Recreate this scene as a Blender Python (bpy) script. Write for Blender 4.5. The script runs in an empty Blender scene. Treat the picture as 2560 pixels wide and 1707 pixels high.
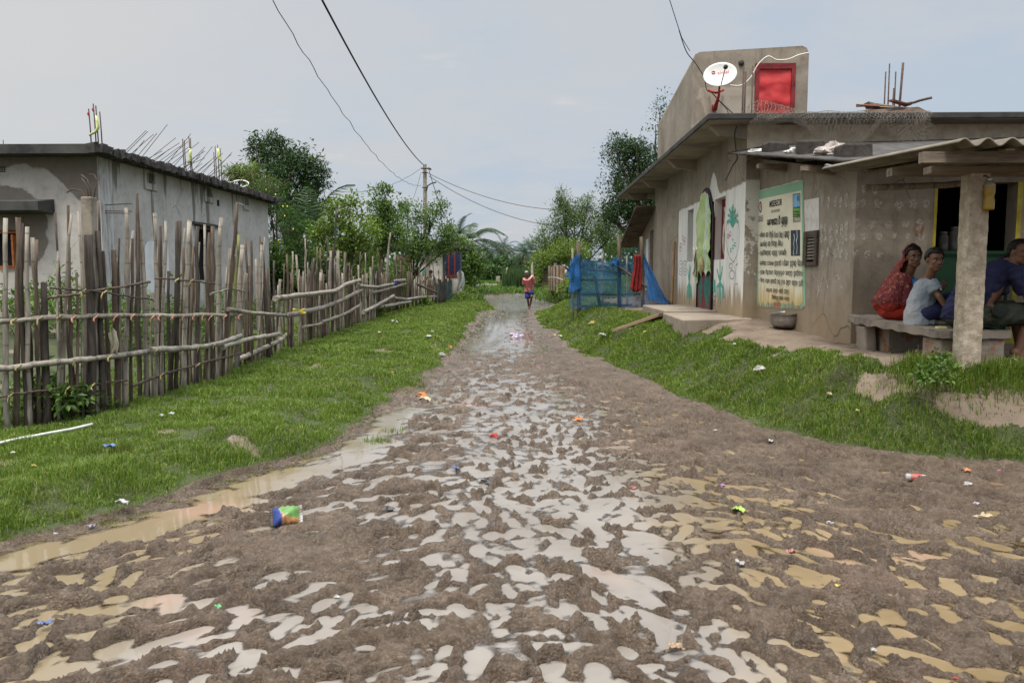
import bpy, bmesh, math, random
import numpy as np
from mathutils import Vector, Matrix

random.seed(7)
RNG = np.random.default_rng(11)
S = bpy.context.scene
COL = S.collection
PI = math.pi
R = math.radians

# ------------------------------------------------------------------ camera
F_PX, CX, CY, VPX, VPY, EYE = 1900.0, 1280.0, 853.5, 1324.0, 686.0, 1.45
PITCH = math.atan((CY - VPY) / F_PX)
YAW = math.atan((VPX - CX) / F_PX * math.cos(PITCH))
FWD = Vector((-math.sin(YAW) * math.cos(PITCH), math.cos(YAW) * math.cos(PITCH), -math.sin(PITCH)))
RGT = Vector((math.cos(YAW), math.sin(YAW), 0))
UPV = RGT.cross(FWD)
CAMP = Vector((0, 0, EYE))


def ray(px, py):
    return FWD * F_PX + RGT * (px - CX) - UPV * (py - CY)


def at(px, py, Y):
    d = ray(px, py)
    return CAMP + d * (Y / d.y)


def gz(px, py, z=0.0):
    d = ray(px, py)
    return CAMP + d * ((z - EYE) / d.z)


def hit(px, py, A, B):
    """where the sight line meets the vertical plane through plan points A, B"""
    n = Vector((B[1] - A[1], A[0] - B[0], 0))
    d = ray(px, py)
    t = n.dot(Vector((A[0], A[1], 0)) - CAMP) / n.dot(d)
    return CAMP + d * t


cam_d = bpy.data.cameras.new('camera')
cam_d.sensor_width = 36
cam_d.lens = F_PX / 2560 * 36
cam_d.clip_start = 0.05
cam_d.clip_end = 3000
cam = bpy.data.objects.new('camera', cam_d)
cam.location = CAMP
m = Matrix((RGT, UPV, -FWD)).transposed()
cam.rotation_euler = m.to_euler()
COL.objects.link(cam)
S.camera = cam

# ------------------------------------------------------------------ noise (numpy)


def _hash(ix, iy, seed):
    h = (ix.astype(np.int64) * 374761393 + iy.astype(np.int64) * 668265263 + seed * 1442695041) & 0x7fffffff
    h = ((h ^ (h >> 13)) * 1274126177) & 0x7fffffff
    h = h ^ (h >> 16)
    return h


def perlin(x, y, seed=0):
    x0 = np.floor(x); y0 = np.floor(y)
    fx = x - x0; fy = y - y0
    u = fx * fx * fx * (fx * (fx * 6 - 15) + 10)
    v = fy * fy * fy * (fy * (fy * 6 - 15) + 10)
    out = 0
    for dx in (0, 1):
        for dy in (0, 1):
            a = (_hash(x0 + dx, y0 + dy, seed) & 1023) * (2 * PI / 1024)
            g = np.cos(a) * (fx - dx) + np.sin(a) * (fy - dy)
            out = out + g * (u if dx else 1 - u) * (v if dy else 1 - v)
    return out * 1.5


def fbm(x, y, octs=4, gain=.5, seed=0):
    s = 0; a = 1
    for i in range(octs):
        s = s + a * perlin(x * 2 ** i + 17.3 * i, y * 2 ** i - 9.1 * i, seed + i)
        a *= gain
    return s


def sm(a, b, x):
    t = np.clip((x - a) / (b - a), 0, 1)
    return t * t * (3 - 2 * t)


# ------------------------------------------------------------------ objects and meshes
ORG = {}


def _props(o, label=None, cat=None, group=None, kind=None):
    if label: o['label'] = label
    if cat: o['category'] = cat
    if group: o['group'] = group
    if kind: o['kind'] = kind
    return o


def thing(name, label, cat, loc=(0, 0, 0), group=None):
    o = bpy.data.objects.new(name, None)
    o.empty_display_size = .1
    o.location = loc
    COL.objects.link(o)
    ORG[o.name] = Vector(loc)
    return _props(o, label, cat, group)


def link_mesh(name, me, mats, parent=None, loc=None, label=None, cat=None, group=None, kind=None):
    if not isinstance(mats, (list, tuple)): mats = [mats]
    for k in mats: me.materials.append(k)
    o = bpy.data.objects.new(name, me)
    COL.objects.link(o)
    org = Vector((0, 0, 0))
    if parent is not None:
        o.parent = parent
        org = ORG[parent.name]
    elif loc is not None:
        org = Vector(loc)
        o.location = org
    if org.length > 0:
        me.transform(Matrix.Translation(-org))
    ORG[o.name] = org
    return _props(o, label, cat, group, kind)


def np_mesh(name, verts, loops, starts, totals=None, smooth=False, matidx=None):
    me = bpy.data.meshes.new(name)
    verts = np.ascontiguousarray(verts, dtype=np.float32)
    loops = np.ascontiguousarray(loops, dtype=np.int32).ravel()
    starts = np.ascontiguousarray(starts, dtype=np.int32)
    me.vertices.add(len(verts)); me.vertices.foreach_set('co', verts.ravel())
    me.loops.add(len(loops)); me.loops.foreach_set('vertex_index', loops)
    me.polygons.add(len(starts)); me.polygons.foreach_set('loop_start', starts)
    if smooth: me.polygons.foreach_set('use_smooth', np.ones(len(starts), dtype=bool))
    else: me.polygons.foreach_set('use_smooth', np.zeros(len(starts), dtype=bool))
    if matidx is not None: me.polygons.foreach_set('material_index', np.ascontiguousarray(matidx, dtype=np.int32))
    me.update(calc_edges=True)
    return me


def frame_of(d):
    d = d.normalized()
    a = Vector((0, 0, 1)) if abs(d.z) < .9 else Vector((1, 0, 0))
    x = a.cross(d).normalized()
    return x, d.cross(x)


class MB:
    def __init__(s):
        s.v = []; s.f = []; s.m = []; s.sm = []

    def add(s, vs, fs, mi=0, smooth=False):
        b = len(s.v)
        s.v += [tuple(p) for p in vs]
        for f in fs:
            s.f.append(tuple(b + i for i in f)); s.m.append(mi); s.sm.append(smooth)
        return s

    def box(s, c, sz, rot=None, mi=0, jit=0):
        c = Vector(c); M = rot if rot is not None else Matrix.Identity(3)
        vs = []
        for z in (-.5, .5):
            for (x, y) in ((-.5, -.5), (.5, -.5), (.5, .5), (-.5, .5)):
                p = Vector((x * sz[0], y * sz[1], z * sz[2]))
                if jit: p += Vector((random.uniform(-jit, jit), random.uniform(-jit, jit), random.uniform(-jit, jit)))
                vs.append(c + M @ p)
        s.add(vs, [(3, 2, 1, 0), (4, 5, 6, 7), (0, 1, 5, 4), (1, 2, 6, 5), (2, 3, 7, 6), (3, 0, 4, 7)], mi)
        return s

    def span(s, a, b, mi=0):
        a = Vector(a); b = Vector(b)
        return s.box((a + b) / 2, (abs(b.x - a.x), abs(b.y - a.y), abs(b.z - a.z)), None, mi)

    def hexa(s, lo, hi, mi=0):
        """lo, hi: four corners each, same winding"""
        return s.add(list(lo) + list(hi), [(3, 2, 1, 0), (4, 5, 6, 7), (0, 1, 5, 4), (1, 2, 6, 5), (2, 3, 7, 6), (3, 0, 4, 7)], mi)

    def tube(s, pts, rad, n=6, mi=0, caps=True, smooth=True, flat=1.0):
        pts = [Vector(p) for p in pts]
        if not isinstance(rad, (list, tuple)): rad = [rad] * len(pts)
        vs = []; x = None
        for i, p in enumerate(pts):
            d = (pts[min(i + 1, len(pts) - 1)] - pts[max(i - 1, 0)])
            if d.length < 1e-9: d = Vector((0, 0, 1))
            d.normalize()
            if x is None: x, y = frame_of(d)
            else:
                x = (x - d * x.dot(d))
                if x.length < 1e-6: x, y = frame_of(d)
                x.normalize(); y = d.cross(x)
            for k in range(n):
                a = 2 * PI * k / n
                vs.append(p + (x * math.cos(a) + y * math.sin(a) * flat) * rad[i])
        fs = []
        for i in range(len(pts) - 1):
            for k in range(n):
                fs.append((i * n + k, i * n + (k + 1) % n, (i + 1) * n + (k + 1) % n, (i + 1) * n + k))
        s.add(vs, fs, mi, smooth)
        if caps:
            b = len(s.v) - len(vs)
            s.f.append(tuple(b + k for k in reversed(range(n)))); s.m.append(mi); s.sm.append(False)
            e = b + (len(pts) - 1) * n
            s.f.append(tuple(e + k for k in range(n))); s.m.append(mi); s.sm.append(False)
        return s

    def ell(s, c, r, n=12, k=8, rot=None, mi=0, smooth=True, keep=None):
        c = Vector(c); M = rot if rot is not None else Matrix.Identity(3)
        if not isinstance(r, (tuple, list)): r = (r, r, r)
        vs = []; loc = []
        for i in range(k + 1):
            t = PI * i / k
            for j in range(n):
                a = 2 * PI * j / n
                q = Vector((math.sin(t) * math.cos(a), math.sin(t) * math.sin(a), math.cos(t)))
                loc.append(q)
                vs.append(c + M @ Vector((q.x * r[0], q.y * r[1], q.z * r[2])))
        fs = []
        for i in range(k):
            for j in range(n):
                f = (i * n + j, (i + 1) * n + j, (i + 1) * n + (j + 1) % n, i * n + (j + 1) % n)
                if keep is not None:
                    q = (loc[f[0]] + loc[f[1]] + loc[f[2]] + loc[f[3]]) / 4
                    if not keep(q): continue
                fs.append(f)
        return s.add(vs, fs, mi, smooth)

    def lathe(s, prof, n=20, c=(0, 0, 0), rot=None, mi=0, smooth=True):
        c = Vector(c); M = rot if rot is not None else Matrix.Identity(3)
        vs = []
        for (r, z) in prof:
            for j in range(n):
                a = 2 * PI * j / n
                vs.append(c + M @ Vector((r * math.cos(a), r * math.sin(a), z)))
        fs = []
        for i in range(len(prof) - 1):
            for j in range(n):
                fs.append((i * n + j, i * n + (j + 1) % n, (i + 1) * n + (j + 1) % n, (i + 1) * n + j))
        return s.add(vs, fs, mi, smooth)

    def grid(s, fn, nu, nv, mi=0, smooth=True):
        vs = [fn(i / nu, j / nv) for j in range(nv + 1) for i in range(nu + 1)]
        fs = [(j * (nu + 1) + i, j * (nu + 1) + i + 1, (j + 1) * (nu + 1) + i + 1, (j + 1) * (nu + 1) + i)
              for j in range(nv) for i in range(nu)]
        return s.add(vs, fs, mi, smooth)

    def poly(s, pts, mi=0):
        return s.add(pts, [tuple(range(len(pts)))], mi)

    def mesh(s, name):
        me = bpy.data.meshes.new(name)
        me.from_pydata(s.v, [], s.f)
        me.polygons.foreach_set('material_index', s.m)
        me.polygons.foreach_set('use_smooth', s.sm)
        me.update()
        return me

    def build(s, name, mats, parent=None, loc=None, label=None, cat=None, group=None, kind=None, bevel=0, solid=0, weld=False):
        o = link_mesh(name, s.mesh(name), mats, parent, loc, label, cat, group, kind)
        if weld:
            bm = bmesh.new(); bm.from_mesh(o.data); bmesh.ops.remove_doubles(bm, verts=bm.verts, dist=1e-5)
            bm.to_mesh(o.data); bm.free()
        if solid:
            md = o.modifiers.new('thickness', 'SOLIDIFY'); md.thickness = solid; md.offset = 0
        if bevel:
            md = o.modifiers.new('edges', 'BEVEL'); md.width = bevel; md.segments = 2; md.limit_method = 'ANGLE'
        return o


def rotz(a): return Matrix.Rotation(a, 3, 'Z')
def rotx(a): return Matrix.Rotation(a, 3, 'X')
def roty(a): return Matrix.Rotation(a, 3, 'Y')


def jitpath(a, b, n, amp, seed=None):
    a = Vector(a); b = Vector(b)
    rr = random.Random(seed) if seed is not None else random
    x, y = frame_of(b - a)
    out = []
    ox = oy = 0
    for i in range(n + 1):
        t = i / n
        if 0 < i: ox += rr.uniform(-amp, amp); oy += rr.uniform(-amp, amp)
        out.append(a.lerp(b, t) + x * ox + y * oy)
    return out


def sag(a, b, drop, n=24, wob=0):
    a = Vector(a); b = Vector(b)
    pts = []
    for i in range(n + 1):
        t = i / n
        p = a.lerp(b, t); p.z -= drop * 4 * t * (1 - t)
        if wob and 0 < i < n:
            p += Vector((random.uniform(-wob, wob), 0, random.uniform(-wob, wob)))
        pts.append(p)
    return pts


# ------------------------------------------------------------------ node materials
class NB:
    """tiny expression builder over a node tree"""

    def __init__(s, tree):
        s.t = tree

    def node(s, ty, **kw):
        n = s.t.nodes.new(ty)
        for k, v in kw.items(): setattr(n, k, v)
        return n

    def put(s, sock, v):
        if hasattr(v, 'is_linked') or isinstance(v, bpy.types.NodeSocket): s.t.links.new(v, sock)
        elif isinstance(v, (tuple, list)) and len(v) == 3 and sock.type == 'RGBA': sock.default_value = (*v, 1)
        else: sock.default_value = v

    def math(s, op, a, b=0.0, c=None, clamp=False):
        n = s.node('ShaderNodeMath', operation=op, use_clamp=clamp)
        s.put(n.inputs[0], a); s.put(n.inputs[1], b)
        if c is not None: s.put(n.inputs[2], c)
        return n.outputs[0]

    def add(s, a, b): return s.math('ADD', a, b)
    def sub(s, a, b): return s.math('SUBTRACT', a, b)
    def mul(s, a, b, clamp=False): return s.math('MULTIPLY', a, b, clamp=clamp)
    def mx(s, a, b): return s.math('MAXIMUM', a, b)
    def mn(s, a, b): return s.math('MINIMUM', a, b)

    def ss(s, v, a, b, lo=0.0, hi=1.0):
        n = s.node('ShaderNodeMapRange', interpolation_type='SMOOTHSTEP')
        s.put(n.inputs['Value'], v); s.put(n.inputs['From Min'], a); s.put(n.inputs['From Max'], b)
        s.put(n.inputs['To Min'], lo); s.put(n.inputs['To Max'], hi)
        return n.outputs['Result']

    def mix(s, f, a, b, mode='MIX'):
        n = s.node('ShaderNodeMix', data_type='RGBA', blend_type=mode)
        s.put(n.inputs[0], f); s.put(n.inputs[6], a); s.put(n.inputs[7], b)
        return n.outputs[2]

    def obj(s):
        return s.node('ShaderNodeTexCoord').outputs['Object']

    def pos(s):
        return s.node('ShaderNodeNewGeometry').outputs['Position']

    def xyz(s, v):
        n = s.node('ShaderNodeSeparateXYZ'); s.put(n.inputs[0], v)
        return n.outputs[0], n.outputs[1], n.outputs[2]

    def scale(s, v, sc):
        n = s.node('ShaderNodeMapping'); s.put(n.inputs['Vector'], v); n.inputs['Scale'].default_value = sc
        return n.outputs[0]

    def noise(s, v, sc, detail=4, rough=.55, dist=0):
        n = s.node('ShaderNodeTexNoise')
        s.put(n.inputs['Vector'], v); n.inputs['Scale'].default_value = sc
        n.inputs['Detail'].default_value = detail; n.inputs['Roughness'].default_value = rough
        n.inputs['Distortion'].default_value = dist
        return n.outputs['Fac']

    def voro(s, v, sc, feature='F1'):
        n = s.node('ShaderNodeTexVoronoi', feature=feature)
        s.put(n.inputs['Vector'], v); n.inputs['Scale'].default_value = sc
        return n.outputs['Distance']

    def ramp(s, f, stops):
        n = s.node('ShaderNodeValToRGB')
        el = n.color_ramp.elements
        while len(el) < len(stops): el.new(.5)
        for e, (p, c) in zip(el, stops):
            e.position = p; e.color = (*c, 1)
        s.put(n.inputs[0], f)
        return n.outputs[0]

    def bump(s, h, strength=.3, dist=.01):
        n = s.node('ShaderNodeBump'); s.put(n.inputs['Strength'], strength)
        n.inputs['Distance'].default_value = dist; s.put(n.inputs['Height'], h)
        return n.outputs[0]


def newmat(name):
    mt = bpy.data.materials.new(name)
    mt.use_nodes = True
    t = mt.node_tree
    b = t.nodes['Principled BSDF']
    b.inputs['Specular IOR Level'].default_value = .35
    return mt, NB(t), b


def simple(name, col, rough=.8, var=.25, sc=6, bump=.25, bsc=40, metal=0, col2=None, stretch=(1, 1, 1), spec=.35):
    mt, n, b = newmat(name)
    v = n.scale(n.obj(), stretch)
    f = n.noise(v, sc, 5, .6)
    c2 = col2 or tuple(x * (1 - 2.2 * var if var < .4 else .2) for x in col)
    c1 = tuple(min(1, x * (1 + var)) for x in col)
    c = n.ramp(f, [(.3, c2), (.52, col), (.75, c1)])
    n.put(b.inputs['Base Color'], c)
    b.inputs['Roughness'].default_value = rough
    b.inputs['Metallic'].default_value = metal
    b.inputs['Specular IOR Level'].default_value = spec
    if bump:
        n.put(b.inputs['Normal'], n.bump(n.noise(v, bsc, 5, .65), bump, .01))
    return mt


def leafmat(name, cols, trans=.35, rough=.5, straw=False):
    mt, n, b = newmat(name)
    g = n.node('ShaderNodeNewGeometry')
    c = n.ramp(g.outputs['Random Per Island'], [(i / max(1, len(cols) - 1), k) for i, k in enumerate(cols)])
    big = n.noise(n.obj(), .9, 3)
    c = n.mix(n.ss(big, .35, .65), n.mix(1, c, (.78, .8, .8), 'MULTIPLY'), c)
    if straw: c = n.mix(n.mul(n.ss(n.noise(n.obj(), 1.5, 5, .65), .54, .70), .32), c, (.21, .18, .07))
    n.put(b.inputs['Base Color'], c)
    b.inputs['Roughness'].default_value = rough
    b.inputs['Specular IOR Level'].default_value = .3
    tr = n.node('ShaderNodeBsdfTranslucent')
    n.put(tr.inputs[0], n.mix(1, c, (1.0, 1.0, .55), 'MULTIPLY'))
    mxs = n.node('ShaderNodeMixShader'); mxs.inputs[0].default_value = trans
    n.t.links.new(b.outputs[0], mxs.inputs[1]); n.t.links.new(tr.outputs[0], mxs.inputs[2])
    n.t.links.new(mxs.outputs[0], n.t.nodes['Material Output'].inputs['Surface'])
    return mt
# ------------------------------------------------------------------ sky and sun
SUN_EL, SUN_AZ = R(66), R(-165)          # sun high behind thin cloud, to the rear left
w = bpy.data.worlds.new('World'); S.world = w; w.use_nodes = True
t = w.node_tree; n = NB(t)
bg = t.nodes['Background']
sky = n.node('ShaderNodeTexSky', sky_type='NISHITA', sun_disc=False)
sky.sun_elevation = SUN_EL; sky.sun_rotation = SUN_AZ
sky.dust_density = 3.0; sky.air_density = 1.0
d = n.node('ShaderNodeTexCoord').outputs['Generated']
dx, dy, dz = n.xyz(d)
zc = n.mx(dz, .02)
# flat cloud deck: direction projected on a plane overhead
pl = n.node('ShaderNodeCombineXYZ')
n.put(pl.inputs[0], n.math('DIVIDE', dx, n.add(zc, .12)))
n.put(pl.inputs[1], n.math('DIVIDE', dy, n.add(zc, .12)))
c1 = n.noise(pl.outputs[0], .55, 6, .55, .3)
c2 = n.noise(pl.outputs[0], 2.2, 6, .6, .2)
cl = n.add(n.mul(c1, .7), n.mul(c2, .3))
blue = (5.9, 6.8, 7.9)
grey = (6.9, 7.2, 7.6)
warm = (8.0, 7.9, 7.75)
base = n.mix(n.ss(cl, .40, .58), blue, grey)
side = n.ss(n.add(n.mul(dx, -1.0), n.mul(dz, .9)), .1, .95)    # thinner cloud towards the sun side
base = n.mix(side, base, warm)
wisp = n.ss(n.noise(n.scale(pl.outputs[0], (1, 1.6, 1)), 1.7, 7, .62, .4), .60, .80)
base = n.mix(n.mul(wisp, .7), base, (9.0, 8.6, 8.35))
col = n.mix(.88, sky.outputs[0], base)
up = n.ss(dz, .33, .85, 1.0, 4.3)                               # overcast sky: zenith brighter than horizon
col = n.mix(1, col, n.node('ShaderNodeCombineXYZ').outputs[0], 'ADD')
vm = n.node('ShaderNodeVectorMath', operation='SCALE')
n.put(vm.inputs[0], col); n.put(vm.inputs['Scale'], up)
n.put(bg.inputs['Color'], vm.outputs[0])
bg.inputs['Strength'].default_value = .083

sl = bpy.data.lights.new('sun', 'SUN'); sl.energy = 2.8; sl.angle = R(14); sl.color = (1, .95, .88)
so = bpy.data.objects.new('sun', sl); COL.objects.link(so)
sd = Vector((math.sin(SUN_AZ) * math.cos(SUN_EL), math.cos(SUN_AZ) * math.cos(SUN_EL), math.sin(SUN_EL)))
so.rotation_euler = sd.to_track_quat('Z', 'Y').to_euler()
so.location = (-10, -8, 20)

S.view_settings.view_transform = 'Standard'
S.view_settings.look = 'None'
S.view_settings.exposure = 0.12
S.view_settings.gamma = 1.0
S.view_settings.use_curve_mapping = False
S.cycles.max_bounces = 8
S.cycles.transparent_max_bounces = 12
S.cycles.diffuse_bounces = 3
S.cycles.glossy_bounces = 3
S.cycles.caustics_reflective = False
S.cycles.caustics_refractive = False
# ------------------------------------------------------------------ terrain
def pline(pxs, extra_far=(), extra_near=()):
    pts = [tuple(gz(px, py, 0.0))[:2] for px, py in pxs]
    pts = list(extra_far) + pts + list(extra_near)
    return sorted(pts, key=lambda p: p[1])


PL = pline([(1237, 776), (1206, 752), (1207, 740), (1195, 784), (1168, 818), (1148, 858), (1090, 917), (1043, 964), (918, 1036),
            (795, 1137), (588, 1190), (359, 1275), (0, 1366)], [(-.3, 57), (2.0, 59)], [(-5.5, 2.9), (-9, 1.9), (-40, .6), (-80, -1)])
PR = pline([(1341, 782), (1390, 768), (1404, 763), (1352, 752), (1341, 748), (1352, 815), (1400, 838), (1421, 876), (1584, 941), (1630, 968),
            (1767, 1022), (1943, 1087), (2204, 1140), (2560, 1168)], [(.35, 56), (-2, 58)], [(6.5, 5.2), (12, 4.4), (40, 1.5), (80, -1)])
PLa = np.array(PL); PRa = np.array(PR)


def segdist(x, y, P):
    d = np.full(np.shape(x), 1e9)
    for (ax, ay), (bx, by) in zip(P[:-1], P[1:]):
        ex, ey = bx - ax, by - ay
        tt = np.clip(((x - ax) * ex + (y - ay) * ey) / (ex * ex + ey * ey), 0, 1)
        d = np.minimum(d, np.hypot(x - ax - tt * ex, y - ay - tt * ey))
    return d


def sides(x, y):
    """signed distance into the grassy verges (positive on the verge)"""
    wob = .10 * fbm(x * 2.1, y * 1.5, 3, .55, 91) * np.clip(y / 8, .6, 2.0)
    dl = segdist(x, y, PL) * np.where(x < np.interp(y, PLa[:, 1], PLa[:, 0]), 1, -1) + wob
    dr = segdist(x, y, PR) * np.where(x > np.interp(y, PRa[:, 1], PRa[:, 0]), 1, -1) + wob
    return dl, dr


def dirt_edge(y):
    # X of the bare trodden earth in front of the plastered house
    return np.interp(y, [5.0, 5.95, 6.2, 7.3, 8.3, 9.3, 10.4, 11.3, 12.0, 16.5, 17.5], [9, 9, 3.9, 3.05, 3.0, 2.85, 2.75, 2.75, 3.15, 3.3, 2.2])


STRIP = [(3.05, 6.8), (3.55, 6.25), (4.7, 6.12)]


def T(x, y):
    """smooth terrain height"""
    x = np.asarray(x, float); y = np.asarray(y, float)
    dl, dr = sides(x, y)
    far = np.maximum(0, y - 56) * .0115
    zl = .04 + .13 * sm(-.05, .7, dl) + .04 * fbm(x * .9, y * .9, 2, .5, 5)
    zl = zl + .45 * sm(4.6, 8.0, -x) * sm(6, 13, y) * (1 - sm(26, 34, y))
    hi = .63 * (1 - .55 * sm(24, 34, y))
    zr = (hi + .05 * (1 - sm(7, 8.5, y))) * sm(-.1, np.where(y < 7.6, 1.0, 1.45 - .45 * (1 - sm(7.6, 9, y))), dr) + .13 * sm(2.4, 3.4, x) * sm(9.8, 12, y) * (1 - sm(22, 30, y))
    zr = zr + .035 * fbm(x * .9, y * .9, 3, .5, 8) * sm(.1, .8, dr) * (1 - sm(2.6, 3.4, x) * .6)
    z = np.where(dl > 0, zl, np.where(dr > 0, zr, 0.0))
    both = (y > 56)
    z = np.where(both, .06 + .03 * fbm(x * .3, y * .2, 3, .5, 3), z)
    return z + far


def Ts(x, y): return float(T(np.array([x]), np.array([y]))[0])


def gnd(px, py, it=12):
    """point of the terrain seen at a pixel of the photograph"""
    z = 0.0
    for _ in range(it):
        p = gz(px, py, z)
        if p.y > 200 or p.y < 0: return p
        z = .5 * z + .5 * Ts(p.x, p.y)
    p = gz(px, py, z)
    return Vector((p.x, p.y, Ts(p.x, p.y)))


def spaced(a, b, fn):
    out = [a]
    while out[-1] < b: out.append(out[-1] + fn(out[-1]))
    return np.array(out)


ys = np.concatenate([np.array([-200, -60, -30, -14, -6, -2, 0, .7, 1.2]), spaced(1.6, 62, lambda v: max(.0095, .0035 * v)), spaced(63, 240, lambda v: .06 * v)])
xh = np.concatenate([spaced(0, 2.6, lambda v: .0115), spaced(2.62, 9, lambda v: .016 + .022 * (v - 2.6)), spaced(9.3, 240, lambda v: .1 * v)])
xs = np.concatenate([-xh[::-1], xh[1:]])
NX, NY = len(xs), len(ys)
GX, GY = np.meshgrid(xs, ys)
dl, dr = sides(GX, GY)
Z = T(GX, GY)
lane = (dl < 0) & (dr < 0) & (GY < 56)


def gauss(px, py, rx, ry):
    p = gz(px, py, 0)
    return np.exp(-(((GX - p.x) / rx) ** 2 + ((GY - p.y) / ry) ** 2))


# how far the mud stands above (+) or below (-) the standing water, metres
cen = np.interp(GY, [2, 4, 7, 12, 20, 30, 40], [.15, .15, -.05, -.35, -.75, -.6, -1.2])
b = np.full(GX.shape, .002)
b -= .022 * np.exp(-((GX - cen) / 1.0) ** 2) * sm(3.0, 4.3, GY) * (1 - sm(9.6, 11.6, GY))
b -= .026 * np.exp(-((GX - cen) / 1.0) ** 2) * sm(11.5, 14, GY) + .004 * sm(8, 12, GY)
b += .018 * gauss(1250, 893, 1.6, 1.0) + .030 * gauss(1480, 905, .9, 2.2) + .02 * gauss(1560, 950, .6, 1.2)
b -= .03 * gauss(1130, 868, .75, .9)
b += .030 * gauss(800, 1370, .5, .36) + .008 * gauss(640, 1420, .5, .35)
b += .022 * gauss(1800, 1110, 1.0, .8) + .022 * gauss(2300, 1230, 1.2, .6)
b -= .014 * gauss(1560, 1290, .5, .75) - .012 * gauss(1000, 1690, .8, .25)
b -= .012 * gauss(250, 1580, .7, .5)
b -= .012 * gauss(1830, 1240, .55, .6)
b += .03 * np.exp(-(dr / .45) ** 2) * (dr < 0)
# narrow channel of water along the grass of the near verge, and the big pool the man wades in
chan = np.exp(-((dl + .30) / .22) ** 2) * sm(3.2, 3.7, GY) * (1 - sm(7.4, 8.6, GY))
pool = sm(33.2, 36.5, GY) * (1 - sm(53, 56, GY))
strm = np.exp(-((GX - np.interp(GY, [13, 16, 19, 22, 25, 29, 33], [-.9, -.95, -.85, -.9, -.62, -.75, -.3])) / .17) ** 2) * sm(14, 16, GY)
b -= .042 * chan + .08 * pool + .05 * strm
# churned lumps
ang = np.where(GX < -.3, .55, np.where(GX > .9, -.5, 0.05))
ang = .55 - 1.05 * sm(-1.0, 1.3, GX)
ca, sa = np.cos(ang), np.sin(ang)
U = GX * ca + GY * sa; V = -GX * sa + GY * ca
near = 1 - sm(6.5, 9.0, GY)
lo = fbm(U * 3.0 + .35 * fbm(GX * 3, GY * 3, 2, .5, 44), V * 5.6 + .25 * fbm(GX * 4, GY * 4, 2, .5, 45), 6, .60, 21)
lo2 = fbm(GX * 4.6, GY * 4.0, 6, .60, 23)
ani = fbm(U * 1.9 + .3 * fbm(GX * 3, GY * 3, 2, .5, 46), V * 6.2 + .25 * fbm(GX * 4, GY * 4, 2, .5, 47), 6, .58, 27)
wa = np.clip(sm(-.1, -.7, GX) if False else (1 - sm(-.9, -.2, GX)) + .75 * sm(.7, 1.3, GX), 0, 1)
lump = (lo * (1 - wa) + ani * wa) * near + lo2 * (1 - near)
calm = 1 - np.clip(.62 * chan + pool + .6 * strm, 0, 1)
calm *= 1 - .8 * np.clip(gauss(800, 1370, .6, .42), 0, 1)
h = b + calm * .043 * lump
# hoof and foot prints
PITS = 6500
prng = np.random.default_rng(5)
acc = np.zeros_like(h)
for _ in range(PITS):
    py_ = 2.0 + (32 - 2.0) * prng.random() ** 1.7
    px_ = prng.uniform(-3.6, 3.6)
    L = prng.uniform(.06, .15); W_ = prng.uniform(.035, .07); an = prng.normal(PI / 2 + (.5 if px_ > .9 else -.6 if px_ < -.4 else 0), .55)
    dep = prng.uniform(.020, .048)
    i0, i1 = np.searchsorted(ys, [py_ - .3, py_ + .3]); j0, j1 = np.searchsorted(xs, [px_ - .3, px_ + .3])
    if i1 <= i0 or j1 <= j0: continue
    gx = GX[i0:i1, j0:j1] - px_; gy = GY[i0:i1, j0:j1] - py_
    uu = (gx * math.cos(an) + gy * math.sin(an)) / L; vv = (-gx * math.sin(an) + gy * math.cos(an)) / W_
    q = np.sqrt(uu * uu + vv * vv)
    acc[i0:i1, j0:j1] += -dep * (1 - sm(.55, 1.0, q)) + .35 * dep * np.exp(-((q - 1.2) / .28) ** 2)
h += calm * np.clip(acc, -.055, .03)
h = np.where(h > 0, .060 * (1 - np.exp(-h / .056)), .055 * np.tanh(h / .04))
wx = GX + .03 * perlin(GX * 12, GY * 12, 81); wy_ = GY + .03 * perlin(GX * 12, GY * 12, 82)
bil = lambda f, sd: 1 - 2.4 * np.abs(perlin(wx * f, wy_ * f, sd))
crumb = .50 * bil(8, 31) + .38 * bil(17, 32) + .42 * bil(33, 33) + .34 * bil(58, 34)
top = sm(-.004, .02, h) * np.clip(.25 + calm, 0, 1)
rel = 1 - .60 * sm(6.5, 18, GY)
h = np.where(h > 0, h * rel, h)
h += rel * top * .026 * crumb * (.08 + .92 * sm(-.30, .38, fbm(GX * 2.1, GY * 2.1, 3, .55, 61)))
h += .0025 * perlin(GX * 24, GY * 24, 71)
bl = sm(-.28, .02, np.maximum(dl, dr))
Z = np.where(lane, h * (1 - bl * .6) + bl * .012 + np.where(dr > dl, .02 * bl, 0), Z)
# verge soil roughness
soil = ~lane & (GY < 60)
Z = Z + np.where(soil, .012 * fbm(GX * 6, GY * 6, 3, .6, 77) + .03 * sm(-.3, 0, -np.abs(np.maximum(dl, dr))) * 0, 0)
vg = np.where(dl > 0, dl, dr)
Z = np.where(soil, np.where(vg < .3, Z * sm(-.25, .3, vg) + (1 - sm(-.25, .3, vg)) * .02, Z), Z)

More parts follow.
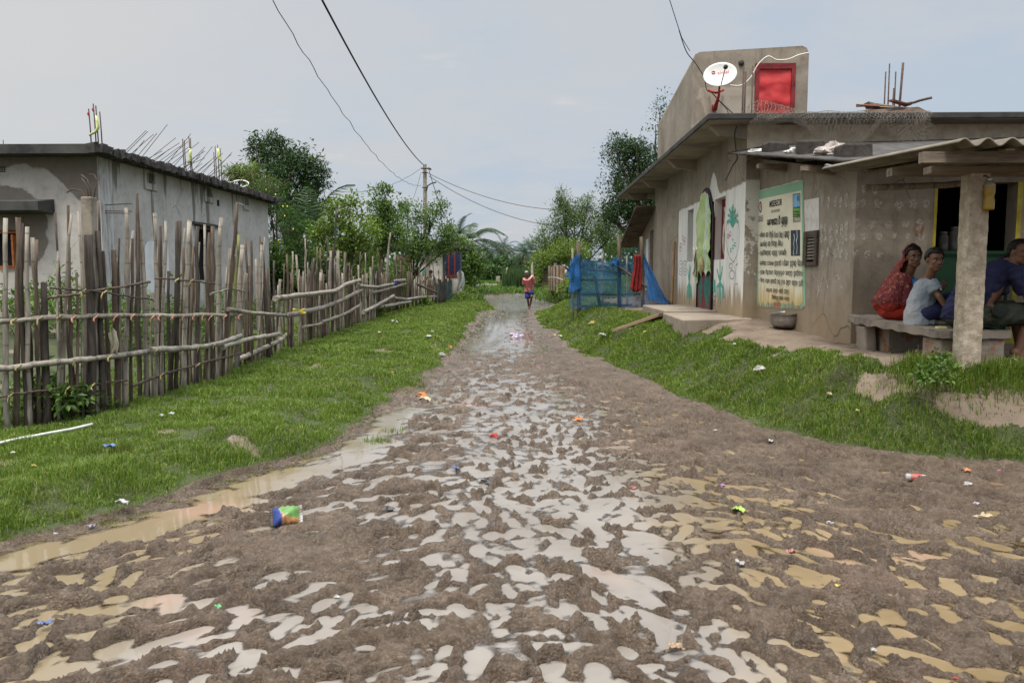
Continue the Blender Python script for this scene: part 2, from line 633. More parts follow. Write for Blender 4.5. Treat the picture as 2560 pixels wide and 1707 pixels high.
verts = np.stack([GX, GY, Z], -1).reshape(-1, 3)
ii, jj = np.meshgrid(np.arange(NY - 1), np.arange(NX - 1), indexing='ij')
a = ii * NX + jj
quads = np.stack([a, a + 1, a + NX + 1, a + NX], -1).reshape(-1, 4)
cy = (GY[:-1, :-1] + GY[1:, 1:]) / 2; cx = (GX[:-1, :-1] + GX[1:, 1:]) / 2
wet = (np.maximum(dl, dr)[:-1, :-1] < .03) & (cy < 56)
nz = fbm(cx * 1.7, cy * 1.7, 3, .6, 12)
bare = ((cx + .22 * nz) > dirt_edge(cy)) & (cy > 5.2) & (cy < 26) & (cx < 12)
bare |= (segdist(cx, cy, STRIP) + .09 * nz < .14)
patch = (fbm(cx * 1.1, cy * .9, 3, .6, 55) > .80) & (cy < 40)
farmud = (np.exp(-((cx + 4.2) / 2.0) ** 2 - ((cy - 80) / 7) ** 2) + .3 * nz > .55) & (cy > 60)


def sub_mesh(name, mask, mi=None):
    q = quads[mask.ravel()]
    used, inv = np.unique(q, return_inverse=True)
    me = np_mesh(name, verts[used], inv.ravel(), np.arange(len(q)) * 4, smooth=True, matidx=None if mi is None else mi.ravel()[mask.ravel()])
    return me


# mud
M_mud, n, bs = newmat('wet_mud')
p = n.pos(); X, Y, Zz = n.xyz(p)
f = n.noise(p, 3.0, 6, .62); g = n.noise(p, 26, 5, .65); g2 = n.noise(p, 110, 4, .6)
c = n.ramp(f, [(.3, (.112, .081, .055)), (.5, (.185, .139, .098)), (.72, (.27, .21, .155))])
c = n.mix(n.ss(g, .36, .58), n.mix(1, c, (.66, .63, .60), 'MULTIPLY'), c)
g3 = n.voro(p, 62)
c = n.mix(n.ss(g3, .30, .55), c, n.mix(1, c, (.74, .71, .69), 'MULTIPLY'))  # moist specks, plus crevice shade painted dark between the crumbs
c = n.mix(n.mul(n.ss(n.noise(p, .9, 4), .56, .7), .45), c, (.21, .135, .10))       # reddish clay streaks
c = n.mix(n.ss(g2, .52, .66), c, n.mix(1, c, (1.18, 1.17, 1.15), 'MULTIPLY'))
n.put(bs.inputs['Base Color'], c)
dry = n.add(Zz, n.mul(n.sub(f, .5), .03))
n.put(bs.inputs['Roughness'], n.ss(dry, .002, .055, .09, .40))
bs.inputs['Specular IOR Level'].default_value = .5
hh = n.add(n.mul(n.noise(p, 38, 6, .75), .9), n.mul(n.math('ABSOLUTE', n.sub(n.noise(p, 85, 4, .7), .5)), -1.6))
cm_ = n.ss(n.noise(p, 5, 4), .42, .60)
cr_ = n.mul(n.sub(1.0, n.voro(p, 75)), cm_)
hh = n.add(hh, n.mul(cr_, .9))
n.put(bs.inputs['Normal'], n.bump(hh, .8, .032))

# bare soil under the grass, and trodden earth with cracks
M_soil = simple('grass_soil', (.045, .055, .022), .95, .3, 2.5, .5, 30, col2=(.03, .03, .016))
M_earth, n, bs = newmat('trodden_earth')
p = n.pos()
f = n.noise(p, 2.2, 6, .6)
c = n.ramp(f, [(.28, (.095, .071, .05)), (.5, (.155, .119, .086)), (.74, (.225, .18, .136))])
wp = n.node('ShaderNodeMix', data_type='VECTOR'); wp.inputs[0].default_value = .12
nt_ = n.node('ShaderNodeTexNoise'); nt_.inputs['Scale'].default_value = 2.5; n.put(nt_.inputs['Vector'], p)
n.put(wp.inputs[4], p); n.put(wp.inputs[5], nt_.outputs['Color'])
cr = n.voro(wp.outputs[1], 2.6, 'DISTANCE_TO_EDGE')
ck = n.mx(n.ss(n.add(cr, n.mul(n.noise(p, 12, 4), .05)), .028, .05), n.ss(n.noise(p, .9, 3), .56, .46))
c = n.mix(ck, n.mix(1, c, (.35, .32, .3), 'MULTIPLY'), c)
n.put(bs.inputs['Base Color'], c); bs.inputs['Roughness'].default_value = .8
n.put(bs.inputs['Normal'], n.bump(n.add(n.mul(ck, .5), n.noise(p, 22, 6, .65)), .6, .02))
M_field = simple('field', (.075, .12, .03), .95, .3, .35, .3, 6, col2=(.05, .085, .022))

link_mesh('mud_lane', sub_mesh('mud_lane', wet), [M_mud], kind='structure')
mi = np.where(bare, 1, 0)
mi = np.where(cy > 62, 2, mi)
mi = np.where(patch & (mi == 0) & (cx < 0), 1, mi)
mi = np.where(farmud, 1, mi)
link_mesh('ground', sub_mesh('ground', ~wet, mi), [M_soil, M_earth, M_field], kind='structure')

# ------------------------------------------------------------------ standing water
M_water, n, bs = newmat('muddy_water')
p = n.pos(); X, Y, Zz = n.xyz(p)
f = n.noise(p, 1.3, 4, .6)
milky = n.mix(n.ss(f, .35, .65), (.195, .172, .146), (.245, .222, .194))
tan = n.mix(n.ss(f, .35, .65), (.175, .128, .068), (.245, .185, .108))
side = n.ss(n.add(X, n.mul(n.sub(f, .5), 1.1)), .55, 1.25)
c = n.mix(side, milky, tan)
c = n.mix(n.ss(n.add(X, n.mul(n.sub(f, .5), .9)), -1.3, -1.9), c, (.205, .163, .10))
c = n.mix(n.mul(n.ss(n.noise(p, .8, 3), .58, .72), .6), c, (.36, .225, .165))
nb_ = n.bump(n.noise(n.scale(p, (1, .6, 1)), 5, 3, .5), n.ss(Y, 28, 36, .03, .8), .05)
n.put(bs.inputs['Base Color'], c)
bs.inputs['Roughness'].default_value = .6
bs.inputs['Specular IOR Level'].default_value = 0
dep_ = n.node('ShaderNodeAttribute', attribute_name='depth').outputs['Fac']
turb = n.ss(n.add(dep_, n.mul(n.sub(n.noise(p, 9, 4), .5), .006)), -.002, .034)
tr = n.node('ShaderNodeBsdfTransparent'); tr.inputs[0].default_value = (.80, .74, .66, 1)
m1 = n.node('ShaderNodeMixShader'); n.put(m1.inputs[0], turb)
n.t.links.new(tr.outputs[0], m1.inputs[1]); n.t.links.new(bs.outputs[0], m1.inputs[2])
gl = n.node('ShaderNodeBsdfGlossy'); gl.inputs['Roughness'].default_value = .025; n.put(gl.inputs['Normal'], nb_)
fr_ = n.node('ShaderNodeFresnel'); fr_.inputs['IOR'].default_value = 1.5; n.put(fr_.inputs['Normal'], nb_)
m2 = n.node('ShaderNodeMixShader'); n.put(m2.inputs[0], fr_.outputs[0])
n.t.links.new(m1.outputs[0], m2.inputs[1]); n.t.links.new(gl.outputs[0], m2.inputs[2])
n.t.links.new(m2.outputs[0], n.t.nodes['Material Output'].inputs['Surface'])
zq = np.minimum(np.minimum(Z[:-1, :-1], Z[1:, :-1]), np.minimum(Z[:-1, 1:], Z[1:, 1:]))
wm_ = wet & (zq < .003) & (cy > 1.3)
q = quads[wm_.ravel()]
used, inv = np.unique(q, return_inverse=True)
wv = verts[used].copy(); dpt = np.clip(-wv[:, 2], -.01, .2); wv[:, 2] = -.001
me = np_mesh('puddle_water', wv, inv.ravel(), np.arange(len(q)) * 4, smooth=True)
at_ = me.attributes.new('depth', 'FLOAT', 'POINT'); at_.data.foreach_set('value', dpt.astype(np.float32))
link_mesh('puddle_water', me, [M_water], kind='structure')
# ------------------------------------------------------------------ grass
def blades(name, n, sampler, hrange, width, mat, label=None, lean=.62, kind='stuff'):
    """sampler(n) -> x, y, keep-density-scale s (0 drops the blade)"""
    x, y, s = sampler(n)
    k = s > 0
    x, y, s = x[k], y[k], s[k]
    z = T(x, y) - .01
    N = len(x)
    hgt = RNG.uniform(hrange[0], hrange[1], N) * s
    a = RNG.uniform(0, 2 * PI, N)
    ux, uy = np.cos(a), np.sin(a)
    b = a + RNG.uniform(.8, 2.3, N)
    ln = np.minimum(np.abs(RNG.normal(0, lean, N)), 1.3) * hgt
    lx, ly = np.cos(b) * ln, np.sin(b) * ln
    wd = width(y) * RNG.uniform(.7, 1.3, N)
    v = np.empty((N, 5, 3))
    v[:, 0] = np.stack([x - ux * wd, y - uy * wd, z], -1)
    v[:, 1] = np.stack([x + ux * wd, y + uy * wd, z], -1)
    v[:, 2] = np.stack([x - ux * wd * .8 + lx * .35, y - uy * wd * .8 + ly * .35, z + hgt * .6], -1)
    v[:, 3] = np.stack([x + ux * wd * .8 + lx * .35, y + uy * wd * .8 + ly * .35, z + hgt * .6], -1)
    v[:, 4] = np.stack([x + lx, y + ly, z + hgt * (1 - .25 * (ln / np.maximum(hgt, 1e-4)))], -1)
    base = (np.arange(N) * 5)[:, None]
    loops = (base + np.array([0, 1, 3, 2, 2, 3, 4])[None]).ravel()
    starts = ((np.arange(N) * 7)[:, None] + np.array([0, 4])[None]).ravel()
    me = np_mesh(name, v.reshape(-1, 3), loops, starts)
    return link_mesh(name, me, [mat], kind=kind, label=label)


M_grass = leafmat('grass_blade', [(.078, .138, .018), (.112, .192, .024), (.15, .24, .03), (.12, .205, .024), (.215, .30, .05), (.32, .32, .12)], .4, .45, straw=True)
M_meadow = leafmat('meadow_blade', [(.06, .115, .02), (.09, .16, .028), (.12, .20, .04)], .35, .6)

bw = lambda y: np.clip(.00048 * y, .0022, .014)


def logY(n, a, b, p=1.0):
    u = RNG.random(n)
    return a * (b / a) ** (u ** p)


def left_s(n):
    y = logY(n, 3.0, 40, .95)
    x = np.interp(y, PLa[:, 1], PLa[:, 0]) + .15 - RNG.random(n) ** 1.1 * np.clip(1.2 + y * .35, 0, 4.2)
    dl, dr = sides(x, y)
    cl = fbm(x * 1.6, y * 1.4, 3, .6, 301); fine = fbm(x * 5, y * 5, 2, .5, 302)
    s = .55 + .42 * cl + .25 * fine
    s = np.clip(s, .22, 1.25) * sm(-.16, .26, dl) ** .6
    pt = fbm(x * 1.1, y * .9, 3, .6, 55)
    s = np.where((pt > .78) & (RNG.random(n) < .75), 0, s)
    inf = x < np.interp(y, FENCE[:, 1], FENCE[:, 0])
    s = np.where(inf & (RNG.random(n) < .35), 0, s)
    s = np.where((dl < -.13) | ((dl < .08) & (RNG.random(n) < .6)), 0, s)
    s = np.where((x < -8.0) & (y > 14), 0, s)
    return x, y, s


def right_s(n):
    y = logY(n, 4.6, 40, .95)
    x = np.interp(y, PRa[:, 1], PRa[:, 0]) - .15 + RNG.random(n) * 3.3
    dl, dr = sides(x, y)
    cl = fbm(x * 1.6, y * 1.4, 3, .6, 311); fine = fbm(x * 5, y * 5, 2, .5, 312)
    s = np.clip(.62 + .40 * cl + .25 * fine, .22, 1.3) * sm(-.16, .26, dr) ** .6
    nzz = fbm(x * 1.7, y * 1.7, 3, .6, 12)
    edge = dirt_edge(y)
    s = np.where((x + .22 * nzz > edge - .03) & (y > 5.2) & (y < 26) & ~((y < 6.5) & (RNG.random(n) < .02)), 0, s)
    s = np.where((segdist(x, y, STRIP) + .09 * nzz < .13) & (RNG.random(n) < .9), 0, s)
    s = np.where((x > 2.38) & (y > 11.5) & (y < 26), 0, s)
    s = np.where((dr < -.13) | ((dr < .08) & (RNG.random(n) < .6)), 0, s)
    # bare litter-strewn strip by the blue netting
    s = np.where((y > 15.5) & (y < 19) & (x > .9) & (RNG.random(n) < .55), 0, s)
    return x, y, s


def meadow_s(n):
    y = logY(n, 38, 150, .9)
    x = RNG.uniform(-.28, .22, n) * y
    dl, dr = sides(x, y)
    s = np.clip(.8 + .5 * fbm(x * .4, y * .3, 3, .5, 321), .2, 1.5)
    s = np.where((np.maximum(dl, dr) < 0) & (y < 56), 0, s)
    fm = np.exp(-((x + 4.2) / 2.0) ** 2 - ((y - 80) / 7) ** 2) + .3 * fbm(x * 1.7, y * 1.7, 3, .6, 12)
    s = np.where(fm > .5, 0, s)
    return x, y, s
# ------------------------------------------------------------------ stick fence on the left
fpx = [(0, 1072), (230, 1041), (390, 1000), (530, 954), (693, 889), (905, 811), (994, 776), (1060, 764), (1117, 757)]
fp = [gz(px, py, .16) for px, py in fpx]
F0 = fp[0] + (fp[0] - fp[1]) * 4.5
FENCE = np.array([(F0.x, F0.y)] + [(p.x, p.y) for p in fp] + [(-3.9, 36.5)])


def fence_at(px, back=0.0):
    """plan point of the fence line crossed by the sight line through column px"""
    d = ray(px, 800); sl = d.x / d.y
    yy = np.linspace(4.2, 36.5, 1400); xx = np.interp(yy, FENCE[:, 1], FENCE[:, 0])
    g = xx - back - sl * yy
    k = np.argmin(np.abs(g))
    return Vector((xx[k] - back, yy[k], 0))


def stickmat(name, col, dark, rings=False, stretch=18):
    mt, n, b = newmat(name)
    o = n.obj()
    oi = n.node('ShaderNodeObjectInfo').outputs['Random']
    f = n.noise(n.scale(o, (stretch, stretch, 2.0)), 1.6, 6, .65)
    big = n.noise(n.scale(o, (3, 3, 1.2)), 1.5, 4, .6)
    c = n.ramp(f, [(.3, dark), (.55, col), (.8, tuple(min(1, k * 1.35) for k in col))])
    c = n.mix(n.ss(big, .5, .72), c, n.mix(1, c, (.42, .40, .38), 'MULTIPLY'))
    c = n.mix(n.mul(oi, .5), c, n.mix(1, c, (.62, .6, .58), 'MULTIPLY'))
    if rings:
        x, y, z = n.xyz(o)
        fr = n.math('FRACT', n.mul(z, 4.3))
        ring = n.mul(n.ss(fr, .0, .03), n.ss(fr, .10, .06))
        c = n.mix(n.mul(ring, .6), c, (.09, .075, .06))
    n.put(b.inputs['Base Color'], c)
    b.inputs['Roughness'].default_value = .85
    n.put(b.inputs['Normal'], n.bump(f, .5, .008))
    return mt


M_bam = stickmat('weathered_bamboo', (.31, .275, .225), (.13, .11, .09), True)
M_pale = stickmat('pale_bamboo', (.37, .335, .275), (.16, .14, .11), True)
M_brown = stickmat('brown_bark', (.13, .096, .068), (.042, .032, .025))
M_darkw = stickmat('dark_wood', (.075, .06, .048), (.02, .016, .014))
M_greenb = stickmat('green_bamboo', (.22, .24, .08), (.10, .10, .05), True)
M_tie = simple('faded_ribbon', (.42, .20, .15), .8, .3, 10, 0)
M_tiey = simple('straw_tie', (.33, .27, .12), .85, .3, 10, 0)
M_conc = simple('old_concrete', (.25, .22, .175), .92, .22, 5, .6, 45, col2=(.12, .10, .08))
M_rust = simple('rusty_rebar', (.085, .055, .045), .8, .3, 20, .3, 90)
KIND = {'b': M_bam, 'p': M_pale, 'n': M_brown, 'd': M_darkw, 'g': M_greenb}

fence1 = thing('stick_fence', 'tall ragged stick fence lashed to pale bamboo rails in front of the grey house',
               'fence', (float(FENCE[3, 0]), float(FENCE[3, 1]), .15))
C1 = 3.0157
near_sticks = [(20, 30, 1040, 40, 'p'), (60, 130, 1035, 40, 'n'), (160, 147, 1080, 34, 'd'), (195, 240, 1110, 34, 'b'), (250, 280, 1205, 30, 'n'),
  (305, 325, 1525, 58, 'd'), (365, 540, 1015, 26, 'b'), (398, 440, 1290, 18, 'b'), (480, 512, 1262, 28, 'n'), (505, 475, 942, 22, 'n'), (545, 567, 1452, 20, 'n'), (578, 602, 992, 18, 'p'),
  (648, 682, 1170, 64, 'd'), (737, 722, 1135, 36, 'd'), (768, 748, 922, 22, 'n'), (790, 806, 1290, 30, 'n'), (858, 888, 1282, 48, 'n'), (912, 942, 966, 30, 'b'),
  (962, 1000, 1195, 24, 'n'), (1030, 1016, 966, 30, 'd'), (1032, 1046, 855, 25, 'n'), (1066, 1045, 1110, 34, 'b'), (1098, 1100, 1560, 24, 'd'), (1125, 1145, 1600, 22, 'b'),
  (1145, 1186, 1005, 30, 'b'), (1172, 1212, 1102, 28, 'n'), (1200, 1240, 1062, 24, 'b'), (1212, 1244, 1275, 20, 'd'), (1255, 1250, 1440, 26, 'd'), (1265, 1326, 1066, 32, 'd'), (1310, 1352, 1062, 30, 'd'),
  (1335, 1372, 1262, 26, 'n'), (1362, 1405, 1056, 36, 'p'), (1385, 1425, 1390, 30, 'n'), (1440, 1440, 1092, 34, 'b'), (1462, 1475, 1102, 30, 'd'), (1490, 1503, 1222, 34, 'b'),
  (1524, 1585, 1150, 28, 'n'), (1556, 1548, 1090, 22, 'p'), (1575, 1600, 1105, 36, 'n'), (1612, 1632, 1036, 38, 'p'), (1640, 1662, 1312, 30, 'b'), (1655, 1785, 922, 30, 'n'),
  (1690, 1745, 1270, 34, 'b'), (1715, 1780, 1165, 24, 'g'), (1748, 1800, 1242, 42, 'b'), (1765, 1825, 1455, 34, 'b'), (1800, 1770, 1330, 24, 'd'), (1865, 1780, 1062, 24, 'n'),
  (1850, 1840, 1192, 18, 'n'), (1880, 1905, 1212, 22, 'n'), (1905, 1888, 1400, 22, 'n'), (1935, 1965, 1242, 24, 'b'), (1960, 1945, 1350, 24, 'b'), (1985, 1975, 1180, 18, 'n'), (2015, 1986, 1222, 34, 'd'), (2040, 2030, 1420, 26, 'n'),
  (2055, 2090, 1500, 24, 'b'), (2070, 2060, 1360, 18, 'd')]


def stick(mb_name, base, top, rad, mat, parent, wob=.014, rings=False):
    L = (top - base).length
    k = max(4, int(L / .22))
    pts = jitpath(base, top, k, wob)
    rr = [rad * (1 - .28 * i / k) * random.uniform(.88, 1.14) for i in range(k + 1)]
    mb = MB().tube(pts, rr, 7)
    return mb.build(mb_name, mat, parent)


for (bx, tx, ty, wd, k) in near_sticks:
    q = fence_at(bx / C1, random.uniform(-.03, .06))
    base = Vector((q.x, q.y, Ts(q.x, q.y) - .1))
    top = at(tx / C1, 200 + ty / C1, q.y + random.uniform(-.04, .05))
    # the top keeps to the plane of the fence: only lean along it
    stick('stick', base, top, wd / C1 / F_PX * q.y / 2 * 1.18, KIND[k], fence1)
# thinner fill sticks
for i in range(40):
    bx = random.uniform(-20, 690) if i < 22 else -20 - (i - 21) * 24
    q = fence_at(bx, random.uniform(0, .1))
    hgt = random.choice([random.uniform(.9, 1.4), random.uniform(1.2, 1.9)])
    base = Vector((q.x, q.y, Ts(q.x, q.y) - .1))
    top = base + Vector((random.uniform(-.06, .16), random.uniform(-.05, .05), hgt + .1))
    stick('stick', base, top, random.uniform(.010, .021), random.choice([M_bam, M_brown, M_darkw, M_brown, M_bam]), fence1)


def rail(pts_crop, off, wd, mat, parent, name='rail', smoothn=6, out=.12):
    ps = []
    for (cx_, cy_) in pts_crop:
        px, py = cx_, cy_
        q = fence_at(max(px, -480), -out)
        ps.append(at(px, py, q.y))
    # densify
    pts = []; rad = []
    for i in range(len(ps) - 1):
        for k in range(smoothn):
            t_ = k / smoothn
            pts.append(ps[i].lerp(ps[i + 1], t_) + Vector((random.uniform(-1, 1), random.uniform(-1, 1), random.uniform(-1, 1))) * .006)
    pts.append(ps[-1])
    r0 = 1.05 * wd / F_PX * sum(p.y for p in ps) / len(ps) / 2
    k = len(pts)
    rad = [r0 * random.uniform(.9, 1.1) * (1.12 if (i % 4 == 0) else 1) for i in range(k)]
    return MB().tube(pts, rad, 8).build(name, mat, parent)


def c2(l): return [(x / C1, 650 + y / C1) for x, y in l]
def c3(l): return [(540 + x / C1, 300 + y / C1) for x, y in l]


rails = [(c2([(-1400, 560), (-600, 505), (0, 465), (380, 435), (850, 415), (1280, 420), (1830, 412)]), 11, M_pale), (c2([(-1400, 1010), (-600, 900), (0, 820), (300, 785), (640, 750), (1135, 688)]), 15, M_pale),
  (c2([(1130, 676), (1400, 665), (1620, 640), (1815, 570)]), 12.5, M_pale), (c2([(1680, 655), (1850, 600), (2000, 575), (2110, 558)]), 11, M_pale), (c2([(1715, 368), (1900, 398), (2110, 415), (2170, 418)]), 8.5, M_pale),
  (c2([(380, 205), (740, 240), (1150, 300)]), 4, M_darkw), (c2([(1170, 140), (1380, 150), (1620, 180)]), 4, M_brown), (c2([(-100, 1040), (0, 1030), (250, 990), (490, 965), (960, 905)]), 5, M_brown),
  (c2([(1000, 950), (1200, 870), (1480, 790), (1830, 695)]), 5.5, M_brown), (c2([(1580, 260), (1740, 215), (1850, 240)]), 4.5, M_bam), (c2([(360, 285), (640, 250), (1130, 165)]), 6, M_brown)]
for pts, wd, mt in rails:
    rail(pts, 0, wd, mt, fence1)
# knots: coloured ribbons and straw ties along the rails
tiespots = [(90, 455, 'y'), (290, 440, 'y'), (440, 425, 'y'), (545, 435, 'o'), (715, 430, 'o'), (870, 425, 'o'), (995, 420, 'o'), (1145, 430, 'o'), (1195, 425, 'o'), (1300, 425, 'o'), (1380, 425, 'o'), (1455, 425, 'o'),
            (1527, 420, 'o'), (1590, 425, 'o'), (1695, 425, 'o'), (1800, 420, 'o'), (130, 805, 'y'), (575, 755, 'y'), (820, 730, 'y'), (1175, 680, 'y'), (1500, 655, 'y'), (1615, 640, 'y'), (70, 1020, 'y'), (500, 970, 'y'),
            (690, 945, 'y'), (1215, 865, 'y'), (1490, 790, 'y'), (620, 235, 'y'), (780, 243, 'y'), (1330, 148, 'y'), (1440, 155, 'y')]
for (x, y, k) in tiespots:
    px, py = x / C1, 650 + y / C1
    q = fence_at(px, -.16)
    c = at(px, py, q.y)
    mb = MB()
    r_ = .017 if k == 'o' else .015
    ring = [c + Vector((math.cos(a) * .012, math.sin(a) * .03 + .02, math.sin(a + .6) * r_)) for a in np.linspace(0, 2 * PI, 9)]
    mb.tube(ring, .006, 4)
    L = random.uniform(.03, .09)
    dirx = random.uniform(-.03, .03)
    mb.tube([c + Vector((0, -.01, 0)), c + Vector((dirx * .5, -.03, -L * .5)), c + Vector((dirx, -.02, -L))], [.005, .009, .005], 4, flat=.3)
    mb.build('tie', M_tie if k == 'o' else M_tiey, fence1)

# concrete post with bent bars standing in the near fence
q = fence_at(222, .06)
zb = Ts(q.x, q.y) - .1
cp = Vector((q.x, q.y, 0)); tp = at(222, 493, q.y)
mb = MB(); mb.hexa([(cp.x - .06, cp.y - .06, zb), (cp.x + .06, cp.y - .06, zb), (cp.x + .06, cp.y + .06, zb), (cp.x - .06, cp.y + .06, zb)],
                   [(tp.x - .05, cp.y - .05, tp.z), (tp.x + .05, cp.y - .05, tp.z), (tp.x + .05, cp.y + .05, tp.z), (tp.x - .05, cp.y + .05, tp.z)])
post = mb.build('concrete_post', M_conc, fence1, bevel=.012)
ORG[post.name] = ORG[fence1.name]
for dx, pts in ((-.03, [(0, 0, -.05), (-.03, 0, .06), (-.12, 0, .07), (-.17, 0, .04)]), (0, [(0, 0, -.05), (-.01, 0, .1), (-.06, 0, .17)]), (.02, [(0, 0, -.05), (0, 0, .08), (-.03, 0, .16), (-.08, 0, .2)]),
                (.035, [(0, 0, -.05), (.03, 0, .08), (.05, 0, .15), (.02, 0, .2), (-.02, 0, .2)])):
    MB().tube([tp + Vector((dx + a, b_, c_)) for a, b_, c_ in pts], .006, 5).build('rebar', M_rust, post)

fence2 = thing('stick_fence', 'long weathered fence of thin grey sticks and crooked branch rails running down the lane', 'fence', (float(FENCE[6, 0]), float(FENCE[6, 1]), .15))
spec = [(865, 907 - 540, 672, 12, 'd'), (1260, 1312, 850, 16, 'b'), (940, 918, 985, 26, 'p'), (545, 572, 990, 14, 'b'), (530, 552, 1012, 18, 'n'), (640, 688, 975, 16, 'n'), (700, 716, 1065, 24, 'd'), (1375, 1352, 1010, 16, 'p'),
        (650, 655, 1180, 24, 'n'), (480, 474, 1245, 30, 'b'), (735, 745, 1040, 16, 'n'), (840, 838, 875, 10, 'd'), (835, 860, 985, 22, 'b'), (980, 962, 1110, 18, 'b'), (870, 880, 1060, 14, 'b'), (1190, 1172, 965, 16, 'b'),
        (1225, 1208, 960, 16, 'n'), (1250, 1248, 1050, 16, 'n'), (1160, 1155, 1110, 20, 'b'), (1290, 1300, 1150, 26, 'n'), (1080, 1085, 1095, 14, 'b'), (1500, 1528, 1100, 10, 'd'), (780, 790, 1150, 22, 'b'), (810, 812, 1160, 20, 'n')]
for (bx, tx, ty, wd, k) in spec:
    tx = tx if tx > 400 else tx + 540
    q = fence_at(540 + bx / C1, random.uniform(0, .1))
    base = Vector((q.x, q.y, Ts(q.x, q.y) - .1))
    top = at(540 + tx / C1, 300 + ty / C1, q.y)
    stick('stick', base, top, wd / C1 / F_PX * q.y / 2 * 1.2, KIND[k], fence2)
yy = 12.6
cnt = len(spec)
rest = MB()
nst = 0
while yy < 34.5:
    x = float(np.interp(yy, FENCE[:, 1], FENCE[:, 0]))
    base = Vector((x - random.uniform(-.04, .08), yy, Ts(x, yy) - .1))
    hh_ = random.uniform(1.0, 1.45) if random.random() < .75 else random.uniform(1.4, 1.9)
    top = base + Vector((random.uniform(-.1, .1), random.uniform(-.08, .08), hh_ + .1))
    mt = random.choice([M_bam, M_brown, M_darkw, M_brown, M_bam])
    rd = random.uniform(.012, .030)
    if nst < 76:
        stick('stick', base, top, rd, mt, fence2)
    else:
        rest.tube(jitpath(base, top, 4, .014), [rd, rd, rd * .9, rd * .85, rd * .7], 5)
    nst += 1
    yy += random.uniform(.07, .2) * (1 + (yy - 12) * .010)
if rest.v: rest.build('far_sticks', M_brown, fence2, kind='stuff')
for pts, wd, mt in [(c3([(445, 1345), (650, 1320), (900, 1290), (980, 1240), (1085, 1208)]), 10.5, M_bam), (c3([(540, 1475), (800, 1415), (950, 1360), (1100, 1278)]), 10, M_bam), (c3([(800, 1525), (960, 1470), (1080, 1400)]), 7.5, M_bam),
    (c3([(660, 1560), (800, 1535)]), 6, M_bam), (c3([(1070, 1250), (1210, 1262), (1340, 1235)]), 7.5, M_bam), (c3([(1165, 1305), (1290, 1275), (1430, 1235)]), 6, M_bam), (c3([(1110, 1450), (1220, 1395), (1340, 1325)]), 8, M_pale),
    (c3([(1235, 1412), (1350, 1390), (1465, 1370)]), 7.5, M_pale), (c3([(1340, 1340), (1440, 1352), (1530, 1337), (1660, 1330)]), 5.5, M_bam), (c3([(1350, 1212), (1425, 1207)]), 6.5, M_pale), (c3([(1510, 1235), (1660, 1300)]), 5.5, M_brown)]:
    rail(pts, 0, wd, mt, fence2)
# little yellow cloth and blue rag hung on the rails
def rag(name, c, size, mat, label, cat='cloth', seed=0, group=None):
    rr = random.Random(seed)
    c = Vector(c)
    def fn(u, v):
        return c + Vector(((u - .5) * size[0] + .12 * size[0] * math.sin(7 * v + seed), size[1] * .35 * math.sin(9 * u + 4 * v + seed) + rr.uniform(-1, 1) * .03 * size[0], -v * size[2] + .1 * size[2] * math.sin(6 * u + seed)))
    return MB().grid(fn, 8, 7).build(name, mat, None, c, label, cat, group, solid=.004)


M_yel = simple('yellow_cloth', (.72, .60, .10), .8, .15, 8, .2)
M_blu = simple('dark_blue_cloth', (.03, .04, .16), .8, .2, 8, .2)
q = fence_at(745, -.12); rag('rag', at(745, 772, q.y), (.22, .05, .10), M_yel, 'small yellow rag lying on the branch rail of the fence', seed=2)
q = fence_at(986, -.14); rag('rag', at(986, 703, q.y), (.2, .06, .16), M_blu, 'dark blue rag knotted over the end of a fence rail', seed=3)
M_beige = simple('dirty_beige_plastic', (.52, .46, .34), .5, .2, 8, .2)
q = fence_at(283, -.06); rag('rag', at(283, 826, q.y), (.07, .03, .22), M_beige, 'dirty beige plastic strip hanging from a dark fence stick', seed=4)

# fallen pale pole and white pole by the grass
a = gnd(-10, 1126); b_ = gnd(232, 1075)
MB().tube(jitpath(a + Vector((0, 0, .05)), b_ + Vector((0, 0, .06)), 8, .004), .012, 8).build('bamboo_pole', simple('white_pole', (.52, .52, .47), .6, .15, 12, .2), None, a, 'thin white pole lying in the grass under the stick fence', 'pole')
pp = [gnd(572, 928), gnd(630, 912), gnd(700, 886), gnd(722, 874)]
pts = [p + Vector((0, 0, .10 + .06 * i)) for i, p in enumerate(pp)]
MB().tube(pts, [.035, .036, .034, .03], 9).build('bamboo_pole', M_pale, None, pp[0], 'thick pale bamboo pole leaning low at the bend of the fence', 'pole')

# ------------------------------------------------------------------ grey house behind the fence
YL, XL_, YL2 = 14.5, at(250, 500, 14.5).x, 23.9
ZB = .55; ZT = at(250, 392, YL).z; ZR = at(250, 369, YL).z
lh = thing('grey_house', 'unfinished flat-roofed grey plaster house with rebar sprouting from its roof behind the stick fence', 'house', (XL_, YL, ZB))


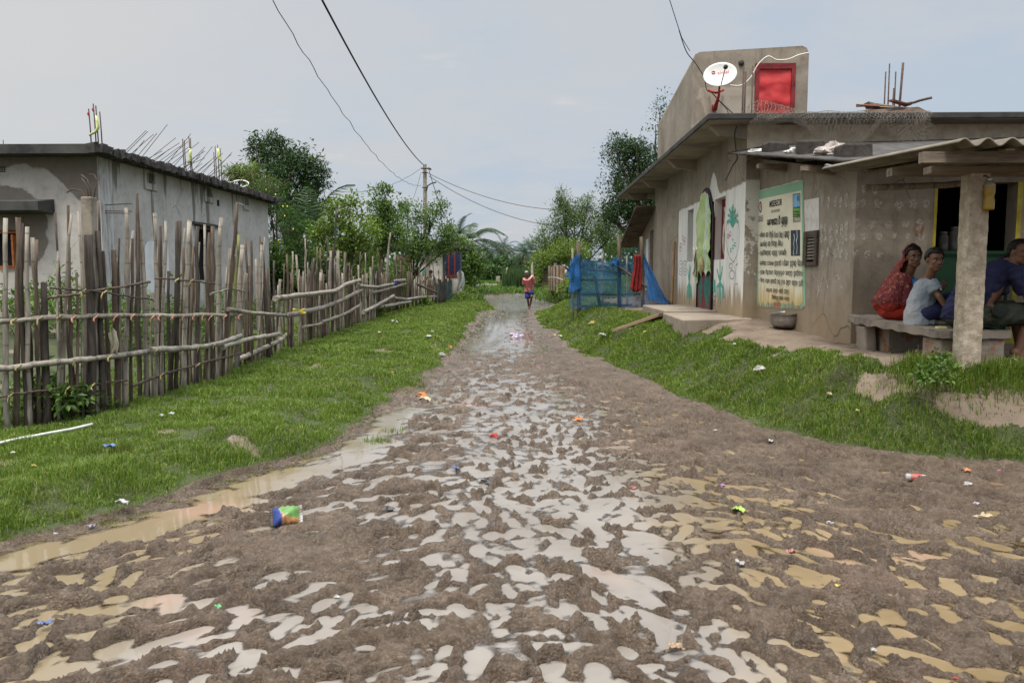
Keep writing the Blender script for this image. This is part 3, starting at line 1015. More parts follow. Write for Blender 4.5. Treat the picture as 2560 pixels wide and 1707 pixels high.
def wall_panel(name, P, U, L, H, thick, inward, opens, mat, parent, extra_u=(), extra_v=()):
    """vertical wall from P along unit U, height H; openings (u0,u1,v0,v1); thickness towards `inward`"""
    P = Vector(P); U = Vector(U).normalized(); Wn = Vector(inward).normalized() * thick
    us = sorted(set([0, L] + [o for q in opens for o in q[:2]] + list(extra_u)))
    vs = sorted(set([0, H] + [o for q in opens for o in q[2:4]] + list(extra_v)))
    def op(i, j):
        if i < 0 or j < 0 or i >= len(us) - 1 or j >= len(vs) - 1: return True
        um = (us[i] + us[i + 1]) / 2; vm_ = (vs[j] + vs[j + 1]) / 2
        return any(q[0] < um < q[1] and q[2] < vm_ < q[3] for q in opens)
    mb = MB()
    pt = lambda u, v, w_: P + U * u + Vector((0, 0, v)) + Wn * w_
    for i in range(len(us) - 1):
        for j in range(len(vs) - 1):
            if op(i, j): continue
            a0, a1, b0, b1 = us[i], us[i + 1], vs[j], vs[j + 1]
            mb.poly([pt(a0, b0, 0), pt(a1, b0, 0), pt(a1, b1, 0), pt(a0, b1, 0)])
            mb.poly([pt(a0, b0, 1), pt(a0, b1, 1), pt(a1, b1, 1), pt(a1, b0, 1)])
            if op(i - 1, j): mb.poly([pt(a0, b0, 0), pt(a0, b1, 0), pt(a0, b1, 1), pt(a0, b0, 1)])
            if op(i + 1, j): mb.poly([pt(a1, b0, 0), pt(a1, b0, 1), pt(a1, b1, 1), pt(a1, b1, 0)])
            if op(i, j - 1): mb.poly([pt(a0, b0, 0), pt(a0, b0, 1), pt(a1, b0, 1), pt(a1, b0, 0)])
            if op(i, j + 1): mb.poly([pt(a0, b1, 0), pt(a1, b1, 0), pt(a1, b1, 1), pt(a0, b1, 1)])
    return mb.build(name, mat, parent, weld=True)


# plaster with damp patches (object space = metres from the thing's foot)
M_lplas, n, bs = newmat('grey_plaster')
o = n.obj(); x, y, z = n.xyz(o)
f = n.noise(o, 1.1, 7, .62); g = n.noise(o, 7, 6, .6); vst = n.noise(n.scale(o, (5, 5, .5)), 1.4, 5, .6)
c = n.ramp(f, [(.3, (.34, .322, .296)), (.5, (.42, .40, .37)), (.7, (.50, .48, .45))])
c = n.mix(n.ss(g, .45, .75), c, n.mix(1, c, (.80, .78, .76), 'MULTIPLY'))
c = n.mix(n.mul(n.ss(vst, .55, .8), .35), c, (.28, .27, .26))
# damp band under the roof with a wavy lower edge, and a damp halo round the front window
edge = n.add(n.add(n.mul(n.math('SINE', n.mul(x, 3.3)), .10), n.mul(n.noise(n.scale(o, (1, 1, .1)), 1.3, 4), .5)), 2.62)
edge = n.add(edge, n.mul(n.ss(x, -1.0, -.1), -.55))
front = n.ss(y, .15, -.02)
damp = n.mul(n.ss(z, n.sub(edge, .02), n.add(edge, .03)), front)
dxh = n.math('DIVIDE', n.add(x, 1.75), .72); dzh = n.math('DIVIDE', n.sub(z, 1.75), .85)
rad = n.add(n.math('SQRT', n.add(n.mul(dxh, dxh), n.mul(dzh, dzh))), n.mul(n.sub(n.noise(o, 2.2, 4), .5), .5))
damp = n.mx(damp, n.mul(n.ss(rad, 1.0, .95), front))
c = n.mix(damp, c, n.mix(n.ss(g, .3, .7), (.145, .128, .108), (.175, .155, .13)))
# long runs of damp under the ragged edge of the side wall
run = n.noise(n.scale(o, (.01, 1.5, .12)), 1.6, 4, .6)
runm = n.mul(n.ss(n.add(run, n.mul(z, .085)), .815, .85), n.ss(y, .3, .5))
c = n.mix(runm, c, (.16, .145, .125))
c = n.mix(n.mul(n.ss(z, .5, .1), .5), c, (.20, .17, .13))
ckn = n.node('ShaderNodeTexNoise'); ckn.inputs['Scale'].default_value = 1.6; n.put(ckn.inputs['Vector'], o)
wpm = n.node('ShaderNodeMix', data_type='VECTOR'); wpm.inputs[0].default_value = .25; n.put(wpm.inputs[4], o); n.put(wpm.inputs[5], ckn.outputs['Color'])
ckd = n.ss(n.voro(wpm.outputs[1], 1.1, 'DISTANCE_TO_EDGE'), .0065, .0015)
c = n.mix(n.mul(ckd, n.mul(n.ss(n.noise(o, .7, 3), .5, .6), .7)), c, (.06, .05, .04))
pit = n.ss(n.noise(o, 16, 5, .7), .66, .72)
c = n.mix(n.mul(pit, .45), c, (.42, .37, .30))
n.put(bs.inputs['Base Color'], c); bs.inputs['Roughness'].default_value = .9
n.put(bs.inputs['Normal'], n.bump(n.add(g, n.mul(n.noise(o, 40, 4), .3)), .3, .01))
M_slab = simple('weathered_slab', (.055, .055, .052), .95, .3, 3, .6, 14, col2=(.022, .022, .022))
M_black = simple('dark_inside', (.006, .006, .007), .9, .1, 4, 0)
M_orange = simple('orange_frame', (.27, .085, .025), .6, .2, 9, .2)
M_dkframe = simple('brown_frame', (.09, .055, .035), .7, .2, 9, .2)
M_white = simple('whitewash', (.62, .63, .64), .9, .08, 4, .2)

H = ZT - ZB
WX0 = -11.2
wl = at(0, 573, YL).x; 
wz1, wz0 = at(30, 575, YL).z - ZB, at(30, 672, YL).z - ZB
u0 = 0; LX = 12.0
wx0, wx1 = at(-52, 600, YL).x, at(56, 600, YL).x
vz0, vz1 = at(5, 428, YL).z - ZB, at(5, 415, YL).z - ZB
wall_panel('front_wall', (XL_ - LX, YL, ZB), (1, 0, 0), LX, H, .25, (0, 1, 0), [(wx0 - XL_ + LX, wx1 - XL_ + LX, wz0, wz1)], M_lplas, lh)
def sidewall(px, py): return hit(px, py, (XL_, YL), (XL_, YL2))
p0 = sidewall(487, 560); p1 = sidewall(540, 700)
wall_panel('side_wall', (XL_, YL + .25, ZB), (0, 1, 0), YL2 - YL - .25, H, .25, (-1, 0, 0), [(p0.y - YL - .25, p1.y - YL - .25, .75, p0.z - ZB)], M_lplas, lh)
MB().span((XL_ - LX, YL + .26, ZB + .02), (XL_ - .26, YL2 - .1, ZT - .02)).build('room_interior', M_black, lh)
# roof slab: clean front fascia, ragged broken edge on the side
sl_ = MB().span((XL_ - LX - .3, YL - .42, ZT), (XL_ + .12, YL2 + .3, ZR)).build('roof_slab', M_slab, lh)
ORG[sl_.name] = ORG[lh.name]
rg = MB()
yv = YL - .45
while yv < YL2 + .25:
    dy_ = random.uniform(.05, .13)
    rg.box((XL_ + .12 + random.uniform(.05, .16), yv, (ZT + ZR) / 2 + random.uniform(-.012, .012)), (random.uniform(.14, .26), dy_ * 1.3, (ZR - ZT) * random.uniform(.65, 1.02)), rotz(random.uniform(-.4, .4)) @ rotx(random.uniform(-.2, .2)), jit=.02)
    yv += dy_
rg.build('broken_edge', simple('rubbly_concrete', (.06, .055, .05), .95, .35, 8, .9, 30, col2=(.02, .02, .02)), sl_)
# corner column strip
MB().hexa([(XL_ - .02, YL - .012, ZB), (XL_ + .012, YL - .012, ZB), (XL_ + .012, YL + .45, ZB), (XL_ - .02, YL + .45, ZB)],
          [(XL_ - .02, YL - .012, ZT), (XL_ + .012, YL - .012, ZT), (XL_ + .012, YL + .45, ZT), (XL_ - .02, YL + .45, ZT)]).build('corner_column', simple('column_plaster', (.40, .39, .375), .9, .25, 3, .3, 30, stretch=(4, 4, .8), col2=(.17, .155, .14)), lh)
# front window with sunshade
sh0, sh1 = at(-60, 497, YL - .5).x, at(94, 497, YL - .5).x
zs1, zs0 = at(50, 499, YL - .45).z, at(50, 531, YL - .45).z
MB().hexa([(sh0, YL - .5, zs0 + .03), (sh1, YL - .5, zs0 + .03), (sh1, YL - .003, zs0), (sh0, YL - .003, zs0)], [(sh0, YL - .5, zs1 - .03), (sh1, YL - .5, zs1 - .03), (sh1, YL - .003, zs1 + .05), (sh0, YL - .003, zs1 + .05)]).build('sunshade', M_slab, lh, bevel=.01)
win = MB()
fx0, fx1, fz0, fz1 = wx0 + .003, wx1 - .003, ZB + wz0 + .003, ZB + wz1 - .003
for a_, b2 in (((fx0, YL + .05, fz0), (fx1, YL + .11, fz0 + .06)), ((fx0, YL + .05, fz1 - .06), (fx1, YL + .11, fz1)), ((fx1 - .06, YL + .05, fz0 + .062), (fx1, YL + .11, fz1 - .062)), ((fx0, YL + .05, fz0 + .062), (fx0 + .06, YL + .11, fz1 - .062))):
    win.span(a_, b2)
wo = win.build('window', M_orange, lh); ORG[wo.name] = ORG[lh.name]
MB().hexa([(fx1 - .08, YL + .02, fz0 + .05), (fx1 - .03, YL - .28, fz0 + .05), (fx1 + .0, YL - .27, fz0 + .05), (fx1 - .05, YL + .03, fz0 + .05)], [(fx1 - .08, YL + .02, fz1 - .1), (fx1 - .03, YL - .28, fz1 - .1), (fx1 + .0, YL - .27, fz1 - .1), (fx1 - .05, YL + .03, fz1 - .1)]).build('shutter', M_orange, wo)
# side window
win = MB()
ya, yb, za, zb_ = p0.y + .004, p1.y - .004, ZB + .754, p0.z - .004
for a_, b2 in (((XL_ - .14, ya, zb_ - .09), (XL_ - .05, yb, zb_)), ((XL_ - .14, ya, za), (XL_ - .05, ya + .09, zb_ - .092)), ((XL_ - .14, yb - .09, za), (XL_ - .05, yb, zb_ - .092))): win.span(a_, b2)
wo = win.build('window', M_dkframe, lh)
ORG[wo.name] = ORG[lh.name]
MB().span((XL_ + .003, p0.y - .25, zb_ + .0), (XL_ + .05, p1.y + .25, zb_ + .06)).build('lintel', M_slab, lh)
# ventilators
for (x0, x1, y0, y1) in ((1080, 1180, 700, 810), (1537, 1606, 820, 900), (1828, 1876, 885, 965)):
    A_ = sidewall(x0 / C1, 200 + y0 / C1); B_ = sidewall(x1 / C1, 200 + y1 / C1)
    cy_, cz_ = (A_.y + B_.y) / 2, (A_.z + B_.z) / 2 + .03; hw, hz = (B_.y - A_.y) / 2, .24
    fr = MB()
    for s_ in (-1, 1):
        fr.span((XL_ + .003, cy_ - hw, cz_ + s_ * hz * .72 - hz * .28), (XL_ + .035, cy_ + hw, cz_ + s_ * hz * .72 + hz * .28))
        fr.span((XL_ + .003, cy_ + s_ * hw * .82 - hw * .18, cz_ - hz * .438), (XL_ + .035, cy_ + s_ * hw * .82 + hw * .18, cz_ + hz * .438))
    v_ = fr.build('ventilator', M_lplas, lh); ORG[v_.name] = ORG[lh.name]
    gr = MB()
    gr.span((XL_ + .003, cy_ - hw * .63, cz_ - hz * .43), (XL_ + .006, cy_ + hw * .63, cz_ + hz * .43), 1)
    for k in range(6):
        gr.span((XL_ + .007, cy_ - hw * .6 + k * hw * .24 - .008, cz_ - hz * .42), (XL_ + .02, cy_ - hw * .6 + k * hw * .24 + .008, cz_ + hz * .42), 0)
    gr.build('grille', [M_lplas, M_black], v_)
fr = MB()
for j in range(3):
    for i in range(4):
        p = at(-6 + i * 6, 419 + j * 5, YL); fr.span((p.x - .015, YL - .012, p.z - .012), (p.x + .015, YL - .003, p.z + .012))
fr.build('vent_holes', M_black, lh)
p = sidewall(545, 507); MB().span((XL_ + .003, p.y - .07, p.z - .09), (XL_ + .008, p.y + .07, p.z + .07)).build('drain_hole', M_black, lh)
# white painted arches on the side wall
for px_, w_, top_, k in ((378, .62, 602, 0), (413, .25, 605, 1)):
    p = sidewall(px_, top_)
    mb = MB(); pts = [(XL_ + .004, p.y - w_ / 2, ZB + .5)]
    for a_ in np.linspace(0, PI, 10): pts.append((XL_ + .004, p.y - w_ / 2 * math.cos(a_), p.z - w_ * .35 + w_ * .35 * math.sin(a_)))
    pts.append((XL_ + .004, p.y + w_ / 2, ZB + .5))
    mb.poly(pts).build('painted_arch', M_white, lh)
# rebar: clusters on the columns, ranks along the ragged edge, stubs on the wall
def bar(pts, parent, r=.009, name='rebar'): return MB().tube(pts, r, 5).build(name, M_rust, parent)


for (xs_, tops, yb_, Yd) in (([668, 703, 722, 752], [218, 180, 195, 240], 500, YL + .15), ([1377, 1390, 1424, 1436], [445, 455, 430, 440], 690, 17.9), ([1612, 1622, 1640, 1660], [545, 500, 490, 515], 740, 20.3)):
    for i, (x_, t_) in enumerate(zip(xs_, tops)):
        Y_ = Yd + (.16 if i % 2 else 0)
        top_ = at(x_ / C1, 200 + t_ / C1, Y_); bot = Vector((top_.x + .02, Y_, ZR - .03))
        bar([bot, bot.lerp(top_, .5) + Vector((random.uniform(-.01, .01), 0, 0)), top_], lh, .012)
rrows = []
for i in range(62):
    Y_ = YL + .6 + i * (YL2 - YL - .8) / 62 + random.uniform(-.06, .06)
    L = random.uniform(.7, 1.0) if i % 3 else random.uniform(.45, .75)
    base = Vector((XL_ + .1, Y_, ZR - .05))
    el = R(random.choice([34, 38, 42, 24]) + random.uniform(-6, 6))
    bar([base, base + Vector((math.cos(el) * L, random.uniform(-.35, .1), math.sin(el) * L))], lh, .006)
for i in range(12):
    p = at(random.uniform(0, 180), 365, YL + random.uniform(.3, 4)); 
    if i % 3 == 0: bar([(p.x, p.y, ZR - .05), (p.x, p.y, ZR + random.uniform(.12, .25))], lh, .008)
for (z_, x0, x1) in ((512, 260, 332), (527, 265, 332), (532, 262, 326)):
    p = sidewall(258, z_); q2 = at(x1, z_ + (-2 if z_ == 512 else 2), YL + .1)
    bar([(XL_ - .02, YL + .15, p.z), (q2.x, YL + .05, q2.z)], lh, .009)
# torn plastic ribbons on the bars
M_lime = simple('lime_plastic', (.58, .66, .22), .5, .15, 6, .2)
M_redrag = simple('red_rag', (.45, .05, .05), .7, .2, 6, .2)
Yc_ = YL + .15
def ribbon3(pxs, Y_, wd, mat, name, label, cat='plastic strip', group=None):
    ps = [at(a_, b2, Y_) for a_, b2 in pxs]
    k = len(ps)
    return MB().tube(ps, [wd * (.5 + .5 * math.sin(PI * (i + .6) / (k + .2))) for i in range(k)], 5, flat=.35).build(name, mat, None, ps[-1], label, cat, group)


ribbon3([(241, 290), (243, 305), (246, 318), (240, 330), (228, 336), (224, 340)], Yc_ - .02, .05, M_lime, 'plastic_strip', 'long torn lime plastic strip curled round the corner rebar of the grey house')
ribbon3([(221, 281), (220, 286), (222, 290)], Yc_ - .02, .03, M_redrag, 'rag', 'tiny red rag on the shorter corner rebar of the grey house', 'cloth')
ribbon3([(232, 270), (232, 275), (233, 279)], Yc_ + .1, .03, M_redrag, 'rag', 'tiny red rag on the tallest corner rebar of the grey house', 'cloth')
ribbon3([(476, 372), (477, 384), (474, 392), (478, 402), (470, 408)], 17.9, .07, M_lime, 'plastic_strip', 'lime plastic strip on the middle rebar cluster of the grey house roof')
ribbon3([(545, 372), (547, 385), (549, 398), (552, 402)], 20.3, .09, M_lime, 'plastic_strip', 'pale lime plastic strip flying from the rearmost rebar cluster of the grey house')
# white hose looped over the edge
Yh = 21.6
hose = [at(x_, y_, Yh + dz_) for x_, y_, dz_ in [(567, 467, .8), (580, 455, 1.4), (605, 451, 1.6), (621, 457, 1.2), (618, 464, .5), (598, 469, .2), (575, 469, 0), (565, 471, -.1), (569, 485, -.3), (582, 500, -.4), (608, 513, -.4)]]
hp = []
for i in range(len(hose) - 1):
    p0_, p1_, p2_, p3_ = hose[max(i - 1, 0)], hose[i], hose[i + 1], hose[min(i + 2, len(hose) - 1)]
    for k in range(5):
        t_ = k / 5
        hp.append(.5 * (2 * p1_ + (p2_ - p0_) * t_ + (2 * p0_ - 5 * p1_ + 4 * p2_ - p3_) * t_ ** 2 + (3 * p1_ - p0_ - 3 * p2_ + p3_) * t_ ** 3))
MB().tube(hp + [hose[-1]], .018, 6).build('hose', simple('white_hose', (.72, .72, .68), .5, .1, 6, 0), None, hose[6], 'white plastic hose looped over the roof edge of the grey house', 'hose')
G_N = 1.0
blades('grass', int(360000 * G_N), left_s, (.05, .135), bw, M_grass, 'short bright green grass covering the verge beside the stick fence')
blades('grass', int(430000 * G_N), right_s, (.045, .12), bw, M_grass, 'short bright green grass on the bank below the plastered house')
blades('grass', int(70000 * G_N), meadow_s, (.16, .40), lambda y: np.clip(.0007 * y, .02, .09), M_meadow, 'green meadow grass beyond the flooded stretch of lane')


def tuft_s(n):
    c = [(-1.32, 6.5, .07, .05), (3.75, 6.48, .22, .08), (3.45, 6.68, .14, .10), (4.1, 6.42, .2, .08), (4.4, 6.35, .25, .08), (-1.28, 6.9, .06, .05)]
    i = RNG.integers(1, len(c) - 1, n)
    i = np.where(RNG.random(n) < .018, 0, i); i = np.where(RNG.random(n) < .008, 5, i)
    c = np.array(c)
    x = c[i, 0] + RNG.normal(0, 1, n) * c[i, 2]; y = c[i, 1] + RNG.normal(0, 1, n) * c[i, 3]
    return x, y, np.full(n, 1.0) * np.where(i == 0, .6, np.where(i == 5, .5, 1.15))


blades('grass', 6500, tuft_s, (.05, .13), bw, M_grass, 'tufts of taller grass around the foot of the porch pillar and in the mud')
# ------------------------------------------------------------------ plastered house on the right
XF, YC = 3.34, 12.0
YF2 = 20.6
EX, EY = 2.65, 11.6
ZE1 = at(1758, 283, EY).z          # slab top
ZE0 = at(1758, 299, EY).z          # slab underside
ZG = .60
A = (3.555, 12.0); B = (3.86, 9.2)   # sign wall, far and near ends
PW = 9.2                            # porch wall
rh = thing('plaster_house', 'low brown plaster house with painted white wall, lightning notice and corrugated porch', 'house', (XF, YC, ZG))


def facade(px, py): return hit(px, py, (XF, YC), (XF, 30))
def signw(px, py): return hit(px, py, A, B)
def tag_org(o): ORG[o.name] = ORG[rh.name]; return o


def brown_plaster(name, white=None):
    mt, n, b = newmat(name)
    p = n.pos(); x, y, z = n.xyz(p)
    f = n.noise(p, 1.3, 7, .62); g = n.noise(p, 8, 6, .62); vst = n.noise(n.scale(p, (4, 4, .35)), 1.6, 6, .6)
    c = n.ramp(f, [(.3, (.182, .156, .123)), (.5, (.25, .217, .173)), (.72, (.33, .29, .238))])
    c = n.mix(n.ss(g, .45, .75), c, n.mix(1, c, (.78, .76, .74), 'MULTIPLY'))
    c = n.mix(n.mul(n.ss(vst, .5, .72), .55), c, (.13, .108, .082))
    # splashed ochre mud at the foot
    mud = n.ss(n.add(z, n.mul(n.sub(n.noise(n.scale(p, (3, 3, .8)), 2, 5, .6), .5), 1.0)), 1.5, .75)
    c = n.mix(n.mul(mud, .6), c, (.26, .185, .105))
    ckn = n.node('ShaderNodeTexNoise'); ckn.inputs['Scale'].default_value = 1.6; n.put(ckn.inputs['Vector'], p)
    wpm = n.node('ShaderNodeMix', data_type='VECTOR'); wpm.inputs[0].default_value = .25; n.put(wpm.inputs[4], p); n.put(wpm.inputs[5], ckn.outputs['Color'])
    ckd = n.ss(n.voro(wpm.outputs[1], 1.1, 'DISTANCE_TO_EDGE'), .0065, .0015)
    c = n.mix(n.mul(ckd, n.mul(n.ss(n.noise(p, .7, 3), .5, .6), .7)), c, (.06, .05, .04))
    pit = n.ss(n.noise(p, 16, 5, .7), .66, .72)
    c = n.mix(n.mul(pit, .45), c, (.36, .325, .275))
    if white: c = white(n, p, x, y, z, f, g, vst, c)
    n.put(b.inputs['Base Color'], c); b.inputs['Roughness'].default_value = .92
    n.put(b.inputs['Normal'], n.bump(n.add(g, n.mul(n.noise(p, 35, 5), .4)), .35, .012))
    return mt


def wash(n, p, x, y, z, f, g, vst, c):
    nzz = n.mul(n.sub(n.noise(p, 5, 4), .5), .10)
    m_ = n.mul(n.ss(n.add(y, nzz), 17.30, 17.26), n.ss(n.add(y, nzz), 11.4, 11.5))
    arch = n.mul(n.ss(n.math('ABSOLUTE', n.sub(y, 14.1)), .5, .0), .42)
    m_ = n.mul(m_, n.ss(n.add(z, nzz), n.add(2.89, arch), n.add(2.85, arch)))
    foot = n.ss(n.add(z, n.mul(n.sub(n.noise(n.scale(p, (1, 5, .7)), 2, 5, .65), .5), 1.3)), .85, 1.35)
    flk = n.ss(n.noise(p, 14, 5, .7), .70, .66)
    wht = n.mix(n.ss(vst, .4, .7), (.66, .66, .62), (.50, .52, .51))
    wht = n.mix(n.mul(n.ss(g, .5, .7), .5), wht, (.60, .64, .65))
    wht = n.mix(n.ss(foot, .0, .8), (.50, .38, .20), wht)
    return n.mix(n.mul(m_, n.mul(n.mx(foot, .18), n.mx(flk, .25))), c, wht)


def wash2(n, p, x, y, z, f, g, vst, c):
    """peeled white on the narrow return wall"""
    m_ = n.ss(n.add(z, n.mul(n.sub(g, .5), .1)), 2.92, 2.88)
    m_ = n.mul(m_, n.ss(x, 3.62, 3.57))
    c = n.mix(n.mul(n.ss(n.add(z, n.mul(n.sub(f, .5), .25)), 3.3, 3.36), .9), c, n.mix(n.ss(g, .35, .65), (.62, .54, .42), (.46, .40, .31)))  # beige limewash band, colour raised to offset shade under the slab
    peel = n.ss(n.add(n.noise(p, 7, 6, .65), n.mul(n.sub(2.2, z), .17)), .56, .50)
    return n.mix(n.mul(m_, peel), c, (.52, .51, .46))


M_br = brown_plaster('brown_plaster')
M_brw = brown_plaster('whitewashed_plaster', wash)
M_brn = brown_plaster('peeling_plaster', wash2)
M_dslab = simple('blackened_slab', (.045, .043, .040), .95, .35, 2.5, .6, 18, col2=(.016, .016, .016))
M_soffit = simple('soffit_plaster', (.26, .23, .19), .95, .2, 1.5, .3, 20)

# street front with two windows and a door
W1 = (facade(1812.6, 570), facade(1785.5, 570)); W2 = (facade(1733, 570), facade(1719, 570))
wz0, wz1 = 1.71, 2.79
D0, D1 = 13.96, 15.12
DZ0, DZ1 = .80, 3.02
ops = [(W1[0].y - YC, W1[1].y - YC, wz0 - ZG, wz1 - ZG), (W2[0].y - YC, W2[1].y - YC, wz0 - ZG, wz1 - ZG), (D0 + .06 - YC, D1 - .06 - YC, DZ0 - ZG, DZ1 - .25 - ZG)]
tag_org(wall_panel('street_wall', (XF, YC, ZG - .2), (0, 1, 0), YF2 - YC, ZE0 - ZG + .2, .22, (1, 0, 0), [(a_, b_, c_ + .2, d_ + .2) for a_, b_, c_, d_ in ops], M_brw, rh))
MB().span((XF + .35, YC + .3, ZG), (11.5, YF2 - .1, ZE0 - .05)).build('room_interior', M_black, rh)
# main front wall, its narrow return and the part above the lean-to
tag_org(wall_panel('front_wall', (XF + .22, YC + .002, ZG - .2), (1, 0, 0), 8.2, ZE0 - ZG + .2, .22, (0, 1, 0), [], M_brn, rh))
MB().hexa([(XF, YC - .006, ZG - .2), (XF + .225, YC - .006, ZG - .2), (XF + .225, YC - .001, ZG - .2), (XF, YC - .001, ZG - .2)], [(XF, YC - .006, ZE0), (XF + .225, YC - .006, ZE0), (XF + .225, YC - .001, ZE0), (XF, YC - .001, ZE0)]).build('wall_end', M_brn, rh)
# roof slab and its cantilever brackets
rs = tag_org(MB().hexa([(EX, EY, ZE0), (12.2, EY, ZE0), (12.2, 23.6, ZE0), (EX, 23.6, ZE0)], [(EX, EY, ZE1), (12.2, EY, ZE1), (12.2, 23.6, ZE1), (EX, 23.6, ZE1)]).build('roof_slab', M_dslab, rh, bevel=.015))
MB().span((EX + .02, EY + .02, ZE0 - .006), (12.1, 23.55, ZE0 - .002)).build('soffit', M_soffit, rs)
for yb in (YC - .002, 15.55, 18.9, 21.9):
    MB().hexa([(EX + .28, yb, ZE0 - .16), (XF - .003, yb, ZE0 - .22), (XF - .003, yb + .16, ZE0 - .22), (EX + .28, yb + .16, ZE0 - .16)],
              [(EX + .12, yb, ZE0 - .008), (XF - .003, yb, ZE0 - .008), (XF - .003, yb + .16, ZE0 - .008), (EX + .12, yb + .16, ZE0 - .008)]).build('bracket', M_soffit, rh)
# annex at the far end: lower wall, tiled lean-to, plank door
an = tag_org(wall_panel('annex_wall', (XF, YF2, ZG - .25), (0, 1, 0), 3.2, 2.9, .2, (1, 0, 0), [(.15, .75, .3, 2.3)], M_br, rh))
MB().hexa([(XF + .1, YF2 + .1, .62), (XF + .14, YF2 + .1, .62), (XF + .14, YF2 + .8, .62), (XF + .1, YF2 + .8, .62)], [(XF + .1, YF2 + .1, 2.68), (XF + .14, YF2 + .1, 2.68), (XF + .14, YF2 + .8, 2.68), (XF + .1, YF2 + .8, 2.68)]).build('plank_door', M_dkframe, an)
MB().span((XF - .004, YF2 + 1.0, 1.0), (XF - .001, YF2 + 1.45, 2.45)).build('notice_board', simple('pale_notice', (.50, .56, .60), .8, .2, 8, 0), an)
tl = MB()
for r_ in range(7):
    for k in range(9):
        y0 = YF2 - .1 + r_ * .52; z0 = 3.22 - r_ * .13
        tl.box((XF - .42 + k * .2, y0 + .27, z0 - .06 + random.uniform(-.012, .012)), (.21, .6, .035), Matrix.Rotation(-.245, 3, 'X') @ rotz(random.uniform(-.03, .03)), jit=.01)
tl.build('tiled_roof', simple('clay_tiles', (.10, .075, .058), .9, .35, 5, .5, 25, col2=(.035, .03, .027)), an)
# stair room on the roof
YM, XM1 = 16.1, at(2022, 150, 16.1).x
zt0, zt1, zt2 = at(1718, 133, YM).z, at(2010, 115, YM).z, at(1637, 314, 20.3).z
M_stair = brown_plaster('stair_plaster', lambda n, p, x, y, z, f, g, vst, c: n.mix(n.mul(n.ss(n.add(z, n.mul(n.sub(f, .5), .5)), 6.0, 6.2), .8), n.mix(n.mul(n.mul(n.ss(y, 16.12, 16.10), n.ss(n.add(n.math('ABSOLUTE', n.sub(x, 4.3)), n.mul(n.sub(n.noise(p, 1.6, 3), .5), 1.0)), .75, .70)), n.ss(n.add(z, n.mul(n.sub(f, .5), .4)), 5.32, 5.28)), c, (.36, .315, .26)), (.07, .062, .052)))
c_ = .14
prof_f = [(XF, ZE1), (XM1, ZE1), (XM1, zt1 - c_), (XM1 - .05, zt1 - .04), (XM1 - c_, zt1), (XF + c_, zt0 + .02), (XF + .04, zt0 - .03), (XF, zt0 - c_)]
yb2 = 20.3
dz_ = zt2 - (zt0 - c_)
vsf = [(x_, YM, z_) for x_, z_ in prof_f]
vsb = [(x_, yb2, z_ + (dz_ if i > 1 else 0)) for i, (x_, z_) in enumerate(prof_f)]
k = len(prof_f)
sr = tag_org(MB().add(vsf + vsb, [tuple(range(k)), tuple(reversed(range(k, 2 * k)))] + [(i, k + i, k + (i + 1) % k, (i + 1) % k) for i in range(k)]).build('stair_room', M_stair, rh))
# red sheet-metal door of the stair room
dx0, dx1 = at(1887, 200, YM).x, at(1987, 200, YM).x; dzt = at(1930, 160, YM).z
fr = MB()
M_redf = simple('dark_red_paint', (.20, .016, .018), .5, .3, 6, .2)
M_red, n, bs = newmat('red_sheet_metal')
p = n.pos(); x, y, z = n.xyz(p)
n.put(bs.inputs['Base Color'], n.mix(n.ss(n.noise(p, 5, 5), .4, .7), (.47, .03, .032), (.33, .018, .02)))
bs.inputs['Roughness'].default_value = .5
n.put(bs.inputs['Normal'], n.bump(n.math('SINE', n.add(n.mul(z, 15), n.mul(n.noise(p, 2.0, 2), 5))), .3, .05))
for a_, b_ in (((dx0, YM - .05, ZE1), (dx0 + .08, YM - .003, dzt)), ((dx1 - .08, YM - .05, ZE1), (dx1, YM - .003, dzt)), ((dx0 + .082, YM - .05, dzt - .11), (dx1 - .082, YM - .003, dzt))): fr.span(a_, b_)
dr_ = fr.build('door_frame', M_redf, sr)
MB().grid(lambda u, v: (dx0 + .082 + (dx1 - dx0 - .164) * u, YM - .022 - .022 * math.sin(v * 17 + 2 * math.sin(u * 3)) * math.sin(PI * u), ZE1 + (dzt - .112 - ZE1) * v), 10, 44).build('door_leaf', M_red, sr)
MB().lathe([(.001, .05), (.05, .045), (.06, .02), (.06, 0)], 12, at(1853, 158, YM), Matrix.Rotation(PI / 2, 3, 'X')).build('pipe_stub', M_dslab, sr)
for px_, top_ in ((1858, 170), (1863, 180)):
    p = at(px_, top_, 14.2)
    MB().tube([(p.x, 14.2, ZE1 - .05), (p.x + .01, 14.2, p.z)], .016, 6).build('rebar', M_rust, rh)
p = at(1882, 165, YM - .2); MB().tube([(p.x, YM - .2, ZE1), (p.x, YM - .2, p.z)], .012, 5).build('rebar', M_rust, rh)
for x_, t_, b_ in ((1900, 290, 520), (1928, 232, 510), (1973, 290, 520), (2026, 225, 540), (1958, 410, 520)):
    p = at(1560 + x_ / 2.904, 80 + t_ / 2.904, 13.4); q = at(1560 + (x_ - (35 if x_ == 2026 else 10)) / 2.904, 80 + b_ / 2.904, 13.4)
    MB().tube([(q.x, 13.4, ZE1 - .02), (p.x, 13.4, p.z)], .012 if x_ != 2026 else .02, 5).build('rebar', M_rust, rh)

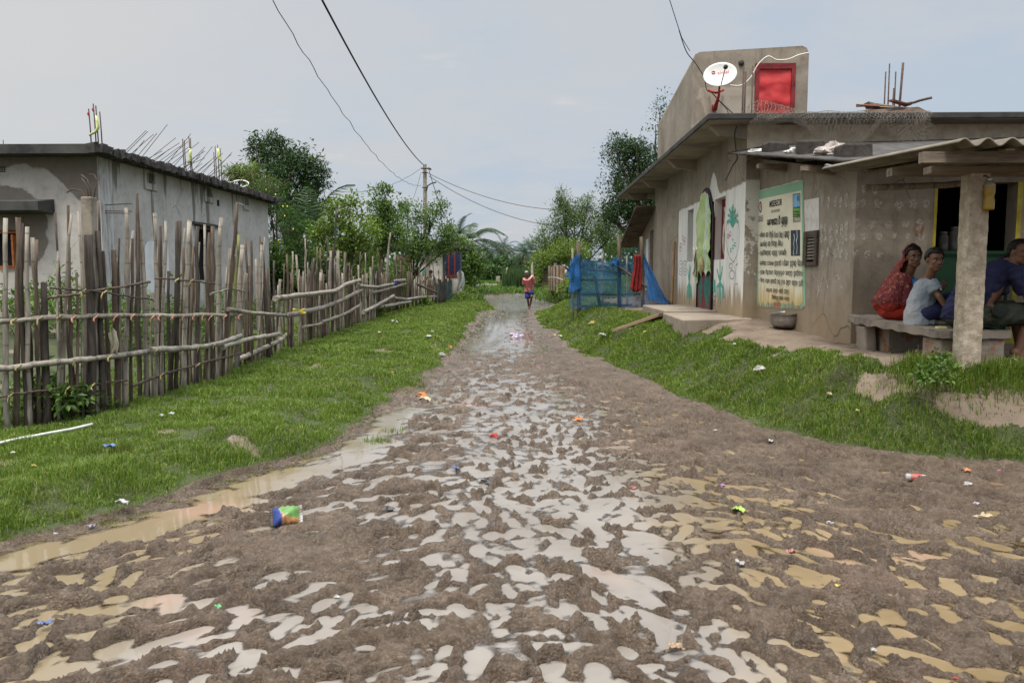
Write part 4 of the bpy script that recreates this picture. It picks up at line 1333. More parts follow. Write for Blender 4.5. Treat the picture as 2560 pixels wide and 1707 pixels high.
# ---- front room: sign wall, porch wall with doorway, lean-to roof
sx, sy = B[0] - A[0], B[1] - A[1]
SL = math.hypot(sx, sy); SU = Vector((sx / SL, sy / SL, 0)); SN = Vector((SU.y, -SU.x, 0))
if SN.x > 0: SN = -SN
SIN = -SN
lv0, lv1 = signw(2013, 620), signw(2047, 620)
lu0, lu1 = [(Vector((q.x - A[0], q.y - A[1], 0))).dot(SU) for q in (lv0, lv1)]
lz1, lz0 = signw(2030, 578).z, signw(2030, 664).z
M_sw = brown_plaster('notice_wall_plaster')
WTOP = at(2112, 403, 8.85).z - .07
tag_org(wall_panel('notice_wall', (A[0], A[1] - .003, .4), SU, SL, WTOP - .4, .2, SIN, [(lu0, lu1, lz0 - .4, lz1 - .4)], M_sw, rh))
def sp(u, z, o_=0): return Vector((A[0], A[1] - .003, 0)) + SU * u + SN * o_ + Vector((0, 0, z))
def sbar(mb, u0, u1, z0, z1, o0, o1):
    mb.hexa([sp(u0, z0, o0), sp(u1, z0, o0), sp(u1, z0, o1), sp(u0, z0, o1)], [sp(u0, z1, o0), sp(u1, z1, o0), sp(u1, z1, o1), sp(u0, z1, o1)])
MB().hexa([sp(.0, WTOP), sp(SL, WTOP), sp(SL, WTOP, -.15), sp(.0, WTOP, -.15)], [sp(.0, 3.22), sp(SL, WTOP + .01), sp(SL, WTOP + .01, -.15), sp(.0, 3.22, -.15)]).build('gable_wall', M_sw, rh)
lw = MB()
sbar(lw, lu0 + .002, lu0 + .09, lz0 + .002, lz1 - .002, -.05, .035); sbar(lw, lu1 - .07, lu1 - .002, lz0 + .002, lz1 - .002, -.05, .035)
sbar(lw, lu0 + .092, lu1 - .072, lz1 - .06, lz1 - .002, -.05, .03); sbar(lw, lu0 + .092, lu1 - .072, lz0 + .002, lz0 + .05, -.05, .03)
lo_ = lw.build('window', simple('dark_window_wood', (.075, .058, .045), .8, .25, 8, .3), rh)
sl2 = MB()
for k in range(8):
    zz = lz0 + .08 + k * (lz1 - lz0 - .14) / 7.5
    sl2.hexa([sp(lu0 + .093, zz, .02), sp(lu1 - .073, zz, .02), sp(lu1 - .073, zz + .03, -.04), sp(lu0 + .093, zz + .03, -.04)], [sp(lu0 + .093, zz + .018, .02), sp(lu1 - .073, zz + .018, .02), sp(lu1 - .073, zz + .048, -.04), sp(lu0 + .093, zz + .048, -.04)])
sl2.build('louvre', simple('grey_slat', (.16, .14, .115), .85, .25, 8, .3), lo_)
# porch wall
DX0, DX1 = at(2338, 600, PW).x, at(2537, 600, PW).x
PZT = at(2430, 456, PW).z
ZP = .62
M_pw = brown_plaster('porch_plaster', lambda n, p, x, y, z, f, g, vst, c: n.mix(n.mul(n.ss(n.noise(p, 3.0, 6, .7), .52, .68), .35), c, (.36, .32, .27)))
tag_org(wall_panel('porch_wall', (B[0], PW - .003, .4), (1, 0, 0), 4.6, WTOP - .4, .2, (0, 1, 0), [(DX0 - B[0], DX1 - B[0], ZP + .05 - .4, PZT - .4)], M_pw, rh))
# doorway: yellow painted surround, dark shop behind a green counter front
M_ylw = simple('yellow_paint', (.34, .29, .03), .6, .2, 6, .2)
M_grn = simple('green_paint', (.006, .05, .018), .55, .25, 4, .2)
sur = MB()
for a_, b_ in (((DX0 - .034, PW - .009, ZP + .05), (DX0, PW - .004, PZT)), ((DX1, PW - .009, ZP + .05), (DX1 + .055, PW - .004, PZT)), ((DX0 - .034, PW - .009, ZP - .03), (DX1 + .055, PW - .004, ZP + .048))): sur.span(a_, b_)
sur.build('door_surround', M_ylw, rh)
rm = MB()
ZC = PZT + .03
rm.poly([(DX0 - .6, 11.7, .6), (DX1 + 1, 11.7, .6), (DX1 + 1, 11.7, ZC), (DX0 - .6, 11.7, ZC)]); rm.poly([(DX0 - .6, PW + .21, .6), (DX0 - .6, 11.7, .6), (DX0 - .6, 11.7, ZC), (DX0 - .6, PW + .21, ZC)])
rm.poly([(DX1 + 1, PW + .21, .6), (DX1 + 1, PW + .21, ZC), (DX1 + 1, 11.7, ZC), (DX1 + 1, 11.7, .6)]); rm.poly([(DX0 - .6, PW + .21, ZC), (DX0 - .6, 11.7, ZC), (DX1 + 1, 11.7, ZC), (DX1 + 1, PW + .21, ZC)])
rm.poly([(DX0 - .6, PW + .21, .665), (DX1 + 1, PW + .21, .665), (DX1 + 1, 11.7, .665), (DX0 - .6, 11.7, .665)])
rm.build('shop_interior', simple('near_black_wall', (.018, .018, .017), .9, .2, 3, 0), rh)  # near-black walls, floor and ceiling of the shop
gt = at(2400, 636, PW + .15).z
MB().span((DX0 + .004, PW + .08, ZP + .13), (DX1 - .004, PW + .14, gt)).build('counter_front', M_grn, rh)
MB().span((DX0 + .003, PW + .06, gt + .002), (DX1 - .003, PW + .5, gt + .04)).build('counter_top', M_grn, rh)
# lean-to roof of sheets over the front room
def slab4(name, pts, th, mat, parent, **k):
    pts = [Vector(p) for p in pts]
    return MB().hexa([p - Vector((0, 0, th)) for p in pts], pts).build(name, mat, parent, **k)


LA = at(1818, 384, 12.0); LB = at(1925, 399, 10.6); LC = at(2112, 403, 8.85)
zin = at(1990, 352, 11.98).z
ash = simple('ash_covered_sheet', (.06, .055, .05), .95, .5, 6, .7, 25, col2=(.022, .02, .019))
LQ = [Vector((LC.x, 8.85, LC.z)), Vector((8.4, 8.85, LC.z + .12)), Vector((LA.x, YC - .02, LA.z)), Vector((8.4, YC - .02, zin - .05))]
def ltp(u, v): return LQ[0].lerp(LQ[1], u).lerp(LQ[2].lerp(LQ[3], u), v) + Vector((0, 0, .10 * min(1, u * 8) * v))
lt = tag_org(MB().grid(ltp, 30, 16).build('lean_to_roof', ash, rh, solid=.025))
M_wood = simple('roof_timber', (.21, .165, .12), .9, .25, 4, .5, 25, stretch=(1, 6, 6), col2=(.09, .07, .05))
for px0, px1, py0, py1, yq in ((1945, 1990, 418, 430, 11.0), (2065, 2118, 424, 436, 9.6)):
    a_ = signw(px0 + 20, py0); 
    MB().hexa([a_ + SN * .42 + Vector((0, -.05, -.02)), a_ + SN * .42 + Vector((0, .05, -.02)), a_ + Vector((0, .05, -.07)), a_ + Vector((0, -.05, -.07))],
              [a_ + SN * .42 + Vector((0, -.05, .04)), a_ + SN * .42 + Vector((0, .05, .04)), a_ + Vector((0, .05, .04)), a_ + Vector((0, -.05, .04))]).build('rafter_end', M_wood, rh)

# ---- porch: corrugated sheets on beams and a concrete pillar
CXL = 3.28; CYF = 6.0; CYB = 8.75
zf, zb = at(2362, 357, CYF).z, at(2103, 409, 8.0).z + .04
XR_ = 7.4
def corr(u, v):
    x_ = CXL + (XR_ - CXL) * u; y_ = CYF + (CYB - CYF) * v
    ph = (x_ - CXL) / .185 * 2 * PI
    return Vector((x_, y_ + .02 * math.sin(ph * .13), zf + (zb - zf) * v + .028 * math.sin(ph) + .01 * math.sin(x_ * 2)))
M_corr = simple('asbestos_sheet', (.17, .15, .115), .9, .25, 4, .35, 30, col2=(.12, .105, .08))
MB().grid(corr, 240, 6).build('corrugated_roof', M_corr, rh, solid=.012)
M_beam = simple('squared_beam', (.20, .16, .12), .9, .25, 3, .5, 25, stretch=(.6, 6, 6), col2=(.08, .065, .05))
PX0, PX1, PY = at(2416, 700, 6.55).x, at(2463, 700, 6.55).x, 6.55
bz0 = at(2430, 434, PY).z; bz1 = at(2430, 415, PY).z
MB().span((at(2326, 420, PY).x, PY - .01, bz0), (XR_, PY + .12, bz1)).build('beam', M_beam, rh, bevel=.008)
MB().span((at(2225, 400, 7.3).x, 7.25, bz1 + .01), (XR_, 7.36, bz1 + .085)).build('beam', M_beam, rh)
MB().span((at(2308, 380, 6.2).x, 6.2, zf - .12), (XR_, 6.27, zf - .035)).build('beam', M_beam, rh)
MB().tube(jitpath((at(2170, 428, 8.3).x, 8.35, bz1 + .02), (4.9, 8.3, bz1 + .10), 8, .008), .035, 7).build('pole_rafter', M_bam, rh)
for x_ in (3.7, 4.5, 5.4, 6.3):
    MB().hexa([(x_, 6.1, zf - .045), (x_ + .07, 6.1, zf - .045), (x_ + .07, 8.7, zb - .06), (x_, 8.7, zb - .06)], [(x_, 6.1, zf - .03), (x_ + .07, 6.1, zf - .03), (x_ + .07, 8.7, zb - .035), (x_, 8.7, zb - .035)]).build('rafter', M_wood, rh)
pz0 = Ts(PX0, PY) - .1
def pil(u, v):
    # rough square column with chipped edges
    a = u * 4; side = int(a) % 4; f_ = a - int(a)
    cs = [(PX0, PY), (PX1, PY), (PX1, PY + .16), (PX0, PY + .16)]
    p_, q_ = cs[side], cs[(side + 1) % 4]
    z_ = pz0 + (bz0 - pz0) * v
    x_ = p_[0] + (q_[0] - p_[0]) * f_; y_ = p_[1] + (q_[1] - p_[1]) * f_
    k_ = .006 * (math.sin(z_ * 23 + u * 40) + math.sin(z_ * 61 + u * 11)) * .7
    cx_, cy_ = (PX0 + PX1) / 2, PY + .08
    w_ = 1 + k_ * 3 + (.10 * (1 - v) if False else 0)
    return Vector((cx_ + (x_ - cx_) * w_, cy_ + (y_ - cy_) * w_, z_))
M_pil, n, bs = newmat('pillar_concrete')
p = n.pos()
f = n.noise(p, 9, 7, .68); g = n.noise(p, 30, 5, .65)
c = n.ramp(f, [(.32, (.22, .18, .13)), (.5, (.34, .285, .215)), (.68, (.50, .44, .355))])
c = n.mix(n.ss(g, .6, .75), c, (.12, .1, .08))
n.put(bs.inputs['Base Color'], c); bs.inputs['Roughness'].default_value = .93
n.put(bs.inputs['Normal'], n.bump(n.add(f, n.mul(g, .6)), .7, .02))
pg = MB().grid(pil, 32, 60, smooth=False)
pg.build('pillar', M_pil, rh)

# ---- street door: arched leaves with red corners under a hanging saree
def fac(y, z, o_=0): return Vector((XF - o_, y, z))
M_teal, n, bs = newmat('painted_door')
p = n.pos(); x, y, z = n.xyz(p)
lw_ = (D1 - D0) / 2
u = n.math('FRACT', n.math('DIVIDE', n.sub(y, D0), lw_))
v = n.sub(z, DZ0)
q = n.add(n.math('ABSOLUTE', n.mul(n.sub(u, .5), lw_ * 1.7)), n.math('ABSOLUTE', n.mul(n.sub(v, .42), .80)))
dm = n.ss(q, .40, .43)
tex = n.noise(p, 28, 3, .6)
red = n.mix(n.ss(tex, .42, .6), (.22, .02, .025), (.05, .02, .02))
gr_ = n.mix(n.ss(n.noise(p, 12, 4), .4, .65), (.02, .13, .11), (.015, .085, .08))
n.put(bs.inputs['Base Color'], n.mix(dm, gr_, red)); bs.inputs['Roughness'].default_value = .5
n.put(bs.inputs['Normal'], n.bump(tex, .4, .01))
def leaf(y0, y1, bow):
    mb = MB()
    def fn(u, v):
        y_ = y0 + (y1 - y0) * u
        t_ = (y_ - D0) / (D1 - D0) * 2 - 1
        top = DZ1 - .55 * abs(t_) ** 2.2
        return fac(y_, DZ0 + (top - DZ0) * v, bow(u))
    return mb.grid(fn, 10, 12, smooth=False)
mid = (D0 + D1) / 2
dl_ = leaf(mid + .006, D1, lambda u: .035 - .03 * u).build('door', M_teal, rh, solid=.035)
leaf(D0, mid - .006, lambda u: .005 + .03 * u).build('door', M_teal, rh, solid=.035)
fp_ = []
for t_ in np.linspace(-1, 1, 25):
    fp_.append(fac(mid + (D1 - D0 + .03) / 2 * t_, DZ1 + .03 - .56 * abs(t_) ** 2.2, .03))
path = [fac(D0 - .02, DZ0, .03)] + fp_ + [fac(D1 + .02, DZ0, .03)]
MB().tube(path, .020, 6).build('door_frame', simple('dark_door_frame', (.035, .04, .036), .7, .3, 8, .3), rh)
# windows
for k, (a_, b_) in enumerate((W1, W2)):
    y0, y1 = a_.y, b_.y
    mb = MB()
    mb.span((XF + .13, y0 + .003, wz0 + .003), (XF + .17, y0 + .07, wz1 - .003)); mb.span((XF + .13, y1 - .07, wz0 + .003), (XF + .17, y1 - .003, wz1 - .003))
    mb.span((XF + .13, y0 + .072, wz1 - .08), (XF + .17, y1 - .072, wz1 - .003)); mb.span((XF + .13, y0 + .072, wz0 + .003), (XF + .17, y1 - .072, wz0 + .05))
    wo = tag_org(mb.build('window', M_redf if k == 0 else M_dkframe, rh))
    if k == 0:
        MB().span((XF + .14, y0 + .073, wz0 + .052), (XF + .16, y1 - .073, wz1 - .082)).build('shutter', M_redf, wo)
    else:
        MB().span((XF + .15, y0 + .073, wz0 + .052), (XF + .16, y1 - .073, wz1 - .082)).build('shutter', M_black, wo)
q = facade(1799, 640)
rag('rag', (XF + .08, W1[0].y + .33, 2.55), (.05, .12, .75), simple('pale_curtain', (.55, .42, .36), .8, .2, 6, .2), 'pale rag curtain hanging inside the red shuttered window', 'curtain', seed=6)

# painted pictures and letters on the white wall: thin raised strokes of paint
def strokes(name, lines, mat, parent, place, wd):
    mb = MB()
    o0 = place(0, 0); nv_ = (place(1, 0) - o0).cross(place(0, 1) - o0).normalized()
    if nv_.dot(CAMP - o0) < 0: nv_ = -nv_
    for li, ln in enumerate(lines):
        pts = [Vector((a_, b_)) for a_, b_ in ln]
        for i in range(len(pts)):
            pass
        L, Rr = [], []
        for i, p_ in enumerate(pts):
            d_ = (pts[min(i + 1, len(pts) - 1)] - pts[max(i - 1, 0)])
            if d_.length < 1e-9: d_ = Vector((1, 0))
            d_.normalize(); nn = Vector((-d_.y, d_.x)) * wd / 2
            lift = nv_ * (.00025 * (li % 40))
            L.append(place(*(p_ + nn)) + lift); Rr.append(place(*(p_ - nn)) + lift)
        k_ = len(L)
        mb.add(L + Rr, [(i, i + 1, k_ + i + 1, k_ + i) for i in range(k_ - 1)])
    return mb.build(name, mat, parent)


def arc(cx_, cy_, rx, ry, a0, a1, n_=10):
    return [(cx_ + rx * math.cos(R(a)), cy_ + ry * math.sin(R(a))) for a in np.linspace(a0, a1, n_)]


sw = bpy.data.objects[[o.name for o in rh.children if o.name.startswith('street_wall')][0]]
# facade drawing plane: u runs from the far end towards the corner (as read), v = height
def fpl(u, v): return Vector((XF - .004, 17.3 - u, v))
def fuv(px, py):
    q_ = facade(px, py); return (17.3 - q_.y, q_.z)


def fz(x, y): return fuv(1640 + x / 4.127, 420 + y / 4.127)     # from a detail view


SM = [0]
def smudge(name, col, dens, lo=.34, hi=.62, sc=26):
    mt, n, b = newmat(name); p = n.pos()
    b.inputs['Base Color'].default_value = (*col, 1); b.inputs['Roughness'].default_value = .95
    n.put(b.inputs['Alpha'], n.mul(n.ss(n.noise(p, sc, 5, .7), lo, hi), dens))
    return mt


P_teal = smudge('teal_paint', (.08, .38, .29), .85, .28, .5, 12)
P_line = smudge('grey_outline_paint', (.16, .17, .20), .8, .3, .52, 12)
P_pink = smudge('pink_paint', (.46, .14, .28), .8, .3, .52, 12)
P_redp = smudge('red_line_paint', (.55, .18, .14), .7, .3, .52, 12)
teal = []
for cx_, base, top, sp_ in ((662, 1400, 955, 1.0), (345, 1400, 985, .55)):
    for dx_, h_ in ((-30, 1040), (0, top), (25, 1010), (-12, 1100), (15, 1080)):
        teal.append([fz(cx_, 1180), fz(cx_ + dx_ * sp_ * .6, (h_ + 1180) / 2), fz(cx_ + dx_ * sp_, h_)])
    for dx_ in (-42, -25, -8, 8, 28, 42):
        teal.append([fz(cx_, 1180), fz(cx_ + dx_ * sp_ * .8, 1230), fz(cx_ + dx_ * sp_, 1340)])
    teal.append([fz(cx_, 1180), fz(cx_, 1400)])
for tx, ty in ((745, 480), (760, 420), (800, 375), (825, 420), (850, 480), (735, 560), (858, 560), (790, 400), (775, 440)):
    teal.append([fz(790, 560 if ty < 470 else 600), fz((790 + tx) / 2, (ty + 520) / 2), fz(tx, ty)])
teal += [[fz(x_, 1270), fz(x_ - 2, 1150)] for x_ in (600, 606, 612)]
strokes('painted_leaves', teal, P_teal, sw, fpl, .05)
heart = [fz(790, 600), fz(775, 560), fz(750, 545), fz(727, 600), fz(722, 720), fz(735, 830), fz(760, 920), fz(800, 975), fz(835, 900), fz(858, 800), fz(862, 640), fz(845, 540), fz(815, 515), fz(795, 560), fz(790, 600)]
outl = [heart]
for cx_ in (258, 300):
    outl.append([fz(cx_ + 22 * math.cos(a), 1015 + 58 * math.sin(a)) for a in np.linspace(0, 2 * PI, 14)])
    outl.append([fz(cx_ + 10 * math.cos(a), 1015 + 26 * math.sin(a)) for a in np.linspace(0, 2 * PI, 10)])
    outl.append([fz(cx_ - 18, 1085), fz(cx_, 1110), fz(cx_ + 18, 1085)])
outl.append([fz(258, 950 - i * 20 if i % 2 else 950 - i * 20) if i % 2 else fz(250, 950 - i * 20) for i in range(10)])
for (cx_, cy_, rx, ry) in ((785, 1100, 26, 45), (775, 1010, 16, 28), (606, 1300, 14, 30), (606, 1390, 12, 26)):
    outl.append([fz(cx_ + rx * math.cos(a), cy_ + ry * math.sin(a)) for a in np.linspace(0, 2 * PI, 12)])
outl.append([fz(815, 1010), fz(822, 1090), fz(815, 1200), fz(845, 1195)]); outl.append([fz(848, 985), fz(825, 1005)])
strokes('painted_outline', outl, P_line, sw, fpl, .016)
pink = [[fz(cx_ + 9 * math.cos(a), cy_ + 22 * math.sin(a)) for a in np.linspace(0, 2 * PI, 9)] for cx_, cy_ in ((278, 720), (290, 770), (298, 740), (256, 800), (252, 840), (745, 705), (768, 680))]
pink.append([fz(755, 690), fz(760, 730)])
for fl_ in pink: strokes('painted_petal', [fl_], P_pink, sw, fpl, .02)
strokes('painted_lotus', [[fz(765, 480), fz(775, 520), fz(795, 540)], [fz(790, 450), fz(795, 520)], [fz(820, 460), fz(808, 520), fz(795, 545)], [fz(765, 475), fz(790, 450), fz(820, 460)]], P_redp, sw, fpl, .035)
strokes('painted_letters', [[fz(x_ + 9 * math.cos(a), y_ + 18 * math.sin(a)) for a in np.linspace(0.5, 5.5, 9)] for x_, y_ in ((775, 850), (797, 815), (818, 790))] + [[fz(788, 740), fz(800, 735), fz(798, 765)]], P_teal, sw, fpl, .022)
p = facade(1858, 730)

# the lightning notice painted on the side wall of the front room
def suv(px, py):
    q_ = signw(px, py); return (Vector((q_.x - A[0], q_.y - A[1], 0)).dot(SU), q_.z)


def spl(o_): return lambda u, v: sp(u, v, o_)


def sv(x, y): return suv(1860 + x / 4.48, 430 + y / 4.48)        # from a detail view


def spoly(name, pts, mat, o_, parent): return MB().poly([sp(u, v, o_) for u, v in pts]).build(name, mat, parent)


nw = bpy.data.objects[[o.name for o in rh.children if o.name.startswith('notice_wall')][0]]
M_sgreen, n, bs = newmat('notice_green')
p = n.pos(); x, y, z = n.xyz(p)
st = n.ss(n.add(z, n.mul(n.sub(n.noise(n.scale(p, (8, 8, 1.6)), 2, 5, .6), .5), .7)), 1.12, .92)
n.put(bs.inputs['Base Color'], n.mix(st, n.mix(n.noise(p, 5, 5), (.20, .39, .25), (.27, .46, .31)), n.mix(n.noise(p, 6, 5), (.19, .15, .10), (.27, .21, .14)))); bs.inputs['Roughness'].default_value = .85
M_cream, n, bs = newmat('notice_cream')
p = n.pos(); x, y, z = n.xyz(p)
c = n.mix(n.ss(n.noise(p, 3, 5), .4, .7), (.66, .64, .50), (.60, .58, .45))
st = n.ss(n.add(z, n.mul(n.sub(n.noise(n.scale(p, (8, 8, 1.6)), 2, 5, .6), .5), .9)), 1.42, .95)
n.put(bs.inputs['Base Color'], n.mix(st, c, (.50, .37, .15))); bs.inputs['Roughness'].default_value = .85
M_ink = simple('black_paint', (.012, .012, .014), .8, .2, 10, 0)
M_paint = {k: simple(k + '_notice_paint', v, .8, .15, 10, 0) for k, v in {'skyblue': (.20, .42, .62), 'field': (.16, .38, .06), 'navy': (.03, .06, .16), 'slate': (.04, .045, .055), 'pale': (.45, .55, .62), 'red': (.60, .12, .06), 'ink': (.012, .012, .014)}.items()}
# ragged lower edge of the cream field
low = [sv(170 + i * 24, 1465 + random.uniform(-12, 30)) for i in range(20)]
nt = spoly('painted_notice', [sv(136, 228), sv(664, 92), sv(690, 1500), sv(640, 1540), sv(146, 1510)], M_sgreen, .004, nw)
nt2 = None
def sub(name, pts, mat, o_): return spoly(name, pts, mat, o_, nt)


nt.parent = rh
rim = [sv(152, 222 - 8 + random.uniform(-8, 2))] + [sv(152 + i * 34, 222 - i * 8.6 + random.uniform(-16, -4)) for i in range(1, 15)] + [sv(664, 92), sv(152, 222)]
sub('pale_border', rim, simple('pale_lime', (.55, .56, .46), .9, .1, 6, 0), .0035)
sub('cream_field', [sv(160, 310), sv(648, 208), sv(660, 1440)] + [(u, v) for u, v in [sv(655 - i * 26, 1440 + random.uniform(0, 75) if i < 4 or i > 13 else 1430 + random.uniform(0, 60)) for i in range(1, 19)]] + [sv(165, 1440)], M_cream, .006)
ink = []; thin = []
SU0 = sv(160, 310)[0]; SU1 = sv(655, 310)[0]


def text_obj(body, uv, height, width, mat, o_, name='lettering'):
    cu = bpy.data.curves.new('lettering', 'FONT'); cu.body = body; cu.resolution_u = 3; cu.offset = .022 if body == 'MISEREOR' else 0
    ob = bpy.data.objects.new('lettering_tmp', cu); COL.objects.link(ob)
    dg = bpy.context.evaluated_depsgraph_get()
    me_ = bpy.data.meshes.new_from_object(ob.evaluated_get(dg))
    COL.objects.unlink(ob); bpy.data.objects.remove(ob)
    co = np.empty(len(me_.vertices) * 3, dtype=np.float32); me_.vertices.foreach_get('co', co); co = co.reshape(-1, 3)
    mn_, mx_ = co.min(0), co.max(0)
    s_ = (co - mn_) / np.maximum(mx_ - mn_, 1e-6)
    return me_, s_


def put_text(body, u0, u1, v0, v1, mat, o_, parent, skew=0, name='lettering'):
    me_, s_ = text_obj(body, None, 0, 0, mat, o_)
    new = np.array([tuple(sp(u0 + (u1 - u0) * a_, v0 + (v1 - v0) * b_ + skew * a_, o_)) for a_, b_, _ in s_], dtype=np.float32)
    me_.vertices.foreach_set('co', new.ravel()); me_.update()
    return link_mesh(name, me_, mat, parent)


def band(x0, x1, y0t, y0b, y1t, y1b):
    a_ = sv(x0, y0t); b_ = sv(x0, y0b); c__ = sv(x1, y1t); d_ = sv(x1, y1b)
    return a_[0], c__[0], (b_[1] + d_[1]) / 2, (a_[1] + c__[1]) / 2


u0, u1, v0, v1 = band(292, 432, 322, 398, 302, 372); put_text('MISEREOR', u0, u1, v0, v1, M_ink, .009, nt)
u0, u1, v0, v1 = band(312, 408, 428, 460, 412, 446); put_text('IHR HILFSWERK', u0, u1, v0, v1, M_paint['slate'], .009, nt)
u0, u1, v0, v1 = band(562, 634, 522, 556, 508, 545); put_text('RCDC', u0, u1, v0, v1, M_ink, .009, nt)
u0, u1, v0, v1 = band(166, 220, 512, 548, 500, 540); put_text('OSDMA', u0, u1, v0, v1, M_paint['slate'], .009, nt)
# Odia lettering as brush strokes; each letter: hood arc plus its own body, in a unit box
OD = {
 'sa': [arc(.45, .75, .4, .25, 0, 180), [(.05, .75), (.05, .3), (.35, .1), (.5, .35), (.35, .5)], [(.85, .75), (.85, 0)]],
 'ba': [arc(.42, .72, .38, .28, 0, 180), [(.04, .72), (.1, .3), (.4, .1), (.75, .3), (.8, .72)]],
 'dha': [arc(.4, .6, .36, .38, -60, 230), [(.85, .95), (.85, 0)]],
 'na': [arc(.42, .72, .38, .28, 0, 180), [(.04, .72), (.2, .4), (.45, .5), (.4, .15), (.1, .15)], [(.8, .72), (.8, .05)]],
 'ta': [arc(.42, .66, .38, .34, -10, 190), arc(.42, .36, .2, .2, -200, 90)],
 'ra': [arc(.42, .7, .38, .3, 0, 180), [(.04, .7), (.08, .25), (.4, .08), (.8, .35), (.8, .7)], [(.4, .08), (.7, -.1)]],
 'ka': [arc(.42, .72, .38, .28, 0, 180), arc(.3, .35, .25, .25, 0, 340), [(.8, .72), (.8, .2), (.6, .05)]],
 'la': [arc(.25, .5, .22, .3, 20, 320), arc(.65, .5, .22, .3, -140, 160), [(.85, .6), (.85, 0)]],
 'ja': [arc(.42, .7, .38, .3, 0, 180), [(.04, .7), (.3, .4), (.7, .45), (.75, .15), (.4, .02), (.1, .2)]],
 'pa': [[(.1, .95), (.08, .4), (.4, .25), (.75, .5)], [(.78, .98), (.8, 0)], arc(.3, .85, .2, .12, 0, 180)],
 'ga': [arc(.42, .7, .38, .3, 0, 180), [(.04, .7), (.06, .15), (.2, .1)], [(.8, .7), (.8, .02)]],
 'gha': [[(.05, .9), (.05, .2), (.3, .1), (.4, .5), (.45, .1), (.75, .2), (.8, .95)], arc(.6, .88, .2, .1, 0, 180)],
 'aa': [[(.2, .98), (.2, 0)]],
 'i': [arc(.1, 1.08, .3, .2, 10, 190)],
 'u': [[(.0, -.05), (.2, -.25), (.4, -.05)]],
 'e': [arc(.35, .35, .28, .33, 60, 350)],
 'dot': [arc(.25, .5, .14, .14, 0, 360)], 'dan': [[(.2, .98), (.2, 0)]], 'sp': [], 'chb': [arc(.0, 1.15, .22, .14, 180, 360)],
}
ADV = {'aa': .45, 'i': -.12, 'u': -.1, 'dan': .6, 'sp': .65, 'chb': .0, 'dot': .6, 'e': .72}
LINES = [('sa aa ba dha aa na ta aa sp ha i chb sp sa u ra ka u aa', (265, 490, 540, 600, 500, 592), .016, 'b'),
 ('dot sp gha ra i gha ra sp sa ha sp ba i ja u la i sp ba e la sp kha o la aa sp sa aa na ra u', (168, 505, 690, 730, 664, 742), .0105, 'a'),
 ('ka e ba aa la i ta u sp gha ra sp ba i ta ra ka u sp aa sa i ba e dan', (188, 440, 790, 835, 772, 830), .0105, 'a'),
 ('dot sp ja la u ja i na i sa ga u na ja sp pa ra sa u ta u sp ra ha na aa ha i dan', (168, 470, 890, 930, 880, 935), .0105, 'a'),
 ('gha ra ba i ta u ra sp ja aa na aa la aa sp ra u ja aa ga ha i sp na ja i ka ta sp ja u ra u pa ra sp pa i ta aa dan', (182, 650, 1005, 1040, 995, 1060), .0105, 'a'),
 ('dot sp ga u ra ka sp ba i ja u ta ja ga sp na i ba u ga u pa u ra u ba sp na ta ga u u ga u sp ja u ba ra i ta aa dan', (168, 640, 1105, 1140, 1115, 1165), .0105, 'a'),
 ('dot sp pa i ta ja sp ga ra u na sp sa u ga ba ja i sp ba ja u sp ga u na sp ra ja u ta sp na ga u ta aa sp ja aa ha i', (170, 650, 1195, 1230, 1225, 1280), .0105, 'a'),
 ('sa ba e ta na sp ra ha ba u dan sp pa ra ka i sp ra ha ba u dan', (255, 510, 1305, 1340, 1320, 1365), .009, 'a'),
 ('ja i pa ra ga aa u ra u sp ra ka sa aa sp pa aa ba ta u dan', (318, 515, 1385, 1420, 1405, 1440), .009, 'a')]
for body, (x0, x1, y0t, y0b, y1t, y1b), wd, kk in LINES:
    toks = [k_ if k_ in OD else {'ha': 'ba', 'kha': 'ga', 'o': 'aa'}.get(k_, 'ta') for k_ in body.split()]
    tot = sum(ADV.get(k_, 1.0) for k_ in toks)
    ul0 = sv(x0, y0t); ul1 = sv(x0, y0b); ur0 = sv(x1, y1t); ur1 = sv(x1, y1b)
    cur = 0; lines = []
    for k_ in toks:
        a_ = ADV.get(k_, 1.0)
        off = cur if k_ not in ('i', 'chb', 'u') else cur - .75
        for ln in OD[k_]:
            pts = []
            for (gx_, gy_) in ln:
                t_ = (off + gx_ * .95) / tot
                ub = ul1[0] + (ur1[0] - ul1[0]) * t_
                vb = ul1[1] + (ur1[1] - ul1[1]) * t_; vt = ul0[1] + (ur0[1] - ul0[1]) * t_
                pts.append((ub, vb + (vt - vb) * gy_))
            lines.append(pts)
        cur += max(a_, 0)
    strokes('lettering', lines, M_ink, nt, spl(.009), wd)
put_text('OSDMA', *band(345, 425, 1465, 1500, 1470, 1505), M_paint['red'], .009, nt) if False else strokes('red_lettering', [[sv(345 + 14 * i + 6 * math.cos(a), 1478 + 14 * math.sin(a)) for a in np.linspace(.6, 5.6, 8)] for i in range(6)], M_paint['red'], nt, spl(.009), .014)
# emblem at upper left: ring with a flame
cx_, cy_ = 188, 395
ring = [sv(cx_ + 17 * math.cos(a), cy_ + 62 * math.sin(a)) for a in np.linspace(0, 2 * PI, 24)]
em = sub('emblem', ring[:-1], M_paint['navy'], .008)
sub('emblem_disc', [sv(cx_ + 11 * math.cos(a), cy_ + 42 * math.sin(a)) for a in np.linspace(0, 2 * PI, 20)][:-1], M_cream, .0095)
strokes('emblem_flame', [[sv(cx_ - 3, cy_ + 28), sv(cx_ + 3, cy_), sv(cx_ - 2, cy_ - 28)]], M_paint['red'], nt, spl(.011), .03)
strokes('rule_line', [[sv(164, 503), sv(222, 493)], [sv(164, 556), sv(222, 547)]], M_ink, nt, spl(.009), .008)
